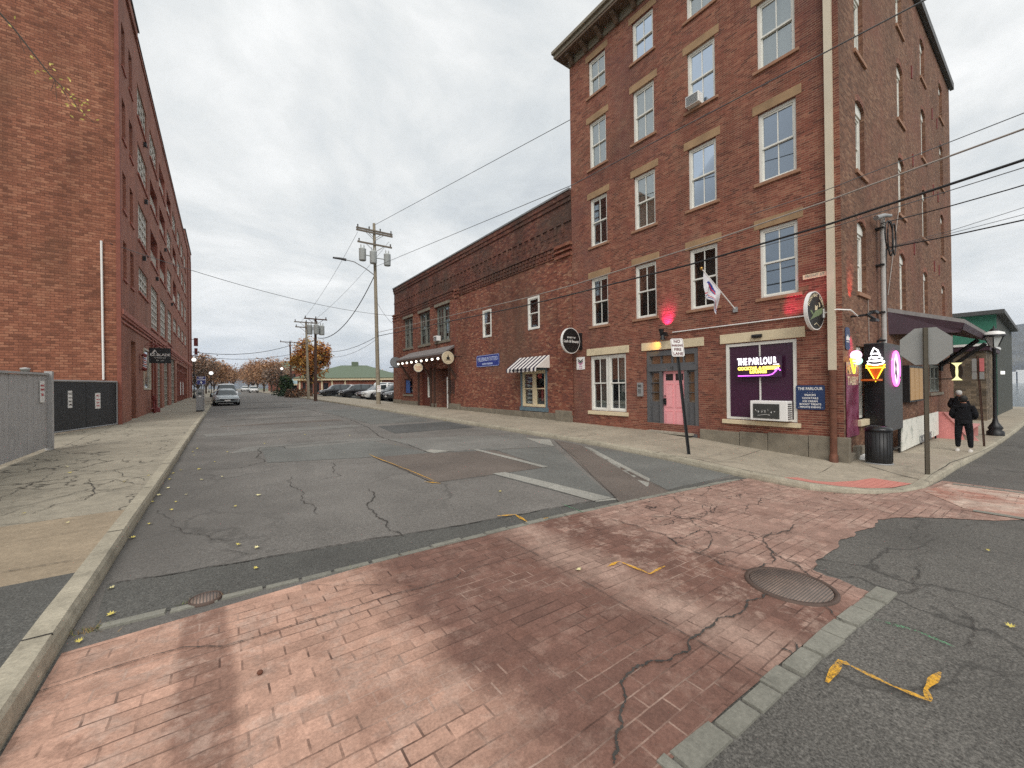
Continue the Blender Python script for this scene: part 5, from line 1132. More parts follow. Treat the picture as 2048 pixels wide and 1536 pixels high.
# small wall things
o = sign_lines('menu_board', None, Pl(PF(3.79, -.4, .03), (0, -1, 0), nrm=(-1, 0, 0)), .62, .62, [('THE PARLOUR', 0, .22, .1, 1), ('.  .  .', 0, .14, .07, 1), ('SNACKS', 0, .06, .065, 1), ('COCKTAILS', 0, -.02, .065, 1), ('ICE CREAM', 0, -.10, .065, 1), ('BOOZY TREATS', 0, -.175, .065, 1), ('- PRIVATE EVENTS -', 0, -.25, .06, 1)], 'navy', ['signwhite'], bold=.0015); tag(o, 'square navy menu board with white lettering beside the purple window', 'menu board')
o = sign_lines('street_nameplate', None, Pl(PF(3.66, 2.68, .03), (0, -1, 0), nrm=(-1, 0, 0)), .5, .12, [('FRONT ST', 0, 0, .09, 1)], 'cream', ['signpale2'], rr=.01); tag(o, 'faded white street nameplate high by the corner downpipe', 'street sign')
t = thing('entry_phone', PF(8.88, -.2, .05), 'grey wall intercom left of the pink door', 'intercom'); mb = MB(); mb.pbox(PF, 8.77, 8.99, -.45, .04, 0, .08); mb.build('case', M['galv'], t, bevel=.01); mb = MB(); mb.pbox(PF, 8.82, 8.94, -.12, -.03, .08, .085); [mb.pbox(PF, 8.83+i*.04, 8.855+i*.04, -.22-j*.04, -.195-j*.04, .08, .088) for i in range(3) for j in range(4)]; mb.build('keypad', M['dkgrey'], t)
mb = MB(); mb.tube([PF(5.13, 1.29, .08), PF(4.88, 1.29, .08)], .05, 12); mb.pbox(PF, 4.9, 5.1, 1.24, 1.34, .0, .06); o = mb.build('wall_light', M['black']); tag(o, 'black cylinder lamp on the cream lintel over the purple window', 'wall lamp')
def flood(c, wallp, name, label):
    t = thing(name, c, label, 'floodlight'); mb = MB(); mb.box(c[0]-.08, c[0]+.05, c[1]-.1, c[1]+.1, c[2]-.05, c[2]+.08); mb.tube([c, wallp], .03, 6); mb.build('bracket', M['black'], t)
    for s_ in (1, -1): mb = MB(); mb.lathe((c[0]-.12, c[1]+s_*.02, c[2]+s_*.1), [(.05, -.08*s_), (.09, .08*s_)], 12); mb.build('lamp_head', M['black'], t)
flood((12.0, 7.8, 1.62), PF(7.8, 1.62, 0), 'floodlight', 'black twin floodlight above the pink door lighting the brick pink')
t = thing('floodlight', (12.86, 2.85, 1.62), 'black twin floodlight on the side wall casting red and pink light', 'floodlight')
mb = MB(); mb.tube([(12.86, PYs, 1.62), (12.86, 2.8, 1.62)], .03, 6); mb.build('bracket', M['black'], t)
for k in (1, -1): mb = MB(); mb.tube([(12.8, 2.8, 1.62), (13.05, 2.72, 1.62+k*.08)], .03, 6); mb.box(12.95, 13.25, 2.66, 2.78, 1.6+k*.1-.03, 1.6+k*.1+.03); mb.build('lamp_head', M['black'], t)
def spot(loc, tgt, col, e, size, name='wall_wash'):
    l = bpy.data.lights.new(name, 'SPOT'); l.energy = e; l.color = col; l.spot_size = rad(size); l.spot_blend = 1; l.shadow_soft_size = .03
    o = bpy.data.objects.new(name, l); COL.objects.link(o); o.location = loc; o.rotation_euler = (Vector(loc)-Vector(tgt)).to_track_quat('Z', 'Y').to_euler()
spot((11.93, 7.8, 1.92), (12.25, 7.78, 2.25), (1, .03, .3), 60, 80); spot((11.9, 7.95, 1.42), (12.2, 8.3, 1.25), (1, .5, .05), 14, 70)
spot((11.9, 4.6, 1.6), (12.2, 3.7, 2.35), (1, .03, .22), 60, 60)
spot((12.75, 2.8, 1.8), (12.82, 3.15, 2.5), (1, .05, .05), 50, 45); spot((12.75, 2.8, 1.42), (12.85, 3.15, .7), (1, .03, .35), 45, 45)
t = thing('window_air_conditioner', PF(6.75, 8.85, .1), 'small tilted window air conditioner on the fourth floor of the corner building', 'air conditioner')
mb = MB(); mb.box(PX-.22, PX+.05, 6.5, 6.93, 8.68, 9.0); mb.build('case', M['signwhite'], t, bevel=.01); mb = MB(); [mb.box(PX-.235, PX-.22, 6.53, 6.9, 8.71+i*.04, 8.73+i*.04) for i in range(7)]; mb.build('grille', M['grey'], t)
t = thing('window_air_conditioner', PF(25.1, 3.3, .1), 'white window air conditioner in the upper window of the low building above the canopy', 'air conditioner')
mb = MB(); mb.box(PX-.25, PX+.05, 24.85, 25.35, 3.08, 3.42); mb.build('case', M['signwhite'], t, bevel=.01); mb = MB(); [mb.box(PX-.265, PX-.25, 24.9, 25.3, 3.11+i*.045, 3.135+i*.045) for i in range(6)]; mb.build('grille', M['grey'], t)
# flag
t = thing('wall_flag', PF(5.59, 2.13, 0), 'white sports flag with blue and red emblem on an angled wall pole', 'flag')
b0 = Vector(PF(5.59, 2.13, .02)); tip = ray(1403, 537); tip = tip*(10.95/tip.x)
mb = MB(); mb.tube([b0, tip], .016, 8, 0); mb.ball(tip, .045, 1); mb.box(PX-.05, PX, 5.53, 5.65, 2.05, 2.2, 2); mb.build('flagpole', [M['signwhite'], M['gold'], M['galv']], t)
ax = (b0-tip); L_ = ax.length; axn = ax.normalized(); vs = []; nu, nv = 26, 22; W_, H_ = .95, .78
for i in range(nu+1):
    for j in range(nv+1):
        a, b = i/nu, j/nv; p = tip+axn*(.1+a*W_*.86); fall = b*H_*(1.0-.25*math.sin(a*3.1))
        p = p+Vector((0, 0, -1))*fall+axn*(-b*.18*(a))+Vector((math.sin(a*13+b*2)*.055*b, math.sin(a*11+1+b*3)*.075*b, 0)); vs.append(tuple(p))
fl = MB(); idx = lambda i, j: i*(nv+1)+j
def fm(i, j):
    a, b = i/nu, j/nv
    if .86 < b < .93: return 1
    if b >= .93: return 0
    if .78 < b < .81: return 2
    u, v = (a-.45)/.30, (b-.40)/.22; q_ = u*u+v*v
    if q_ < 1 and v < .55*u+.35 and v > -.9: return 2 if (abs(v+.12-.35*u) < .22 and u > -.45) else 1
    return 0
for i in range(nu):
    for j in range(nv): fl.f.append([idx(i, j), idx(i+1, j), idx(i+1, j+1), idx(i, j+1)]); fl.m.append(fm(i+.5, j+.5)); fl.sm.append(True)
fl.v = vs; fl.build('flag_cloth', [M['flagwhite'], M['flagblue'], M['red']], t, recalc=False)
# oval projecting sign on the corner
def d4(mb, P):
    for i, ch in enumerate('MIDNIGHT TABBY'):
        a = rad(160-i*10.8); mb.text(lambda u, v, d: P(.37*math.cos(a)+u*math.sin(a)+v*math.cos(a), .37*math.sin(a)-u*math.cos(a)+v*math.sin(a), d), ch, 0, 0, .105, .003, .003, 2, bold=.003)
    mb.prism(P, [(-.3, -.25), (-.05, -.02), (.3, .1), (.34, -.02), (.1, -.12), (-.05, -.16)], .001, .004, 3); mb.prism(P, [(-.3, -.02), (-.22, .0), (-.1, -.12), (-.2, -.1)], .001, .004, 3)
    mb.prism(P, [(-.08, .0), (.04, .02), (.06, .14), (.0, .1), (-.06, .13)], .005, .008, 2); mb.prism(P, [(.1, .2), (.14, .18), (.15, .12), (.12, .09), (.19, .11), (.19, .17), (.15, .21)], .001, .004, 2)
    mb.tube([P(-.12, -.36, .004), P(0, -.3, .004), P(.14, -.38, .004)], .008, 4, 2); return [M['cream'], M['leafgreen']]
disc('projecting_sign', (11.78, 3.55, 1.73), .42, .47, (1, -.12, 0), (-.12, -1, 0), 'black', 'round black projecting sign with crescent moon and leaves at the brick corner', 'projecting sign', deco=d4, th=.05, bracket=lambda mb, P: mb.pbox(P, .3, .5, -.04, .04, -.04, .04))
o = sign_lines('wall_sign', None, Pl((12.52, PYs-.02, 1.05), (1, 0, 0), nrm=(0, -1, 0)), .34, .55, [], 'navy', ['signwhite'], rr=.08); tag(o, 'small upright navy sign with white emblem beneath the side floodlight', 'wall sign')
mb = MB(); P = Pl((12.52, PYs-.02, 1.05), (1, 0, 0), nrm=(0, -1, 0)); mb.prism(P, [(-.12, -.04), (.12, -.04), (.12, .05), (.05, .04), (.0, .1), (-.05, .04), (-.12, .05)], .001, .005); mb.pbox(P, -.1, .1, -.09, -.07, 0, .004); e = mb.build('emblem', M['signwhite']); e.parent = o
s = NT('maroon vinyl'); n = s.noise(s.obj(), 3, 4); M['maroon'] = s.fin(s.mix(s.map(n, .4, .7), lin(104, 16, 52), lin(150, 84, 110)), .3)
P = Pl((12.82, PYs-.03, -.45), (1, 0, 0), nrm=(0, -1, 0)); o = sign_lines('wall_banner', None, P, .98, 1.85, [('MIDNIGHT', 0, .72, .3, 1), ('TABBY', 0, .45, .3, 1)], 'maroon', ['cream'], bold=.004, rr=.02, border=None); tag(o, 'tall maroon banner with cream lettering on the side wall by the corner', 'banner')
# kiosk, neon cones
t = thing('kiosk_cabinet', (14.9, 2.9, pz(14.9, 2.9)), 'tall dark cabinet against the side wall carrying the neon signs', 'kiosk')
mb = MB(); x0, x1, y0 = 13.96, 15.9, 2.71; mb.box(x0, x1, y0, PYs, -1.36, 1.0, 0); mb.box(x0, x0+.9, y0+.12, PYs, -2.1, -1.36, 1); mb.build('cabinet_body', [M['dkgrey'], M['black']], t, bevel=.01)
mb = MB(); mb.box(x0-.01, x0-.002, y0+.01, PYs, -1.9, .98); mb.build('front_panel', M['blackgloss'], t)
mb = MB(); mb.box(x1-.3, x1-.26, y0+.02, y0+.06, -2.1, -1.3); mb.box(x0+1.0, x1-.26, y0+.02, y0+.06, -1.9, -1.86); mb.build('stand', M['black'], t)
mb = MB(); mb.box(x0-.42, x0-.01, 2.75, PYs-.02, .0, .05); o = mb.build('service_shelf', M['orangeboard_glow']); tag(o, 'narrow shelf painted as if lit orange under the small neon cone', 'shelf')  # orange light falling on the shelf is put into its colour
def arc(P, cx, cy, rx, ry, a0, a1, n=12, d=.03): return [P(cx+rx*math.cos(rad(a0+(a1-a0)*i/n)), cy+ry*math.sin(rad(a0+(a1-a0)*i/n)), d) for i in range(n+1)]
t = thing('neon_cone', (13.9, 2.93, .45), 'neon ice cream cone with white swirl and yellow wafer on the dark cabinet', 'neon sign')
P = Pl((13.93, 2.88, .42), (0, -1, 0), nrm=(-1, 0, 0)); S_ = .62
P2 = lambda u, v, d: P(u*.62, v*.9, d)
mb = MB(); mb.tube([P2(-.3, .0, .03), P2(.3, 0, .03), P2(0, -.48, .03), P2(-.3, 0, .03)], .02, 6); mb.tube([P2(-.31, -.08, .03), P2(.31, -.08, .03)], .018, 6); mb.build('wafer_tube', M['neony2'], t)
mb = MB()
for cy, rx in ((.08, .28), (.18, .22), (.28, .15)): mb.tube(arc(P2, 0, cy, rx, .08, 200, 380), .017, 5); mb.tube(arc(P2, 0, cy, rx, .05, 160, -20), .017, 5)
mb.tube([P2(.12, .3, .03), P2(.08, .42, .03), P2(-.05, .5, .03), P2(-.09, .42, .03), P2(-.14, .3, .03)], .017, 5); mb.build('swirl_tube', M['neonw'], t)
mb = MB(); mb.prism(P2, [(-.27, -.02), (.27, -.02), (0, -.42)], .005, .01); mb.build('wafer_plate', M['orangeboard_glow'], t)
t = thing('neon_cone', (12.62, 3.0, .42), 'small neon cone with a pastel ball lying on its side beside the maroon banner', 'neon sign')
P = Pl((12.62, 3.0, .42), (1, 0, 0), nrm=(0, -1, 0)); mb = MB(); mb.tube([P(-.3, .12, 0), P(.2, .12, 0), P(-.05, -.22, 0), P(-.3, .12, 0)], .02, 6); mb.tube([P(-.26, .04, 0), P(.15, .04, 0)], .016, 6); mb.build('wafer_tube', M['neony2'], t); mb = MB(); mb.ball(P(.12, .22, .0), .12, 0, 12); mb.ball(P(.16, .08, .02), .10, 1, 12); mb.build('scoop', [M['neonpinkw'], M['neongreen']], t)
t = thing('neon_oval', (14.93, 2.68, .35), 'white oval neon sign with pink glowing rim on the dark cabinet', 'neon sign')
P = Pl((14.95, 2.70, .33), (1, 0, 0), nrm=(0, -1, 0)); mb = MB(); mb.prism(P, [(.36*math.cos(2*math.pi*i/28), .46*math.sin(2*math.pi*i/28)) for i in range(28)], 0, .02); mb.build('face', M['neonface'], t)
mb = MB(); mb.tube([P(.36*math.cos(2*math.pi*i/28), .46*math.sin(2*math.pi*i/28), .03) for i in range(29)], .03, 6); mb.build('rim_tube', M['neonpink'], t)
mb = MB(); mb.prism(P, [(-.12, -.2), (-.02, .0), (-.08, .12), (.0, .25), (.1, .1), (.05, -.02), (.16, -.2), (.1, -.32), (-.02, -.1)], .021, .03); mb.build('figure', M['dkgrey'], t)
# menu case, window, banner, pink bench, bin
t = thing('menu_case', (19.3, 3.0, 0), 'lit glazed menu case on the side wall behind the stop sign', 'display case')
mb = MB(); mb.box(18.3, 20.5, 2.95, PYs, -.72, .5); mb.build('case', M['black'], t); mb = MB(); [mb.box(18.4+k*.68, 18.98+k*.68, 2.935, 2.95, -.66, .42) for k in range(3)]; mb.build('menu_sheet', M['menulit'], t)
t = thing('banner_barrier', (19.3, 2.75, pz(19, 2.8)), 'long white printed banner on a low barrier along the side wall', 'banner')
s = NT('printed banner'); n = s.noise(s.obj(), 2.5, 5, .7); M['bannerprint'] = s.fin(s.mix(s.map(n, .52, .7), lin(224, 222, 212), lin(160, 166, 156)), .6)
yb = 2.72; x0, x1 = 15.8, 21.6
mb = MB(); mb.add([(x0, yb, pz(x0, yb)+.03), (x1, yb, pz(x1, yb)+.16), (x1, yb, pz(x1, yb)+1.0), (x0+.1, yb, pz(x0, yb)+.9), (x0, yb+.03, pz(x0, yb)+.03), (x1, yb+.03, pz(x1, yb)+.16), (x1, yb+.03, pz(x1, yb)+1.0), (x0+.1, yb+.03, pz(x0, yb)+.9)], [(0, 1, 2, 3), (4, 5, 6, 7), (0, 1, 5, 4), (1, 2, 6, 5), (2, 3, 7, 6), (3, 0, 4, 7)]); mb.build('banner_sheet', M['bannerprint'], t)
mb = MB(); mb.text(lambda u, v, d: (19.2+u, yb-.004-d, -1.92+v), 'ORDER HERE', 0, 0, .34, .002, .003, 0, bold=.006); mb.build('lettering', M['grey'], t)
mb = MB(); [mb.box(x, x+.05, yb+.04, yb+.09, pz(x, yb), pz(x, yb)+.95) for x in (16, 18.8, 21.4)]; mb.build('frame_post', M['black'], t)
t = thing('pink_bench', (22.7, 2.6, pz(22.7, 2.6)), 'pink painted plywood picnic bench with sloping legs by the banner', 'bench')
zb = pz(22.7, 2.5)
mb = MB(); mb.box(21.9, 24.0, 2.35, 2.75, zb+.74, zb+.79); mb.build('table_top', M['pinkwood'], t); 
for yy, nm in ((1.95, 0), (2.72, 1)): pass
mb = MB(); mb.add([(21.85, 2.1, zb), (21.85, 3.0, zb), (21.85, 2.85, zb+1.0), (21.85, 2.4, zb+1.0), (21.9, 2.1, zb), (21.9, 3.0, zb), (21.9, 2.85, zb+1.0), (21.9, 2.4, zb+1.0)], [(0, 1, 2, 3), (4, 5, 6, 7), (0, 1, 5, 4), (1, 2, 6, 5), (2, 3, 7, 6), (3, 0, 4, 7)]); mb.build('side_panel', M['pinkwood'], t)
mb = MB(); mb.add([(21.84, 1.75, zb), (21.84, 1.95, zb), (21.84, 2.62, zb+1.0), (21.84, 2.42, zb+1.0), (21.8, 1.75, zb), (21.8, 1.95, zb), (21.8, 2.62, zb+1.0), (21.8, 2.42, zb+1.0)], [(0, 1, 2, 3), (4, 5, 6, 7), (0, 1, 5, 4), (1, 2, 6, 5), (2, 3, 7, 6), (3, 0, 4, 7)]); mb.build('sloping_leg', M['pinkwood2'], t)
mb = MB(); mb.box(21.85, 24.0, 1.9, 2.2, zb+.42, zb+.47); mb.box(23.9, 23.96, 1.95, 2.9, zb, zb+.44); mb.build('seat', M['pinkwood2'], t)
c = G(1758, 927, pz); 
t = thing('litter_bin', c, 'black cylindrical litter bin at the foot of the side wall', 'litter bin'); mb = MB(); mb.lathe(c, [(.235, .02), (.245, .05), (.245, .78), (.23, .78)], 28); 
for k in range(22): a = 2*math.pi*k/22; mb.box(c.x+.245*math.cos(a)-.006, c.x+.245*math.cos(a)+.006, c.y+.245*math.sin(a)-.006, c.y+.245*math.sin(a)+.006, c.z+.06, c.z+.76)
mb.build('body', M['black'], t); mb = MB(); mb.lathe((c.x, c.y, c.z+.78), [(.255, 0), (.262, .03), (.245, .07), (.16, .12), (.15, .12), (.14, .05)], 28); mb.build('lid', M['blackgloss'], t); mb = MB(); mb.lathe((c.x, c.y, c.z), [(.255, .0), (.265, .012), (.25, .03)], 28); mb.build('base_ring', M['galv'], t)
mb = MB(); cc_ = G(1712, 912, pz); 
mb.add([(12.95, PYs+.02, -2.05), (14.1, PYs+.02, -2.1), (14.0, 2.75, pz(14, 2.75)+.005), (13.1, 2.85, pz(13, 2.85)+.005), (13.3, PYs-.01, -1.8), (13.85, PYs-.01, -1.82)], [(0, 3, 4), (3, 2, 5, 4), (2, 1, 5)]); o = mb.build('render_fillet', M['signwhite']); tag(o, 'white cement fillet at the foot of the side wall beside the bin', 'cement fillet')
# side canopy
t = thing('timber_canopy', (22, 2.5, 1.8), 'dark plum shed canopy over the side pavement with strut brackets', 'canopy')
A_, B_, C_, D_ = Vector((16.5, PYs, 2.1)), Vector((19.1, 1.8, 1.80)), Vector((25.9, 1.8, 1.82)), Vector((28.6, PYs, 2.2)); th = Vector((0, 0, .12))
mb = MB(); mb.add([A_+th, B_+th, C_+th, D_+th, A_, B_, C_, D_], [(0, 1, 2, 3), (4, 5, 6, 7), (0, 1, 5, 4), (1, 2, 6, 5), (2, 3, 7, 6)]); mb.build('roof_deck', M['roofgrey'], t)
mb = MB(); mb.add([A_, B_, B_+Vector((0, .1, -.28)), A_+Vector((.1, 0, -.68)), A_+Vector((.15, 0, 0)), B_+Vector((.1, .1, 0)), B_+Vector((.1, .2, -.28)), A_+Vector((.25, 0, -.68))], [(0, 1, 2, 3), (4, 5, 6, 7), (0, 1, 5, 4), (2, 3, 7, 6)])
mb.build('gable_fascia', M['plumwood'], t)
mb = MB(); mb.add([B_, C_, C_+Vector((0, .05, -.2)), B_+Vector((0, .05, -.2)), A_+Vector((.3, -.02, -.05)), D_+Vector((-.3, -.02, -.05))], [(0, 1, 2, 3), (2, 3, 4, 5)]); mb.build('soffit', M['plumwood'], t)
for x in (25.2, 28.0): mb = MB(); mb.tube([(x, PYs, .6), (x-.2, 2.0, 1.62)], .08, 4); mb.tube([(x, PYs-.05, .4), (x, PYs-.05, 1.9)], .06, 4); mb.build('bracket', M['black'], t)
t = thing('hourglass_sign', (28.6, 2.2, .3), 'dark oval hanging sign with a yellow hourglass shape beyond the canopy', 'hanging sign')
cs = onY(1914, 743, 2.55); cs = Vector(cs); P = Pl(cs, (0, -1, 0), nrm=(-1, 0, 0))
mb = MB(); mb.prism(P, [(.17*math.cos(2*math.pi*i/20), .38*math.sin(2*math.pi*i/20)) for i in range(20)], -.03, .03, 0); mb.build('board', M['browndk'], t)
mb = MB(); mb.prism(P, [(u*.5, v*.62) for u, v in [(-.32, .58), (.32, .58), (.12, .42), (.06, .3), (.08, 0), (.06, -.3), (.12, -.42), (.32, -.58), (-.32, -.58), (-.12, -.42), (-.06, -.3), (-.08, 0), (-.06, .3), (-.12, .42)]], .035, .05); mb.build('hourglass', M['neonyp'], t)
mb = MB(); mb.tube([P(-.55, .35, 0), P(0, .35, 0)], .02, 4); mb.tube([P(-.55, -.3, 0), P(0, -.3, 0)], .02, 4); mb.build('bracket', M['black'], t)
# ---------------------------------------------------------------- street sign poles
def upole(c, h, name, label, cat, tilt=(0, 0), rot=0, col='poststeel'):
    t = thing(name, c, label, cat); b = Vector(c); top = b+Vector((tilt[0], tilt[1], h)); mb = MB(); e = Vector((math.cos(rot), math.sin(rot), 0)); f = Vector((-math.sin(rot), math.cos(rot), 0))
    pr_ = [(-.04, .0), (-.018, .0), (-.018, .028), (.018, .028), (.018, 0), (.04, 0), (.04, .006), (.024, .006), (.024, .036), (-.024, .036), (-.024, .006), (-.04, .006)]
    vs = [b+e*u+f*v-Vector((0, 0, .02)) for u, v in pr_]+[top+e*u+f*v for u, v in pr_]; n = len(pr_); mb.add(vs, [(i, (i+1) % n, n+(i+1) % n, n+i) for i in range(n)]+[tuple(range(n)), tuple(range(n, 2*n))])
    mb.build('post', M[col], t); return t, b, top
c = G(1855, 949, pz); d_ = ray(1855, 680); k_ = c.xy.length/Vector((d_.x, d_.y)).length; zc = ray(1855, 692).z*k_
hdir = (Vector((0, 0, 0))-c); hdir.z = 0; hdir.normalize()
t, b, top = upole(c, ray(1854, 655).z*k_-c.z, 'stop_sign', 'stop sign seen from behind as a bare grey octagon on a steel post', 'stop sign', rot=math.atan2(hdir.y, hdir.x)-math.pi/2)
Ra = .385/math.cos(rad(22.5)); nf = -hdir; rt = Vector((hdir.y, -hdir.x, 0)); P = Pl(Vector((c.x, c.y, zc))-hdir*.05, rt, nrm=-hdir)
oc = [(Ra*math.cos(rad(22.5+45*i)), Ra*math.sin(rad(22.5+45*i))) for i in range(8)]
mb = MB(); mb.prism(P, oc, 0, .004, 0); mb.prism(P, oc, .005, .008, 1); mb.text(lambda u, v, d: P(-u, v, d), 'STOP', 0, 0, .28, .011, .003, 2, bold=.008); mb.build('plate', [M['aluminium'], M['red'], M['signwhite']], t)
c = G(1378, 909, pz); d_ = ray(1352, 682); dep = c.xy.length; k_ = dep/Vector((d_.x, d_.y)).length; topw = d_*k_
fac = Vector((-c.x, -c.y, 0)).normalized(); fac = (fac+Vector((0, -.45, 0))).normalized()
t, b, top = upole(c, topw.z-c.z, 'parking_sign', 'leaning no parking fire lane sign on a black kerbside post', 'road sign', tilt=(topw.x-c.x, topw.y-c.y), rot=math.atan2(fac.y, fac.x)+math.pi/2, col='black')
dn = (topw-Vector(c)).normalized(); rt = Vector((-fac.y, fac.x, 0)); cc0 = topw-dn*.17+fac*.06
P = Pl(cc0, rt, up=dn, nrm=fac); sign = sign_lines('plate', None, P, .30, .45, [('NO', 0, .15, .1, 1), ('PARKING', 0, .05, .072, 1), ('FIRE', 0, -.05, .095, 1), ('LANE', 0, -.155, .095, 1)], 'signwhite', ['signred'], border=.006, bold=.002, parent=t, rr=.04)
c = G(1970, 893, pz); d_ = ray(1956, 712); k_ = c.xy.length/Vector((d_.x, d_.y)).length; topw = d_*k_
t, b, top = upole(c, topw.z-c.z, 'sign_post', 'slightly leaning brown sign post with two small plates near the walking person', 'road sign', tilt=(topw.x-c.x, topw.y-c.y), rot=.4, col='poledark')
mb = MB(); z = topw.z
for y_, s_ in ((.08, .0), (-.08, .0)): mb.box(c.x-.06, c.x-.045, topw.y+y_-.05, topw.y+y_+.05, z-.5, z-.08, 0 if y_ > 0 else 1); mb.box(c.x-.06, c.x-.045, topw.y+y_-.05, topw.y+y_+.05, z-.75, z-.52, 0)
mb.build('plate', [M['aluminium'], M['redpale']], t)
# pay station and its sign
c = G(400, 823, pz); t = thing('parking_meter_station', c, 'grey parking pay station on the left pavement', 'pay station'); w_ = .2
mb = MB(); mb.box(c.x-.19, c.x+.19, c.y-.15, c.y+.15, c.z+.08, c.z+1.3); mb.prism(lambda u, v, d: (c.x+u, c.y+d, c.z+v), [(-.19, 1.3), (.19, 1.3), (.13, 1.42), (-.13, 1.42)], -.15, .15); mb.build('cabinet', M['galv'], t, bevel=.015)
mb = MB(); mb.box(c.x-.18, c.x+.18, c.y-.14, c.y+.14, c.z, c.z+.08); mb.build('base', M['black'], t); mb = MB(); mb.box(c.x-.1, c.x+.1, c.y-.16, c.y-.15, c.z+1.05, c.z+1.2); mb.box(c.x-.06, c.x+.06, c.y-.16, c.y-.15, c.z+.9, c.z+1.0, 1); mb.build('display', [M['darkglass'], M['signwhite']], t)
c2 = G(408, 823, pz); t = thing('payment_sign', c2, 'blue pay station sign with white arrow on a thin post', 'road sign'); mb = MB(); mb.tube([c2, c2+Vector((0, 0, 2.1))], .03, 6); mb.build('post', M['galv'], t)
P = Pl(c2+Vector((-.12, -.05, 1.93)), (1, 0, 0), nrm=(0, -1, 0)); s_ = sign_lines('plate', None, P, .46, .5, [('PAY', 0, .16, .13, 1), ('STATION', 0, .04, .1, 1)], 'bluesign', ['signwhite'], parent=t, bold=.004, border=.01); mb = MB(); mb.prism(P, [(-.03, -.04), (.03, -.04), (.03, -.12), (.08, -.12), (0, -.2), (-.08, -.12), (-.03, -.12)], .003, .006); e = mb.build('arrow', M['signwhite'], t)
# ornamental lamp on the right
c = G(1991, 871, pz); d_ = ray(1992, 652); hh = d_.z*c.xy.length/Vector((d_.x, d_.y)).length-c.z; sc = hh/4.3
t = thing('street_lamp', c, 'black ornamental street lamp with glass lantern by the side street kerb', 'street lamp')
mb = MB(); mb.lathe(c, [(.24, 0), (.24, .16), (.17, .22), (.21, .3), (.15, .42), (.09, .52), (.06, .7), (.05, hh-.95), (.08, hh-.9), (.05, hh-.85)], 18); mb.build('column', M['black'], t)
mb = MB(); mb.lathe(c+Vector((0, 0, hh)), [(.12, -.82), (.27, -.42)], 6, 0, smooth=False); ln = mb.build('lantern_glass', M['frosted'], t)
mb = MB(); mb.lathe(c+Vector((0, 0, hh)), [(.33, -.42), (.33, -.36), (.3, -.34)], 18); 
for i in range(6): a = 2*math.pi*i/6; mb.tube([c+Vector((.12*math.cos(a), .12*math.sin(a), hh-.82)), c+Vector((.28*math.cos(a), .28*math.sin(a), hh-.4))], .015, 4)
mb.lathe(c+Vector((0, 0, hh)), [(.14, -.2), (.1, -.12), (.03, -.08), (.02, 0), (.001, .03)], 12); mb.build('lantern_frame', M['black'], t)
mb = MB(); mb.lathe(c+Vector((0, 0, hh)), [(.3, -.36), (.28, -.26), (.14, -.2)], 18); mb.build('lantern_cap', M['signwhite'], t)
# ---------------------------------------------------------------- utility poles
def pole(c, h, label, tilt, mat_='pole', arms=(), trans=(), r0=.17, r1=.11, extra=None):
    t = thing('utility_pole', c, label, 'utility pole', 'utility poles along the right pavement'); b = Vector(c); top = b+Vector((tilt[0], tilt[1], h)); ax = (top-b)
    mb = MB(); mb.tube([b+ax*(i/6)-Vector((0, 0, .1 if i == 0 else 0)) for i in range(7)], r0, 12, 0, r1); mb.build('shaft', M[mat_], t)
    for (f, L_, n_) in arms:
        p = b+ax*f; mb = MB(); mb.box(p.x-L_/2, p.x+L_/2, p.y-.2, p.y-.1, p.z-.06, p.z+.06)
        mb.tube([p+Vector((-.75, -.15, -.02)), p+Vector((0, -.1, -.6))], .02, 4); mb.tube([p+Vector((.75, -.15, -.02)), p+Vector((0, -.1, -.6))], .02, 4)
        a = mb.build('crossarm', M['poledark' if mat_ == 'poledark' else 'armgrey'], t)
        for k in range(n_):
            x = p.x-L_/2+.12+(L_-.24)*k/(n_-1); mb = MB(); mb.lathe((x, p.y-.15, p.z+.06), [(.03, 0), (.06, .06), (.04, .1), (.07, .16), (.03, .22)], 8); mb.build('insulator', M['dkgrey'], a)
    for (f, dx, dy) in trans:
        p = b+ax*f+Vector((dx, dy, 0)); mb = MB(); mb.lathe(p, [(.001, -.5), (.24, -.5), (.27, -.45), (.27, .38), (.29, .42), (.2, .5), (.001, .52)], 16); mb.tube([p, b+ax*f], .04, 4)
        for q_ in (-.12, .12): mb.lathe(p+Vector((q_, 0, .5)), [(.03, 0), (.05, .1), (.03, .28)], 6)
        mb.build('transformer', M['transgrey'], t)
    return t, b, ax
M['armgrey'] = pm('weathered crossarm', lin(112, 102, 90), .9); M['transgrey'] = pm('pale grey transformer', lin(178, 182, 180), .45, var=.05)
def topz(px, py, c): d = ray(px, py); return d*(Vector((c[0], c[1])).length/Vector((d.x, d.y)).length)
c = G(757, 808, pz); tp = topz(748, 447, c)
t, PB, PA_ = pole(c, tp.z-c.z, 'tall weathered utility pole with three grey transformers and a cobra head lamp', (tp.x-c.x, tp.y-c.y), arms=((.955, 2.9, 4), (.955-.012, 2.9, 2), (.88, 2.75, 3)), trans=((.815, -1.0, -.1), (.80, -.28, -.5), (.81, 1.0, -.05)))
lp = PB+PA_*.71; mb = MB(); tipz = topz(700, 531, (lp.x-2.6, lp.y, 0)); mb.tube([lp, lp+Vector((-.8, -.1, .45)), lp+Vector((-1.7, -.2, .8)), lp+Vector((-2.4, -.2, .85))], .035, 6); la = mb.build('lamp_arm', M['galv'], t)
mb = MB(); q_ = lp+Vector((-2.4, -.2, .85)); mb.tube([q_+Vector((.1, 0, 0)), q_+Vector((-.3, 0, .02)), q_+Vector((-.85, 0, 0))], .11, 8, 0, .07); mb.build('lamp_head', M['dkgrey'], la)
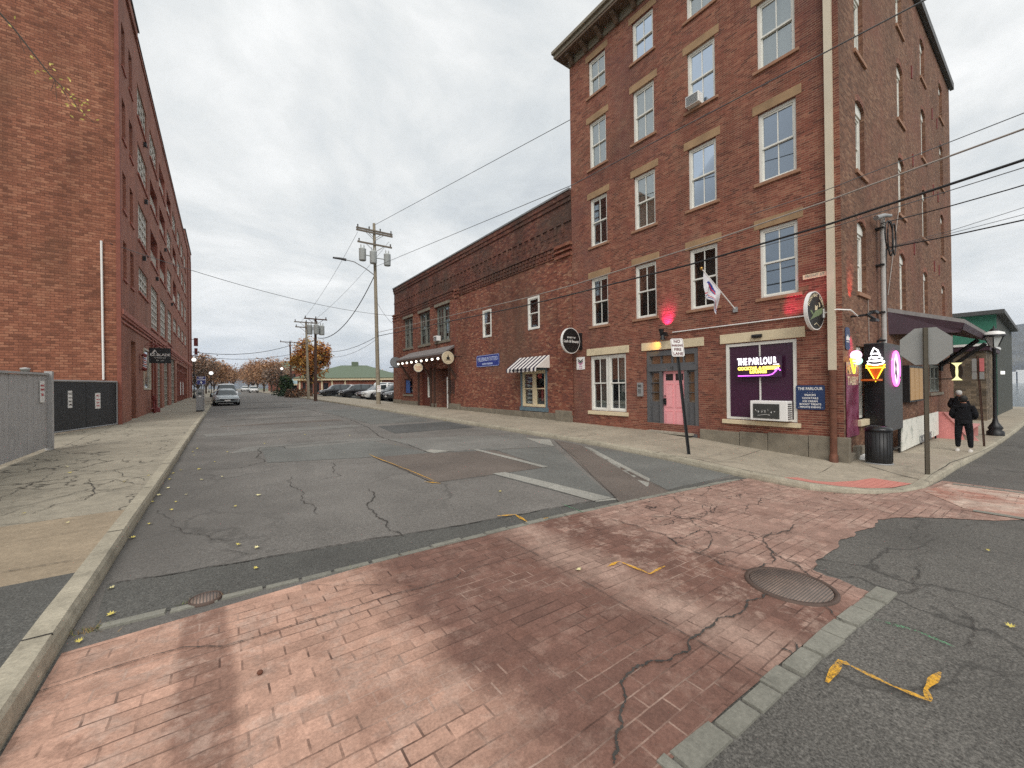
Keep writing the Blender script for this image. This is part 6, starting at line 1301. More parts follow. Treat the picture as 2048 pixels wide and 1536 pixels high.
sgn = sign_lines('pole_notice', None, Pl(PB+PA_*.078+Vector((-.0, -.2, .1)), (1, -.3, 0), nrm=(-.3, -1, 0)), .3, .55, [('NO', 0, .16, .1, 1), ('PARKING', 0, .02, .06, 1), ('->', 0, -.14, .1, 1)], 'signwhite', ['red']); tag(sgn, 'white and red parking plate on the tall pole with transformers', 'road sign')
MAIN = (PB, PA_)
c = G(631, 800, pz); tp = topz(631, 637, c)
t, b2, a2 = pole(c, tp.z-c.z, 'dark utility pole with two transformers in front of the orange tree', (tp.x-c.x, tp.y-c.y), 'poledark', arms=((.99, 2.2, 3),), trans=((.86, -.55, 0), (.86, 0, -.4), (.86, .6, 0)))
c = G(617, 796, pz); tp = topz(612, 643, c)
t, b3, a3 = pole(c, tp.z-c.z, 'pale grey slanted utility pole with two crossarms beside the dark pole', (tp.x-c.x, tp.y-c.y), 'pole', arms=((.985, 2.6, 3), (.92, 2.4, 2)))
c = G(583, 789, pz); tp = topz(580, 683, c)
t, b4, a4 = pole(c, tp.z-c.z, 'farther dark utility pole with one crossarm left of the orange tree', (tp.x-c.x, tp.y-c.y), 'poledark', arms=((.985, 3, 3),))
def wire(pts, r, label, sag=0, mat_='cable', n=14):
    mb = MB(); path = []
    for a, b in zip(pts, pts[1:]):
        a, b = Vector(a), Vector(b)
        for i in range(n): f = i/n; path.append(a.lerp(b, f)-Vector((0, 0, sag*4*f*(1-f))))
    path.append(Vector(pts[-1])); mb.tube(path, r, 5); return tag(mb.build('overhead_cable', M[mat_]), label, 'cable', 'overhead cables')
M['cable'] = pm('black cable', (.015, .015, .016), .5); M['cablepale'] = pm('pale sheathed cable', lin(150, 140, 132), .5); M['cablegrey'] = pm('grey wire', lin(90, 92, 94), .5)
def onWire(px, py, X): return Vector(onX(px, py, X))
Pz = lambda f: PB+PA_*f
def zat(py, f0=None):   # point on the tall pole at picture height py
    best = min((abs((768-FPX*((PB+PA_*f/200).dot(UY))/((PB+PA_*f/200).dot(F2)))-py), f) for f in range(201)); return PB+PA_*(best[1]/200)
e1 = ray(1160, 229); e1 = e1*(13.2/e1.y); wire([zat(450), e1+(e1-zat(450))*.3], .016, 'thin wire from the top of the tall pole to behind the corner building', mat_='cablegrey')
a = zat(533); m_ = onWire(1147, 369, 11.0); wire([a, m_, onWire(1650, 105, 10.2), onWire(1850, 0, 9.9), onWire(2300, -230, 9.6)], .014, 'thin high wire crossing in front of the corner building', mat_='cablegrey')
wire([zat(665), onWire(1048, 597, 10.5), onWire(1147, 570, 10.35), onWire(1400, 490, 10.2), onWire(1663, 399, 10.1), onWire(2048, 258, 9.9), onWire(2300, 160, 9.8)], .017, 'pale sheathed cable crossing in front of both right hand buildings', mat_='cablepale')
wire([zat(672), onWire(1048, 612, 10.5), onWire(1147, 588, 10.35), onWire(1400, 524, 10.2), onWire(1663, 447, 10.1), onWire(2048, 320, 9.9), onWire(2300, 230, 9.8)], .024, 'thick black cable crossing in front of the corner building beneath the pale one')
wire([onWire(1500, 500, 10.15), onWire(1663, 455, 10.1), onWire(2048, 335, 9.9), onWire(2300, 250, 9.8)], .008, 'hair thin wire close below the thick black cable', mat_='cablegrey')
wire([onWire(1500, 430, 10.1), onWire(1653, 380, 10.05), onWire(1900, 284, 10), onWire(2048, 226, 9.9), onWire(2300, 130, 9.8)], .008, 'hair thin wire above the pale cable at the right', mat_='cablegrey')
def anch(px, py, Y=2.98): return Vector(onY(px, py, Y))
wire([anch(1762, 447), onWire(1848, 426, 15.8), onWire(1898, 413, 15.7), onWire(2015, 380, 15.3), onWire(2200, 325, 14.8)], .016, 'black service cable running to the mast on the side wall')
wire([anch(1773, 497), onWire(1900, 472, 15.9), onWire(2048, 440, 15.3), onWire(2200, 405, 14.8)], .018, 'thick black cable from the side wall bracket towards the right')
wire([anch(1773, 495), onWire(1900, 462, 15.9), onWire(2048, 415, 15.3), onWire(2200, 370, 14.8)], .007, 'upper thin wire of the pair from the side wall bracket', mat_='cablegrey')
wire([anch(1773, 496), onWire(1900, 467, 15.9), onWire(2048, 429, 15.3), onWire(2200, 390, 14.8)], .007, 'lower thin wire of the pair from the side wall bracket', mat_='cablegrey')
# looped cable at the mast, mast head, wall cable
t = thing('cable_entry', anch(1756, 436), 'grey weather head and coiled black loops on the side wall service mast', 'cable entry')
mb = MB(); p = anch(1752, 436); mb.tube([p, p+Vector((.35, -.1, .12)), p+Vector((.8, -.15, .2))], .07, 8, 0, .045); mb.build('weather_head', M['galv'], t)
mb = MB(); q_ = p+Vector((.85, -.15, .1))
for k, (rx, rz_, dx) in enumerate(((.3, .5, -.1), (.45, .42, -.35), (.2, .45, .1))): mb.tube([q_+Vector((dx+rx*math.cos(2*math.pi*i/16), -.02*k, -.55+rz_*math.sin(2*math.pi*i/16))) for i in range(17)], .018, 5)
mb.build('cable_loop', M['cable'], t)
mb = MB(); z_ = 4.3; mb.tube([anch(1773, 497, 3.08), anch(1771, 530, 3.1), anch(1772, 600, 3.1), anch(1773, 660, 3.1), anch(1755, 686, 3.1)], .02, 5); mb.tube([anch(1797, 422, 3.1), anch(1776, 590, 3.1)], .012, 5, 1); mb.tube([anch(1736, 598, 3.1), anch(1738, 682, 3.1)], .012, 5, 1); tag(mb.build('wall_cable', [M['cable'], M['cablepale']]), 'black and pale cables clipped down the side wall beside the mast', 'cable')
# across the street and down the street
la0 = Matrix.Rotation(ang, 3, 'Z') @ Vector((-.3, -.05, 6.25))+Vector((LA.x, LA.y, 0)); lowc = Vector((PX-.05, YL-.2, onX(790, 632, PX).z))
wire([la0, lowc], .014, 'cable crossing the street from the warehouse to the low building', sag=.55, mat_='cablegrey', n=20)
wire([zat(548), topz(636, 676, b2)], .035, 'thick sagging cable from the tall pole down to the dark pole', sag=1.5, n=20)
wire([zat(672), topz(631, 700, b2)], .02, 'lower sagging cable from the tall pole to the dark pole', sag=.6, mat_='cable', n=16)
wire([zat(678), topz(631, 708, b2)], .014, 'lowest thin cable from the tall pole to the dark pole', sag=.8, mat_='cablegrey', n=16)
wire([zat(470)+Vector((-1.3, 0, 0)), topz(601, 645, b3)], .012, 'primary wire from the left crossarm end down to the pale pole', sag=.5, mat_='cablegrey', n=16)
wire([zat(478)+Vector((1.2, 0, 0)), topz(622, 645, b3)], .012, 'primary wire from the right crossarm end down to the pale pole', sag=.5, mat_='cablegrey', n=16)
wire([zat(600), onX(795, 655, 12.1)], .012, 'short drop wire from the tall pole to the low building corner', sag=.3, mat_='cablegrey')
wlc = Vector((-3.0, 68, 0)); wl1 = topz(386, 704, wlc); wl2 = topz(386, 712, wlc)
wire([wl1, topz(580, 691, b4)], .04, 'upper cable spanning the street far away', sag=.8, n=16); wire([wl2, topz(580, 709, b4)], .03, 'lower cable spanning the street far away', sag=.6, n=16)
wire([topz(580, 691, b4), topz(631, 680, b2)], .035, 'cable between the two dark poles', sag=.2); wire([topz(580, 710, b4), topz(617, 706, b3)], .03, 'low cable between the far dark pole and the pale pole', sag=.2)
# ---------------------------------------------------------------- street lamps with globes
def globe_lamp(px, pyb, pyt, label, f=pz, c=None, first=None):
    c = c or G(px, pyb, f); tp = topz(px, pyt, c); h = tp.z-c.z; s_ = h/4.2
    t = thing('globe_lamp', c, label, 'street lamp', 'globe lamps along the street'); mb = MB(); mb.lathe(c, [(.16, 0), (.16, .3), (.1, .5), (.06, .7), (.05, h-.5), (.1, h-.42)], 10); mb.build('column', M['black'], t)
    mb = MB(); mb.ball(c+Vector((0, 0, h-.22)), .24, 0, 12); mb.build('globe', M['globe'], t); return t
for px, pb, ptp, lb_ in ((388.5, 797, 716, 'globe lamp right beside the far end of the warehouse'), (403, 789, 726, 'globe lamp rising behind the pay station'), (418, 785, 737, 'smaller globe lamp third along the left pavement'), (427.5, 786, 744, 'small globe lamp near the parked cars at the left'), (422.5, 783, 743, 'tiny globe lamp just behind the third one on the left'),
        (564, 781, 735, 'globe lamp on the right beside the dark evergreen'), (548, 780, 740, 'globe lamp on the right before the brown street trees'), (535, 777, 744, 'tiny distant globe lamp in front of the right hand trees'), (484, 776, 759, 'very distant tiny globe lamp in the middle of the street view')):
    globe_lamp(px, pb, ptp, lb_)
# ---------------------------------------------------------------- vehicles
def paint(name, c, met=.0, rough=.25):
    s = NT(name); s.b.inputs['Coat Weight'].default_value = .6; s.b.inputs['Coat Roughness'].default_value = .05
    n = s.noise(s.obj(), 2, 3); return s.fin(s.mix(n, mul(c, .9), mul(c, 1.1)), rough, met)
CP = {k: paint('car paint '+k, v, m) for k, v, m in (('silver', (.42, .47, .49), .2), ('white', (.72, .72, .70), 0), ('black', (.012, .013, .016), .1), ('grey', (.10, .105, .11), .4), ('darkred', (.06, .015, .015), .2), ('blue', (.05, .08, .13), .3))}
M['tyre'] = pm('tyre rubber', (.012, .012, .012), .85); M['rim'] = pm('alloy rim', (.35, .36, .37), .3, .8); M['carglass'] = pm('car glass', (.03, .045, .05), .04, spec=1); M['headlight'] = pm('headlight lens', (.5, .52, .55), .08, spec=1); M['tail'] = pm('tail lamp red', (.25, .01, .01), .2)
def prof(T, x):
    for i in range(len(T)-1):
        if x <= T[i+1][0]: f = (x-T[i][0])/(T[i+1][0]-T[i][0]); f = max(0, f); return T[i][1]+(T[i+1][1]-T[i][1])*f
    return T[-1][1]
CARS = {'sedan': dict(L=4.6, W=1.8, belt=[(0, .62), (.03, .74), (.28, .92), (.6, .96), (.8, 1.0), (.97, .98), (1, .8)], roof=[(.27, .94), (.42, 1.40), (.55, 1.44), (.7, 1.38), (.88, 1.02)], zb=.2, wr=.32),
        'suv': dict(L=4.6, W=1.88, belt=[(0, .7), (.03, .88), (.25, 1.06), (.6, 1.1), (.97, 1.12), (1, .9)], roof=[(.24, 1.08), (.36, 1.62), (.55, 1.68), (.85, 1.64), (.97, 1.14)], zb=.25, wr=.36),
        'van': dict(L=5.0, W=1.95, belt=[(0, .8), (.03, .98), (.18, 1.15), (.6, 1.2), (.98, 1.2), (1, .95)], roof=[(.17, 1.17), (.32, 1.8), (.5, 1.9), (.9, 1.86), (.985, 1.2)], zb=.28, wr=.35)}
def make_car(kind, col, label, loc, rz, group='cars parked along the street', cat='car'):
    D = CARS[kind]; L, W, zb, wr = D['L'], D['W'], D['zb'], D['wr']
    t = thing('parked_car' if kind != 'van' else 'parked_van', loc, label, cat, group, rz)
    N = 30; mb = MB(); st = []
    for i in range(N+1):
        f = i/N; y = -L/2+L*f; e = min(f, 1-f); tp = 1-.22*max(0, 1-e/.06)**2-.07*max(0, 1-e/.2); w = W/2*tp; zt = prof(D['belt'], f); zl = zb+.12*max(0, 1-e/.05)
        st.append([(-w*.9, y, zl), (-w, y, zl+.18), (-w, y, zt-.2), (-w*.94, y, zt-.04), (-w*.8, y, zt), (0, y, zt+.03), (w*.8, y, zt), (w*.94, y, zt-.04), (w, y, zt-.2), (w, y, zl+.18), (w*.9, y, zl)])
    n = 11; vs = [p for r_ in st for p in r_]; mb.add(vs, [(i*n+k, i*n+k+1, (i+1)*n+k+1, (i+1)*n+k) for i in range(N) for k in range(n-1)]+[tuple(range(n)), tuple(range(N*n, N*n+n))], 0, True)
    mb.add([(-W*.44, -L/2+.1, zb+.05), (W*.44, -L/2+.1, zb+.05), (W*.44, L/2-.1, zb+.05), (-W*.44, L/2-.1, zb+.05)], [(0, 1, 2, 3)], 1)
    for sy in (.2, .79):   # dark arches
        for sx in (-1, 1): mb.lathe((sx*(W/2-.13), -L/2+L*sy, wr), [(wr*1.14, -.142*1), (wr*1.14, .142)], 20, 1, 'x')
    mb.build('body', [CP[col], M['tyre']], t, local=True)
    rf = D['roof']; fr = [f for f, _ in rf]; g = MB(); rows = []
    for f, z in rf: rows.append((f, z))
    M_ = 16; st = []
    for i in range(M_+1):
        f = fr[0]+(fr[-1]-fr[0])*i/M_; zr = prof(rf, f); zbelt = prof(D['belt'], f)-.02; k = (zr-zbelt)/(max(z for _, z in rf)-zbelt+1e-6); y = -L/2+L*f; wb = W/2*.86; wt = W/2*(.86-.2*max(0, k))
        st.append([(-wb, y, zbelt), (-wt-.01, y, zr-.07*k), (-wt*.8, y, zr), (0, y, zr+.02), (wt*.8, y, zr), (wt+.01, y, zr-.07*k), (wb, y, zbelt)])
    n = 7; vs = [p for r_ in st for p in r_]; fs = []; ms = []
    g1, g2 = MB(), MB()
    for i in range(M_):
        f = fr[0]+(fr[-1]-fr[0])*(i+.5)/M_; roofy = prof(rf, f) > max(z for _, z in rf)-.14
        for k in range(n-1):
            fc = (i*n+k, i*n+k+1, (i+1)*n+k+1, (i+1)*n+k); side = k in (0, n-2); pillar = side and (abs(f-.55) < .02 or (kind != 'sedan' and abs(f-.78) < .02))
            (g1 if (roofy and not side) or pillar else g2).f.append(fc)
    for gg in (g1, g2): gg.v = vs; gg.m = [0]*len(gg.f); gg.sm = [True]*len(gg.f)
    g2.build('window', M['carglass'], t, local=True); g1.build('roof', CP[col], t, local=True)
    for sy in (.2, .79):
        for sx in (-1, 1):
            w_ = MB(); c_ = (sx*(W/2-.11), -L/2+L*sy, wr); w_.lathe(c_, [(wr*.62, -.115), (wr*.94, -.115), (wr, -.08), (wr, .08), (wr*.94, .115), (wr*.62, .115)], 22, 0, 'x'); wo = w_.build('wheel', M['tyre'], t, local=True)
            w_ = MB(); w_.lathe(c_, [(.01, -.09), (wr*.62, -.1), (wr*.64, -.0), (wr*.62, .1), (.01, .09)], 22, 0, 'x'); 
            w_.build('rim', M['rim'], wo, local=True)
    for sx in (-1, 1):
        h = MB(); z = prof(D['belt'], .04)-.17; h.add([(sx*W*.30, -L/2+.005, z-.06), (sx*W*.47, -L/2+.16, z-.05), (sx*W*.49, -L/2+.32, z+.06), (sx*W*.33, -L/2+.03, z+.05)], [(0, 1, 2, 3)]); h.pbox(lambda a, b, c: (a, b, c), *sorted((sx*W*.30, sx*W*.45)), -L/2-.01, -L/2+.12, z-.06, z+.05); h.build('headlight', M['headlight'], t, local=True)
        h = MB(); h.box(*sorted((sx*W*.32, sx*W*.46)), L/2-.12, L/2+.005, z+.02, z+.16); h.build('tail_light', M['tail'], t, local=True)
        h = MB(); h.box(*sorted((sx*(W/2-.03), sx*(W/2+.17))), -L/2+L*.33, -L/2+L*.33+.1, prof(D['belt'], .33)+.0, prof(D['belt'], .33)+.14); h.build('mirror', CP[col], t, local=True)
    h = MB(); h.box(-W*.28, W*.28, -L/2-.012, -L/2+.1, zb+.22, zb+.36); h.box(-W*.36, W*.36, -L/2-.008, -L/2+.1, zb+.02, zb+.14); h.build('grille', M['tyre'], t, local=True)
    h = MB(); h.box(-.2, .2, -L/2-.03, -L/2-.015, zb+.17, zb+.3); h.build('number_plate', M['signwhite'], t, local=True)
    return t
def gpt(x, y, f=gz): return (x, y, f(x, y))
make_car('sedan', 'silver', 'silver grey sedan parked facing the camera at the left kerb', gpt(.60, 44.0), rad(2))
make_car('van', 'white', 'white van parked directly behind the silver sedan', gpt(.75, 51.5), rad(0), cat='van')
make_car('sedan', 'white', 'white car farther along the left kerb just showing past the van', gpt(.6, 60), 0)
lot_ = [('sedan', 'darkred', 49.3, 15.6, 'dark red car behind the white crossover in the car park'), ('suv', 'white', 66, 15.5, 'white car roof behind the black hatchback by the dark pole'), ('suv', 'black', 60.5, 13.7, 'black hatchback nosed to the right pavement by the dark pole'), ('suv', 'black', 53.5, 14.6, 'second black car set back in the car park row'), ('suv', 'white', 44.5, 14.9, 'white crossover nosed to the pavement left of the tall pole'),
        ('suv', 'black', 41.6, 15.4, 'black car mostly hidden behind the tall pole'), ('suv', 'grey', 38.9, 15.5, 'grey crossover between the tall pole and the low building'), ('sedan', 'white', 36.3, 15.7, 'white sedan just beside the corner of the low building')]
for k, cl, y, x, lb_ in lot_: make_car(k, cl, lb_, (x, y, gz(x, y)+.06), rad(-90+random.uniform(-3, 3)), 'cars in the right hand car park')
make_car('van', 'white', 'white van roof showing behind the dark cars in the car park', (21.5, 62, gz(20, 62)+.1), rad(80), 'cars in the right hand car park', 'van'); make_car('suv', 'grey', 'dark green grey car in the second row of the car park', (20.5, 56, gz(20, 56)+.1), rad(-90), 'cars in the right hand car park')
# far cars: copies of the first ones
src = {o.name: o for o in bpy.data.objects if o.name.startswith('parked_car') and not o.parent}
far = [(-6.5, 90, 'far parked car nearest the warehouse end in the left lot'), (-6.4, 96, 'second far car of the left lot'), (-6.3, 102, 'third far car of the left lot'), (-6.2, 110, 'fourth far car of the left lot'), (-6.1, 120, 'farthest car of the left lot')]
names = sorted(src); 
for i, (x, y, lb_) in enumerate(far):
    o = dup(src[names[(i*2+2) % len(names)]]); o.location = (x, y, tz(x, y)+.3); o.rotation_euler = (0, 0, rad(90)); o['label'] = lb_; o['group'] = 'cars in the far left lot'
for x, y, lb_ in ((7.2, 118, 'distant car parked at the right kerb before the trees'), (6.9, 150, 'very distant dark car far down the street')):
    o = dup(src[names[3]]); o.location = gpt(x, y); o.rotation_euler = (0, 0, 0); o['label'] = lb_; o['group'] = 'cars parked along the street'
# ---------------------------------------------------------------- trees
def leafm(name, c): 
    s = NT(name); n = s.noise(s.obj(), 1.2, 3); s.b.inputs['Subsurface Weight'].default_value = 0
    return s.fin(s.mix(s.map(n, .35, .65), mul(c, .7), mul(c, 1.3)), .8, 0, .2)
LM = {'orange': [leafm('orange leaf', lin(176, 118, 66)), leafm('amber leaf', lin(188, 144, 78)), leafm('dark orange leaf', lin(150, 86, 46)), leafm('olive leaf', lin(140, 130, 66))],
      'brown': [leafm('brown leaf', lin(158, 120, 92)), leafm('tan leaf', lin(176, 140, 108)), leafm('dark brown leaf', lin(110, 78, 58)), leafm('grey twig', lin(120, 100, 86))],
      'green': [leafm('dark evergreen', lin(56, 72, 50)), leafm('evergreen', lin(72, 90, 60)), leafm('black green', lin(34, 46, 34)), leafm('evergreen two', lin(60, 76, 56))],
      'bare': [leafm('bare twig', lin(136, 118, 104)), leafm('bare twig two', lin(112, 94, 82)), leafm('rust leaf', lin(158, 112, 80)), leafm('bare twig three', lin(150, 132, 116))]}
M['bark'] = pm('bark', lin(82, 72, 64), .95, bump=.5)
def make_tree(loc, h, rw, kind, n, ls, label, group=None, seed=1, trunkh=.25, cat='tree', shape=1.0, name='street_tree'):
    r = random.Random(seed); t = thing(name, loc, label, cat, group); mb = MB(); base = Vector((0, 0, 0)); th = h*trunkh
    mb.tube([base-Vector((0, 0, .2)), Vector((0, 0, th*.5)), Vector((.05, .05, th))], h*.028, 8, 0, h*.02); cl = []
    for k in range(11):
        a = k*2.4+r.uniform(-.3, .3); el = r.uniform(.35, 1.25); L = r.uniform(.55, 1.0); e = Vector((math.cos(a)*math.cos(el)*rw*L, math.sin(a)*math.cos(el)*rw*L, th+(h-th)*(.15+.75*math.sin(el)*L)))
        s0 = Vector((0, 0, th*r.uniform(.7, 1.15))); mid = s0.lerp(e, .5)+Vector((0, 0, h*.04)); mb.tube([s0, mid, e], h*.012, 5, 0, h*.003)
        for q in range(3): e2 = mid.lerp(e, r.random())+Vector((r.uniform(-1, 1), r.uniform(-1, 1), r.uniform(-.2, 1)))*rw*.35; mb.tube([mid.lerp(e, .4), e2], h*.005, 4, 0, h*.0015); cl.append((e2, r.uniform(.14, .26)*rw*2))
        cl.append((e, r.uniform(.2, .34)*rw*1.6))
    mb.build('trunk', M['bark'], t, local=True)
    cz = th+(h-th)*.5; vs, fs, ms = [], [], []; cr_ = MB(); made = 0
    while made < n:
        if r.random() < .72: c0, rr = r.choice(cl); p = c0+Vector((r.gauss(0, .5), r.gauss(0, .5), r.gauss(0, .42)))*rr
        else:
            u = Vector((r.uniform(-1, 1), r.uniform(-1, 1), r.uniform(-1, 1)))
            if u.length > 1: continue
            p = Vector((u.x*rw*.95, u.y*rw*.95, cz+u.z*(h-th)*.48))
        q = Vector((p.x/rw, p.y/rw, (p.z-cz)/((h-th)*.53)))
        if q.length > 1.06+.12*math.sin(p.x*3+p.z*2): continue
        if noise.noise(p*(1.6/rw*2)) < -.22: continue
        s_ = ls*r.uniform(.6, 1.35); e1 = Vector((r.uniform(-1, 1), r.uniform(-1, 1), r.uniform(-.7, .7))).normalized(); e2 = e1.cross(Vector((r.uniform(-1, 1), r.uniform(-1, 1), r.uniform(-1, 1)))).normalized()
        m_ = (0 if noise.noise(p*(2/rw)+Vector((7, 0, 0))) > 0 else 1) if r.random() < .8 else 2+(r.random() < .4)
        cr_.add([p-e1*s_, p+e2*s_*.6, p+e1*s_, p-e2*s_*.6], [(0, 1, 2, 3)], m_); made += 1
    cr_.build('crown', LM[kind], t, local=True, recalc=False); return t
def tp_(px, Y, zf=tz): d = ray(px, 780); k = Y/d.y; x = d.x*k; return (x, Y, zf(x, Y)+.2)
p = tp_(622, 62); make_tree(p, 8.7, 2.7, 'orange', 11000, .14, 'full crowned tree with orange autumn leaves behind the utility poles', seed=5, trunkh=.2)
p = tp_(572, 74); make_tree(p, 3.6, 1.1, 'green', 2200, .13, 'small dark evergreen tree beside the globe lamp', seed=8, trunkh=.1)
for i, (px, Y, h, rw, kd) in enumerate(((396, 92, 7.4, 3.6, 'bare'), (412, 104, 8.4, 4.0, 'brown'), (428, 118, 8.2, 4.2, 'brown'), (441, 135, 8.4, 4.6, 'brown'), (449, 160, 8, 4.8, 'brown'))):
    make_tree(tp_(px, Y), h, rw, kd, 3600, .17, ['greyish bare twigged tree nearest the warehouse end', 'brown leaved tree second along the left side of the street', 'russet tree third along the left side', 'rounded russet tree fourth along the left side', 'farthest russet tree on the left beside the view of the bridge'][i], 'street trees on the left', 20+i, .2)
for i, (px, Y, h, rw, kd) in enumerate(((555, 98, 6.4, 3.0, 'bare'), (543, 108, 8.6, 4.4, 'brown'), (528, 122, 8.8, 4.8, 'brown'), (515, 140, 9.4, 5, 'brown'), (506, 165, 9.4, 5, 'brown'), (497, 200, 9, 5, 'brown'))):
    make_tree(tp_(px, Y), h, rw, kd, 3600, .18, ['thin bare tree nearest the evergreen on the right', 'brown autumn tree second in the right hand row', 'broad brown tree third in the right hand row', 'tall brown tree fourth in the right hand row', 'fifth brown tree of the right hand row', 'farthest brown tree of the right hand row'][i], 'street trees on the right', 40+i, .2)
make_tree(tp_(466, 260), 13, 7, 'bare', 1500, .3, 'tall bare tree far behind at the foot of the bridge', None, 61, .25)
p = tp_(753, 110); make_tree(p, 7.2, 2.0, 'bare', 700, .15, 'spindly bare tree behind the brick hall by the bridge', None, 62, .3)
# low shrubs along the right pavement
def shrub(px, Y, w_, h_, n, label, kind='green'):
    loc = tp_(px, Y); r = random.Random(px); t = thing('shrub', loc, label, 'shrub', 'shrubs beside the right pavement'); mb = MB()
    for k in range(6): mb.tube([(r.uniform(-.2, .2), r.uniform(-.2, .2), 0), (r.uniform(-w_, w_)*.5, r.uniform(-w_, w_)*.4, h_*.7)], .03, 4)
    mb.build('stem', M['bark'], t, local=True); mb = MB(); made = 0
    while made < n:
        u = Vector((r.uniform(-1, 1), r.uniform(-1, 1), r.uniform(0, 1))); 
        if u.length > 1+.15*math.sin(u.x*9): continue
        p = Vector((u.x*w_, u.y*w_*.8, u.z*h_)); e1 = Vector((r.uniform(-1, 1), r.uniform(-1, 1), r.uniform(-1, 1))).normalized()*.12; e2 = e1.cross(Vector((r.random(), r.random(), 1))).normalized()*.07; mb.add([p-e1, p+e2, p+e1, p-e2], [(0, 1, 2, 3)], r.randrange(4)); made += 1
    mb.build('foliage', LM[kind], t, local=True, recalc=False)
for px, Y, w_, h_, lb_, kd in ((575, 70, 1.6, 1.2, 'low dark shrub right of the evergreen tree', 'green'), (590, 64, 1.6, 1.3, 'bushy shrub in front of the blue awning shop', 'bare'), (602, 61, 1.5, 1.3, 'brownish shrub beneath the orange tree', 'bare'), (563, 80, 1.8, 1.3, 'dark shrub below the globe lamp on the right', 'green')): shrub(px, Y, w_, h_, 700, lb_, kd)
# overhanging twig with yellow leaves, from a tree standing outside the left of the view
t = thing('leaning_tree', (-12.5, 17.5, pz(-12, 17)), 'tree branch with sparse yellow leaves reaching in front of the gable wall', 'tree'); mb = MB()
bp = [Vector((-12.5, 17.5, -1.5)), Vector((-12.2, 17.6, 6)), Vector(onY(-60, -40, 18)), Vector(onY(30, 60, 18)), Vector(onY(100, 150, 18)), Vector(onY(140, 190, 18)), Vector(onY(160, 225, 18))]
mb.tube(bp[:3], .16, 7, 0, .05); mb.tube(bp[2:], .03, 5, 0, .006); r = random.Random(2)
for k in range(8):
    i = r.choice((3, 4, 4, 5)); a = bp[i].lerp(bp[i+1], r.random()); mb.tube([a, a+Vector((r.uniform(-.1, .5), 0, r.uniform(-.6, .1)))], .006, 4)
mb.build('trunk', M['bark'], t); mb = MB()
for k in range(46):
    i = r.choice((2, 3, 4, 4, 5, 5, 5)); a = bp[i].lerp(bp[i+1], r.random())+Vector((r.gauss(.1, .18), r.gauss(0, .1), r.gauss(-.05, .16))); e1 = Vector((r.uniform(-1, 1), r.uniform(-.5, .5), r.uniform(-1, 1))).normalized()*.055; e2 = e1.cross(Vector((0, 1, .3))).normalized()*.022; mb.add([a-e1, a+e2, a+e1, a-e2], [(0, 1, 2, 3)])
mb.build('leaves', M['leafyellow'], t)
# ---------------------------------------------------------------- fallen leaves, weeds, grass verge
s_ = MB(); pts = [(.0, 1), (.18, .45), (.6, .62), (.5, .2), (1, .1), (.6, -.15), (.7, -.6), (.2, -.45), (0, -.9), (-.2, -.45), (-.7, -.6), (-.6, -.15), (-1, .1), (-.5, .2), (-.6, .62), (-.18, .45)]
s_.v = [(x*.05, y*.05, .004+.016*abs(x)*abs(x)+.01*(y > .5)) for x, y in pts]; s_.f = [list(range(len(pts)))]; s_.m = [0]; s_.sm = [False]
lf = s_.build('fallen_leaf', M['leafyellow']); lf2 = lf.data.copy(); lf2.materials[0] = M['leafpale']
spots = [(222, 1233), (222, 1180), (158, 1287), (512, 1140), (517, 992), (477, 1092), (470, 1015), (514, 1098), (296, 953), (306, 1006), (318, 992), (342, 1022), (352, 1006), (372, 991), (345, 948), (340, 960), (335, 978), (362, 942), (398, 940), (404, 961), (300, 1050), (265, 1078), (135, 1048), (47, 1029), (248, 965), (133, 935), (140, 947), (385, 905), (388, 912), (395, 898), (310, 940), (1157, 1143), (1975, 1104), (2022, 1257), (700, 872), (790, 890), (640, 852), (560, 880), (530, 888), (430, 925), (445, 955), (455, 905), (1000, 985), (890, 842), (975, 850), (610, 870)]
first = True
for i, (x, y) in enumerate(spots):
    on = pz if x < 300-(y-950)*.62 and y > 900 else gz
    p = G(x, y, on); o = lf if first else lf.copy()
    if not first: COL.objects.link(o)
    if i % 3 == 1: o.data = lf2
    first = False; o.location = p+Vector((0, 0, .014)); o.rotation_euler = (random.uniform(-.15, .15), random.uniform(-.15, .15), random.uniform(0, 6)); k_ = .62*random.uniform(.7, 1.2)*(1 if y > 1000 else 1.25); o.scale = (k_, k_, 1)
    tag(o, 'small yellow leaf lying flat on the ground', 'leaf', 'fallen yellow leaves')
mb = MB(); r = random.Random(9)
for (px, py, n, sp) in ((170, 1265, 60, .09), (135, 1272, 30, .05), (448, 1192, 14, .03), (372, 1207, 14, .03), (195, 1258, 30, .04), (700, 1140, 8, .04), (810, 1110, 8, .04)):
    c = G(px, py)
    for k in range(n):
        p = c+Vector((r.gauss(0, sp), r.gauss(0, sp*.5), 0)); d = Vector((r.uniform(-1, 1), r.uniform(-1, 1), r.uniform(.4, 1.2)))*.035; w_ = Vector((r.uniform(-1, 1), r.uniform(-1, 1), 0)).normalized()*.0025; mb.add([p-w_, p+w_, p+d], [(0, 1, 2)], r.randrange(2))
tag(mb.build('grass_tufts', [M['weed'], M['weeddry']], recalc=False), 'dry grass and weed tufts growing along the granite edging', 'grass', kind='stuff')
# small stones / droppings
for (px, py, lb_) in ((520, 1351, 'small dark pebble on the pink part of the brick crossing'),):
    c = G(px, py); mb = MB(); mb.ball((0, 0, .012), .017, 0, 8, .8); o = mb.build('pebble', M['rust']); o.location = c+Vector((0, 0, .008)); tag(o, lb_, 'pebble')
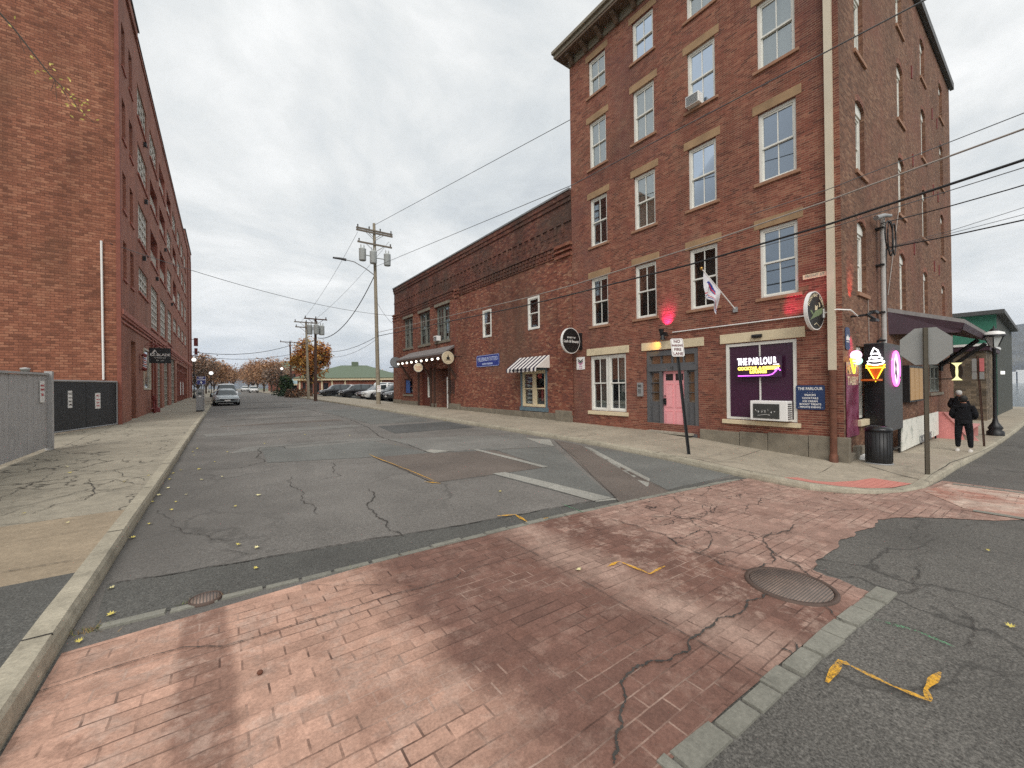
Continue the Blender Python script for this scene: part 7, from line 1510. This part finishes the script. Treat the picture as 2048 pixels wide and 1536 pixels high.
# ---------------------------------------------------------------- people
def skin_body(name, joints, edges, mats, matfn, parent, sub=2):
    me = bpy.data.meshes.new(name+'_s'); me.from_pydata([j[0] for j in joints], edges, []); o = bpy.data.objects.new(name+'_s', me); COL.objects.link(o)
    sk = o.modifiers.new('s', 'SKIN'); sk.use_smooth_shade = True; o.modifiers.new('u', 'SUBSURF').levels = sub
    for v, j in zip(me.skin_vertices[0].data, joints): v.radius = j[1] if isinstance(j[1], tuple) else (j[1], j[1]); v.use_root = False
    me.skin_vertices[0].data[0].use_root = True
    dg = bpy.context.evaluated_depsgraph_get(); m2 = bpy.data.meshes.new_from_object(o.evaluated_get(dg)); bpy.data.objects.remove(o)
    for m in mats: m2.materials.append(m)
    for p in m2.polygons: p.material_index = matfn(p.center); p.use_smooth = True
    m2.name = name; n = bpy.data.objects.new(name, m2); COL.objects.link(n); n.parent = parent; return n
def person(loc, rz, label, cap=False, s=1.0, seed=0):
    t = thing('person', loc, label, 'person', None, rz); t.scale = (s, s, s)
    # facing +y, origin between the feet; joints: position, radius
    J = [((0, 0, .96), (.16, .125)), ((0, .01, 1.15), (.19, .15)), ((0, .0, 1.33), (.205, .15)), ((0, -.01, 1.45), (.12, .10)), ((0, .01, 1.53), (.06, .06)), ((0, .03, 1.60), (.075, .085)), ((0, .03, 1.68), (.078, .095)), ((0, .02, 1.745), (.06, .07)),
         ((.10, 0, .90), (.105, .11)), ((.13, .03, .52), (.082, .085)), ((.15, -.03, .12), (.055, .06)), ((-.10, 0, .90), (.105, .11)), ((-.12, -.02, .52), (.082, .085)), ((-.13, .02, .12), (.055, .06)),
         ((.20, -.0, 1.41), (.08, .08)), ((.25, -.0, 1.17), (.09, .09)), ((.22, .14, 1.07), (.065, .065)), ((.12, .22, 1.05), (.045, .045)),
         ((-.20, -.0, 1.41), (.08, .08)), ((-.25, -.0, 1.17), (.09, .09)), ((-.22, .14, 1.07), (.065, .065)), ((-.12, .22, 1.05), (.045, .045))]
    E_ = [(0, 1), (1, 2), (2, 3), (3, 4), (4, 5), (5, 6), (6, 7), (0, 8), (8, 9), (9, 10), (0, 11), (11, 12), (12, 13), (2, 14), (14, 15), (15, 16), (16, 17), (2, 18), (18, 19), (19, 20), (20, 21)]
    def mf(c): return 0 if (c.z > 1.52 and c.z < 2) or (c.z < .09) else 1
    skin_body('body', J, E_, [M['skin'], M['cloth']], mf, t)
    mb = MB(); mb.lathe((0, .005, 1.665), [(.001, -.1), (.07, -.085), (.098, -.03), (.103, .03), (.085, .085), (.04, .115), (.001, .12)], 18); mb.v = [(x, y*1.12-.015, z) for x, y, z in mb.v]; mb.build('hair', M['hair'] if not cap else M['signwhite2'], t, local=True)
    for sx in (-1, 1):   # ears
        mb = MB(); mb.ball((sx*.085, .03, 1.63), .022, 0, 8); mb.build('ear', M['skin'], t, local=True)
    mb = MB(); mb.lathe((0, -.005, 1.47), [(.13, -.06), (.12, .0), (.085, .06), (.075, .07)], 16); mb.v = [(x, y*1.05, z) for x, y, z in mb.v]; mb.build('hood', M['cloth'], t, local=True)
    mb = MB(); mb.lathe((0, 0, .93), [(.185, -.04), (.19, .04), (.17, .08)], 20); mb.v = [(x, y*.8, z) for x, y, z in mb.v]; mb.build('jacket_hem', M['cloth'], t, local=True)
    for sx, dy in ((1, -.03), (-1, .02)):
        mb = MB(); x0 = sx*.14
        prf = [(-.11, .0, .035), (-.10, .07, .045), (-.04, .10, .05), (.03, .075, .05), (.1, .055, .05), (.16, .04, .04), (.185, .0, .02)]
        vs = []
        for y, h_, w_ in prf: vs += [(x0-w_, y+dy, .0), (x0-w_, y+dy, h_*.7), (x0, y+dy, h_+.01), (x0+w_, y+dy, h_*.7), (x0+w_, y+dy, .0)]
        n = 5; mb.add(vs, [(i*n+k, i*n+k+1, (i+1)*n+k+1, (i+1)*n+k) for i in range(len(prf)-1) for k in range(n-1)]+[(i*n, (i+1)*n, (i+1)*n+4, i*n+4) for i in range(len(prf)-1)]+[tuple(range(n)), tuple(range(len(vs)-n, len(vs)))], 0, True); mb.build('shoe', M['shoe'], t, local=True)
    return t
M['signwhite2'] = pm('pale knitted cap', lin(190, 188, 184), .9)
c = G(1928, 903, pz); hh = ray(1922, 791); k_ = c.xy.length/Vector((hh.x, hh.y)).length; H = (hh.z*k_-c.z)
person(c, rad(-90), 'person in black hoodie and black trousers walking away with hands in front', s=H/1.78)
c2_ = Vector((27.2, 0, 0)); d_ = ray(1917, 779); k2 = 24.5/d_.x; person((24.5, d_.y*k2, pz(24.5, d_.y*k2)), rad(-90), 'second person in dark clothes and pale cap walking just ahead of the first', cap=True, s=1.0)
# ---------------------------------------------------------------- far things
mb = MB(); r = random.Random(6)
def hill(name, cx, cy, L, W_, H, rot, seed, mat_, zb=-9):
    mb = MB(); nx, ny = 60, 14; vs = []
    for j in range(ny+1):
        for i in range(nx+1):
            u, v = i/nx*2-1, j/ny*2-1; e = max(0, 1-u*u)**.7*max(0, 1-v*v); h = H*e*(.75+.5*noise.noise(Vector((u*3+seed, v*1.5, seed))))+H*.02*noise.noise(Vector((u*40, v*12, seed)))
            x, y = u*L/2, v*W_/2; vs.append((cx+x*math.cos(rot)-y*math.sin(rot), cy+x*math.sin(rot)+y*math.cos(rot), zb+max(0, h)))
    n = nx+1; mb.add(vs, [(j*n+i, j*n+i+1, (j+1)*n+i+1, (j+1)*n+i) for j in range(ny) for i in range(nx)], 0, True); return tag(mb.build(name, M[mat_]), kind='structure')
M['forest'] = asphalt('wooded hillside', lin(84, 82, 70)); M['forest'] = pm('wooded hillside', lin(88, 84, 72), .95, var=.4, vs=.02)
hill('hills', 2600, 150, 2600, 1300, 215, rad(95), 2.2, 'forest'); hill('far_shore_hills', 1750, 120, 2000, 300, 38, rad(92), 5.1, 'forest'); hill('distant_hills', 250, 2900, 3000, 700, 110, rad(0), 7.7, 'forest')
mb = MB(); 
for k in range(7):
    x = 1480; y = 40+k*20; h_ = random.uniform(14, 30); mb = MB(); mb.box(x, x+40, y, y+22, -9, h_-8); o = mb.build('wall', M['signwhite']); 
    t = thing('far_shore_building', (x, y, -9), ['long pale building at the foot of the far mountain', 'pale block on the far shore left of the middle', 'tall pale block on the far shore', 'squat pale block among the far shore houses', 'white slab building on the far shore', 'grey white block near the far waterline', 'pale end block of the far shore row'][k], 'building', 'buildings on the far shore'); o.parent = t; o.location = (0, 0, 0)
    o.data.transform(Matrix.Translation((-x, -y, 9)))
# steel bridge
t = thing('steel_bridge', (40, 1650, -8), 'long pale steel truss bridge crossing in the far distance', 'bridge'); A0, B0 = Vector((-350, 2050, 0)), Vector((820, 800, 0)); zd = 50
dv = (B0-A0); Lb = dv.length; dv.normalize()
def rgt(px): 
    d = ray(px, 745); k = (A0.x*dv.y-A0.y*dv.x)/(d.x*dv.y-d.y*dv.x); return d*k
zl, zr = rgt(470).z, rgt(785).z; al = (rgt(470)-A0).dot(dv); ar = (rgt(785)-A0).dot(dv)
zf_ = lambda s_: zl+(zr-zl)*(s_-al)/(ar-al)
mb = MB(); mb.tube([A0+dv*s_+Vector((0, 0, zf_(s_))) for s_ in (0, al, ar, Lb)], 2.6, 4); mb.build('deck', M['bridgegreen'], t)
mb = MB(); s_ = 0; kk = 0
while s_ < Lb-24:
    a = A0+dv*s_; b = A0+dv*(s_+22); za, zb_ = zf_(s_), zf_(s_+22); dp = 9+7*abs(math.sin(s_/190*math.pi)); mb.tube([a+Vector((0, 0, za)), (a+b)/2+Vector((0, 0, za-dp)), b+Vector((0, 0, zb_))], .9, 4); mb.tube([(a+b)/2+Vector((0, 0, za-dp)), b+dv*11+Vector((0, 0, zf_(s_+33)-9-7*abs(math.sin((s_+22)/190*math.pi))))], 1.0, 4); s_ += 22; kk += 1
mb.build('truss', M['bridgegreen'], t)
s_ = 90
while s_ < Lb: a = A0+dv*s_; mb = MB(); mb.box(a.x-4, a.x+4, a.y-4, a.y+4, -12, zf_(s_)-10); mb.build('pier', M['concrete_rough'], t); s_ += 190
# air
s = NT('haze'); s.n.remove(s.b); v = s.new('ShaderNodeVolumePrincipled'); v.inputs['Color'].default_value = (.62, .76, 1, 1); v.inputs['Density'].default_value = .00017; v.inputs['Anisotropy'].default_value = .2; s.l.new(v.outputs[0], s.out.inputs['Volume'])
mb = MB(); mb.box(-1300, 3600, -1500, 3700, -30, 225); 
if HAZE: tag(mb.build('haze', s.mat), 'thin pale haze filling the air', 'haze', kind='stuff')
# ---------------------------------------------------------------- sky, light, camera
w = bpy.data.worlds.new('World'); SC.world = w; w.use_nodes = True; nt = w.node_tree; N = nt.nodes; L = nt.links
class W(NT):
    def __init__(s): s.t = nt; s.n = N; s.l = L
s = W(); bg = N['Background']
sky = s.new('ShaderNodeTexSky', sky_type='NISHITA'); sky.sun_disc = False; sky.sun_elevation = rad(48); sky.sun_rotation = rad(150); sky.air_density = 1.5; sky.dust_density = 3
tc = s.new('ShaderNodeTexCoord').outputs['Generated']; q = s.sep(tc)
zz = s.math('ADD', s.math('MAXIMUM', q[2], 0.0), .22); v = s.comb(s.math('DIVIDE', q[0], zz), s.math('DIVIDE', q[1], zz), 0.0)
n1 = s.noise(v, 1.3, 9, .62, .35); n2 = s.noise(v, .5, 4, .5); n = s.math('ADD', s.math('MULTIPLY', n1, .65), s.math('MULTIPLY', n2, .35))
cl = s.ramp(n, [(.36, (.53, .565, .59)), (.43, (.64, .67, .68)), (.50, (.76, .775, .77)), (.57, (.90, .905, .895))])
hz = s.map(q[2], -.02, .22, 1, 0)
cl = s.mix(s.math('MULTIPLY', hz, .55), cl, (.68, .715, .74))
cl = s.mix(1.0, cl, (8.7, 8.7, 8.7), 'MULTIPLY')
col = s.mix(.97, sky.outputs[0], cl); L.new(col, bg.inputs[0]); bg.inputs[1].default_value = .095
sun = bpy.data.lights.new('sun', 'SUN'); sun.energy = 1.5; sun.angle = rad(40); sun.color = (1, .96, .9); so = bpy.data.objects.new('sun', sun); COL.objects.link(so)
d = Vector((-.55, -.75, .9)).normalized(); so.rotation_euler = d.to_track_quat('Z', 'Y').to_euler(); sky.sun_elevation = math.asin(d.z); sky.sun_rotation = math.atan2(d.x, d.y)
cam = bpy.data.cameras.new('camera'); co = bpy.data.objects.new('camera', cam); COL.objects.link(co)
cam.sensor_width = 36; cam.lens = FPX/2048*36; cam.clip_end = 20000; cam.clip_start = .05
m = Matrix((RX, UY, -F2)).transposed().to_4x4(); co.matrix_world = m; SC.camera = co
SC.view_settings.view_transform = 'Standard'; SC.view_settings.look = 'None'; SC.view_settings.exposure = 0.5; SC.view_settings.gamma = 1
SC.cycles.max_bounces = 6; SC.cycles.transparent_max_bounces = 10; SC.cycles.use_denoising = False; SC.cycles.sample_clamp_indirect = 2
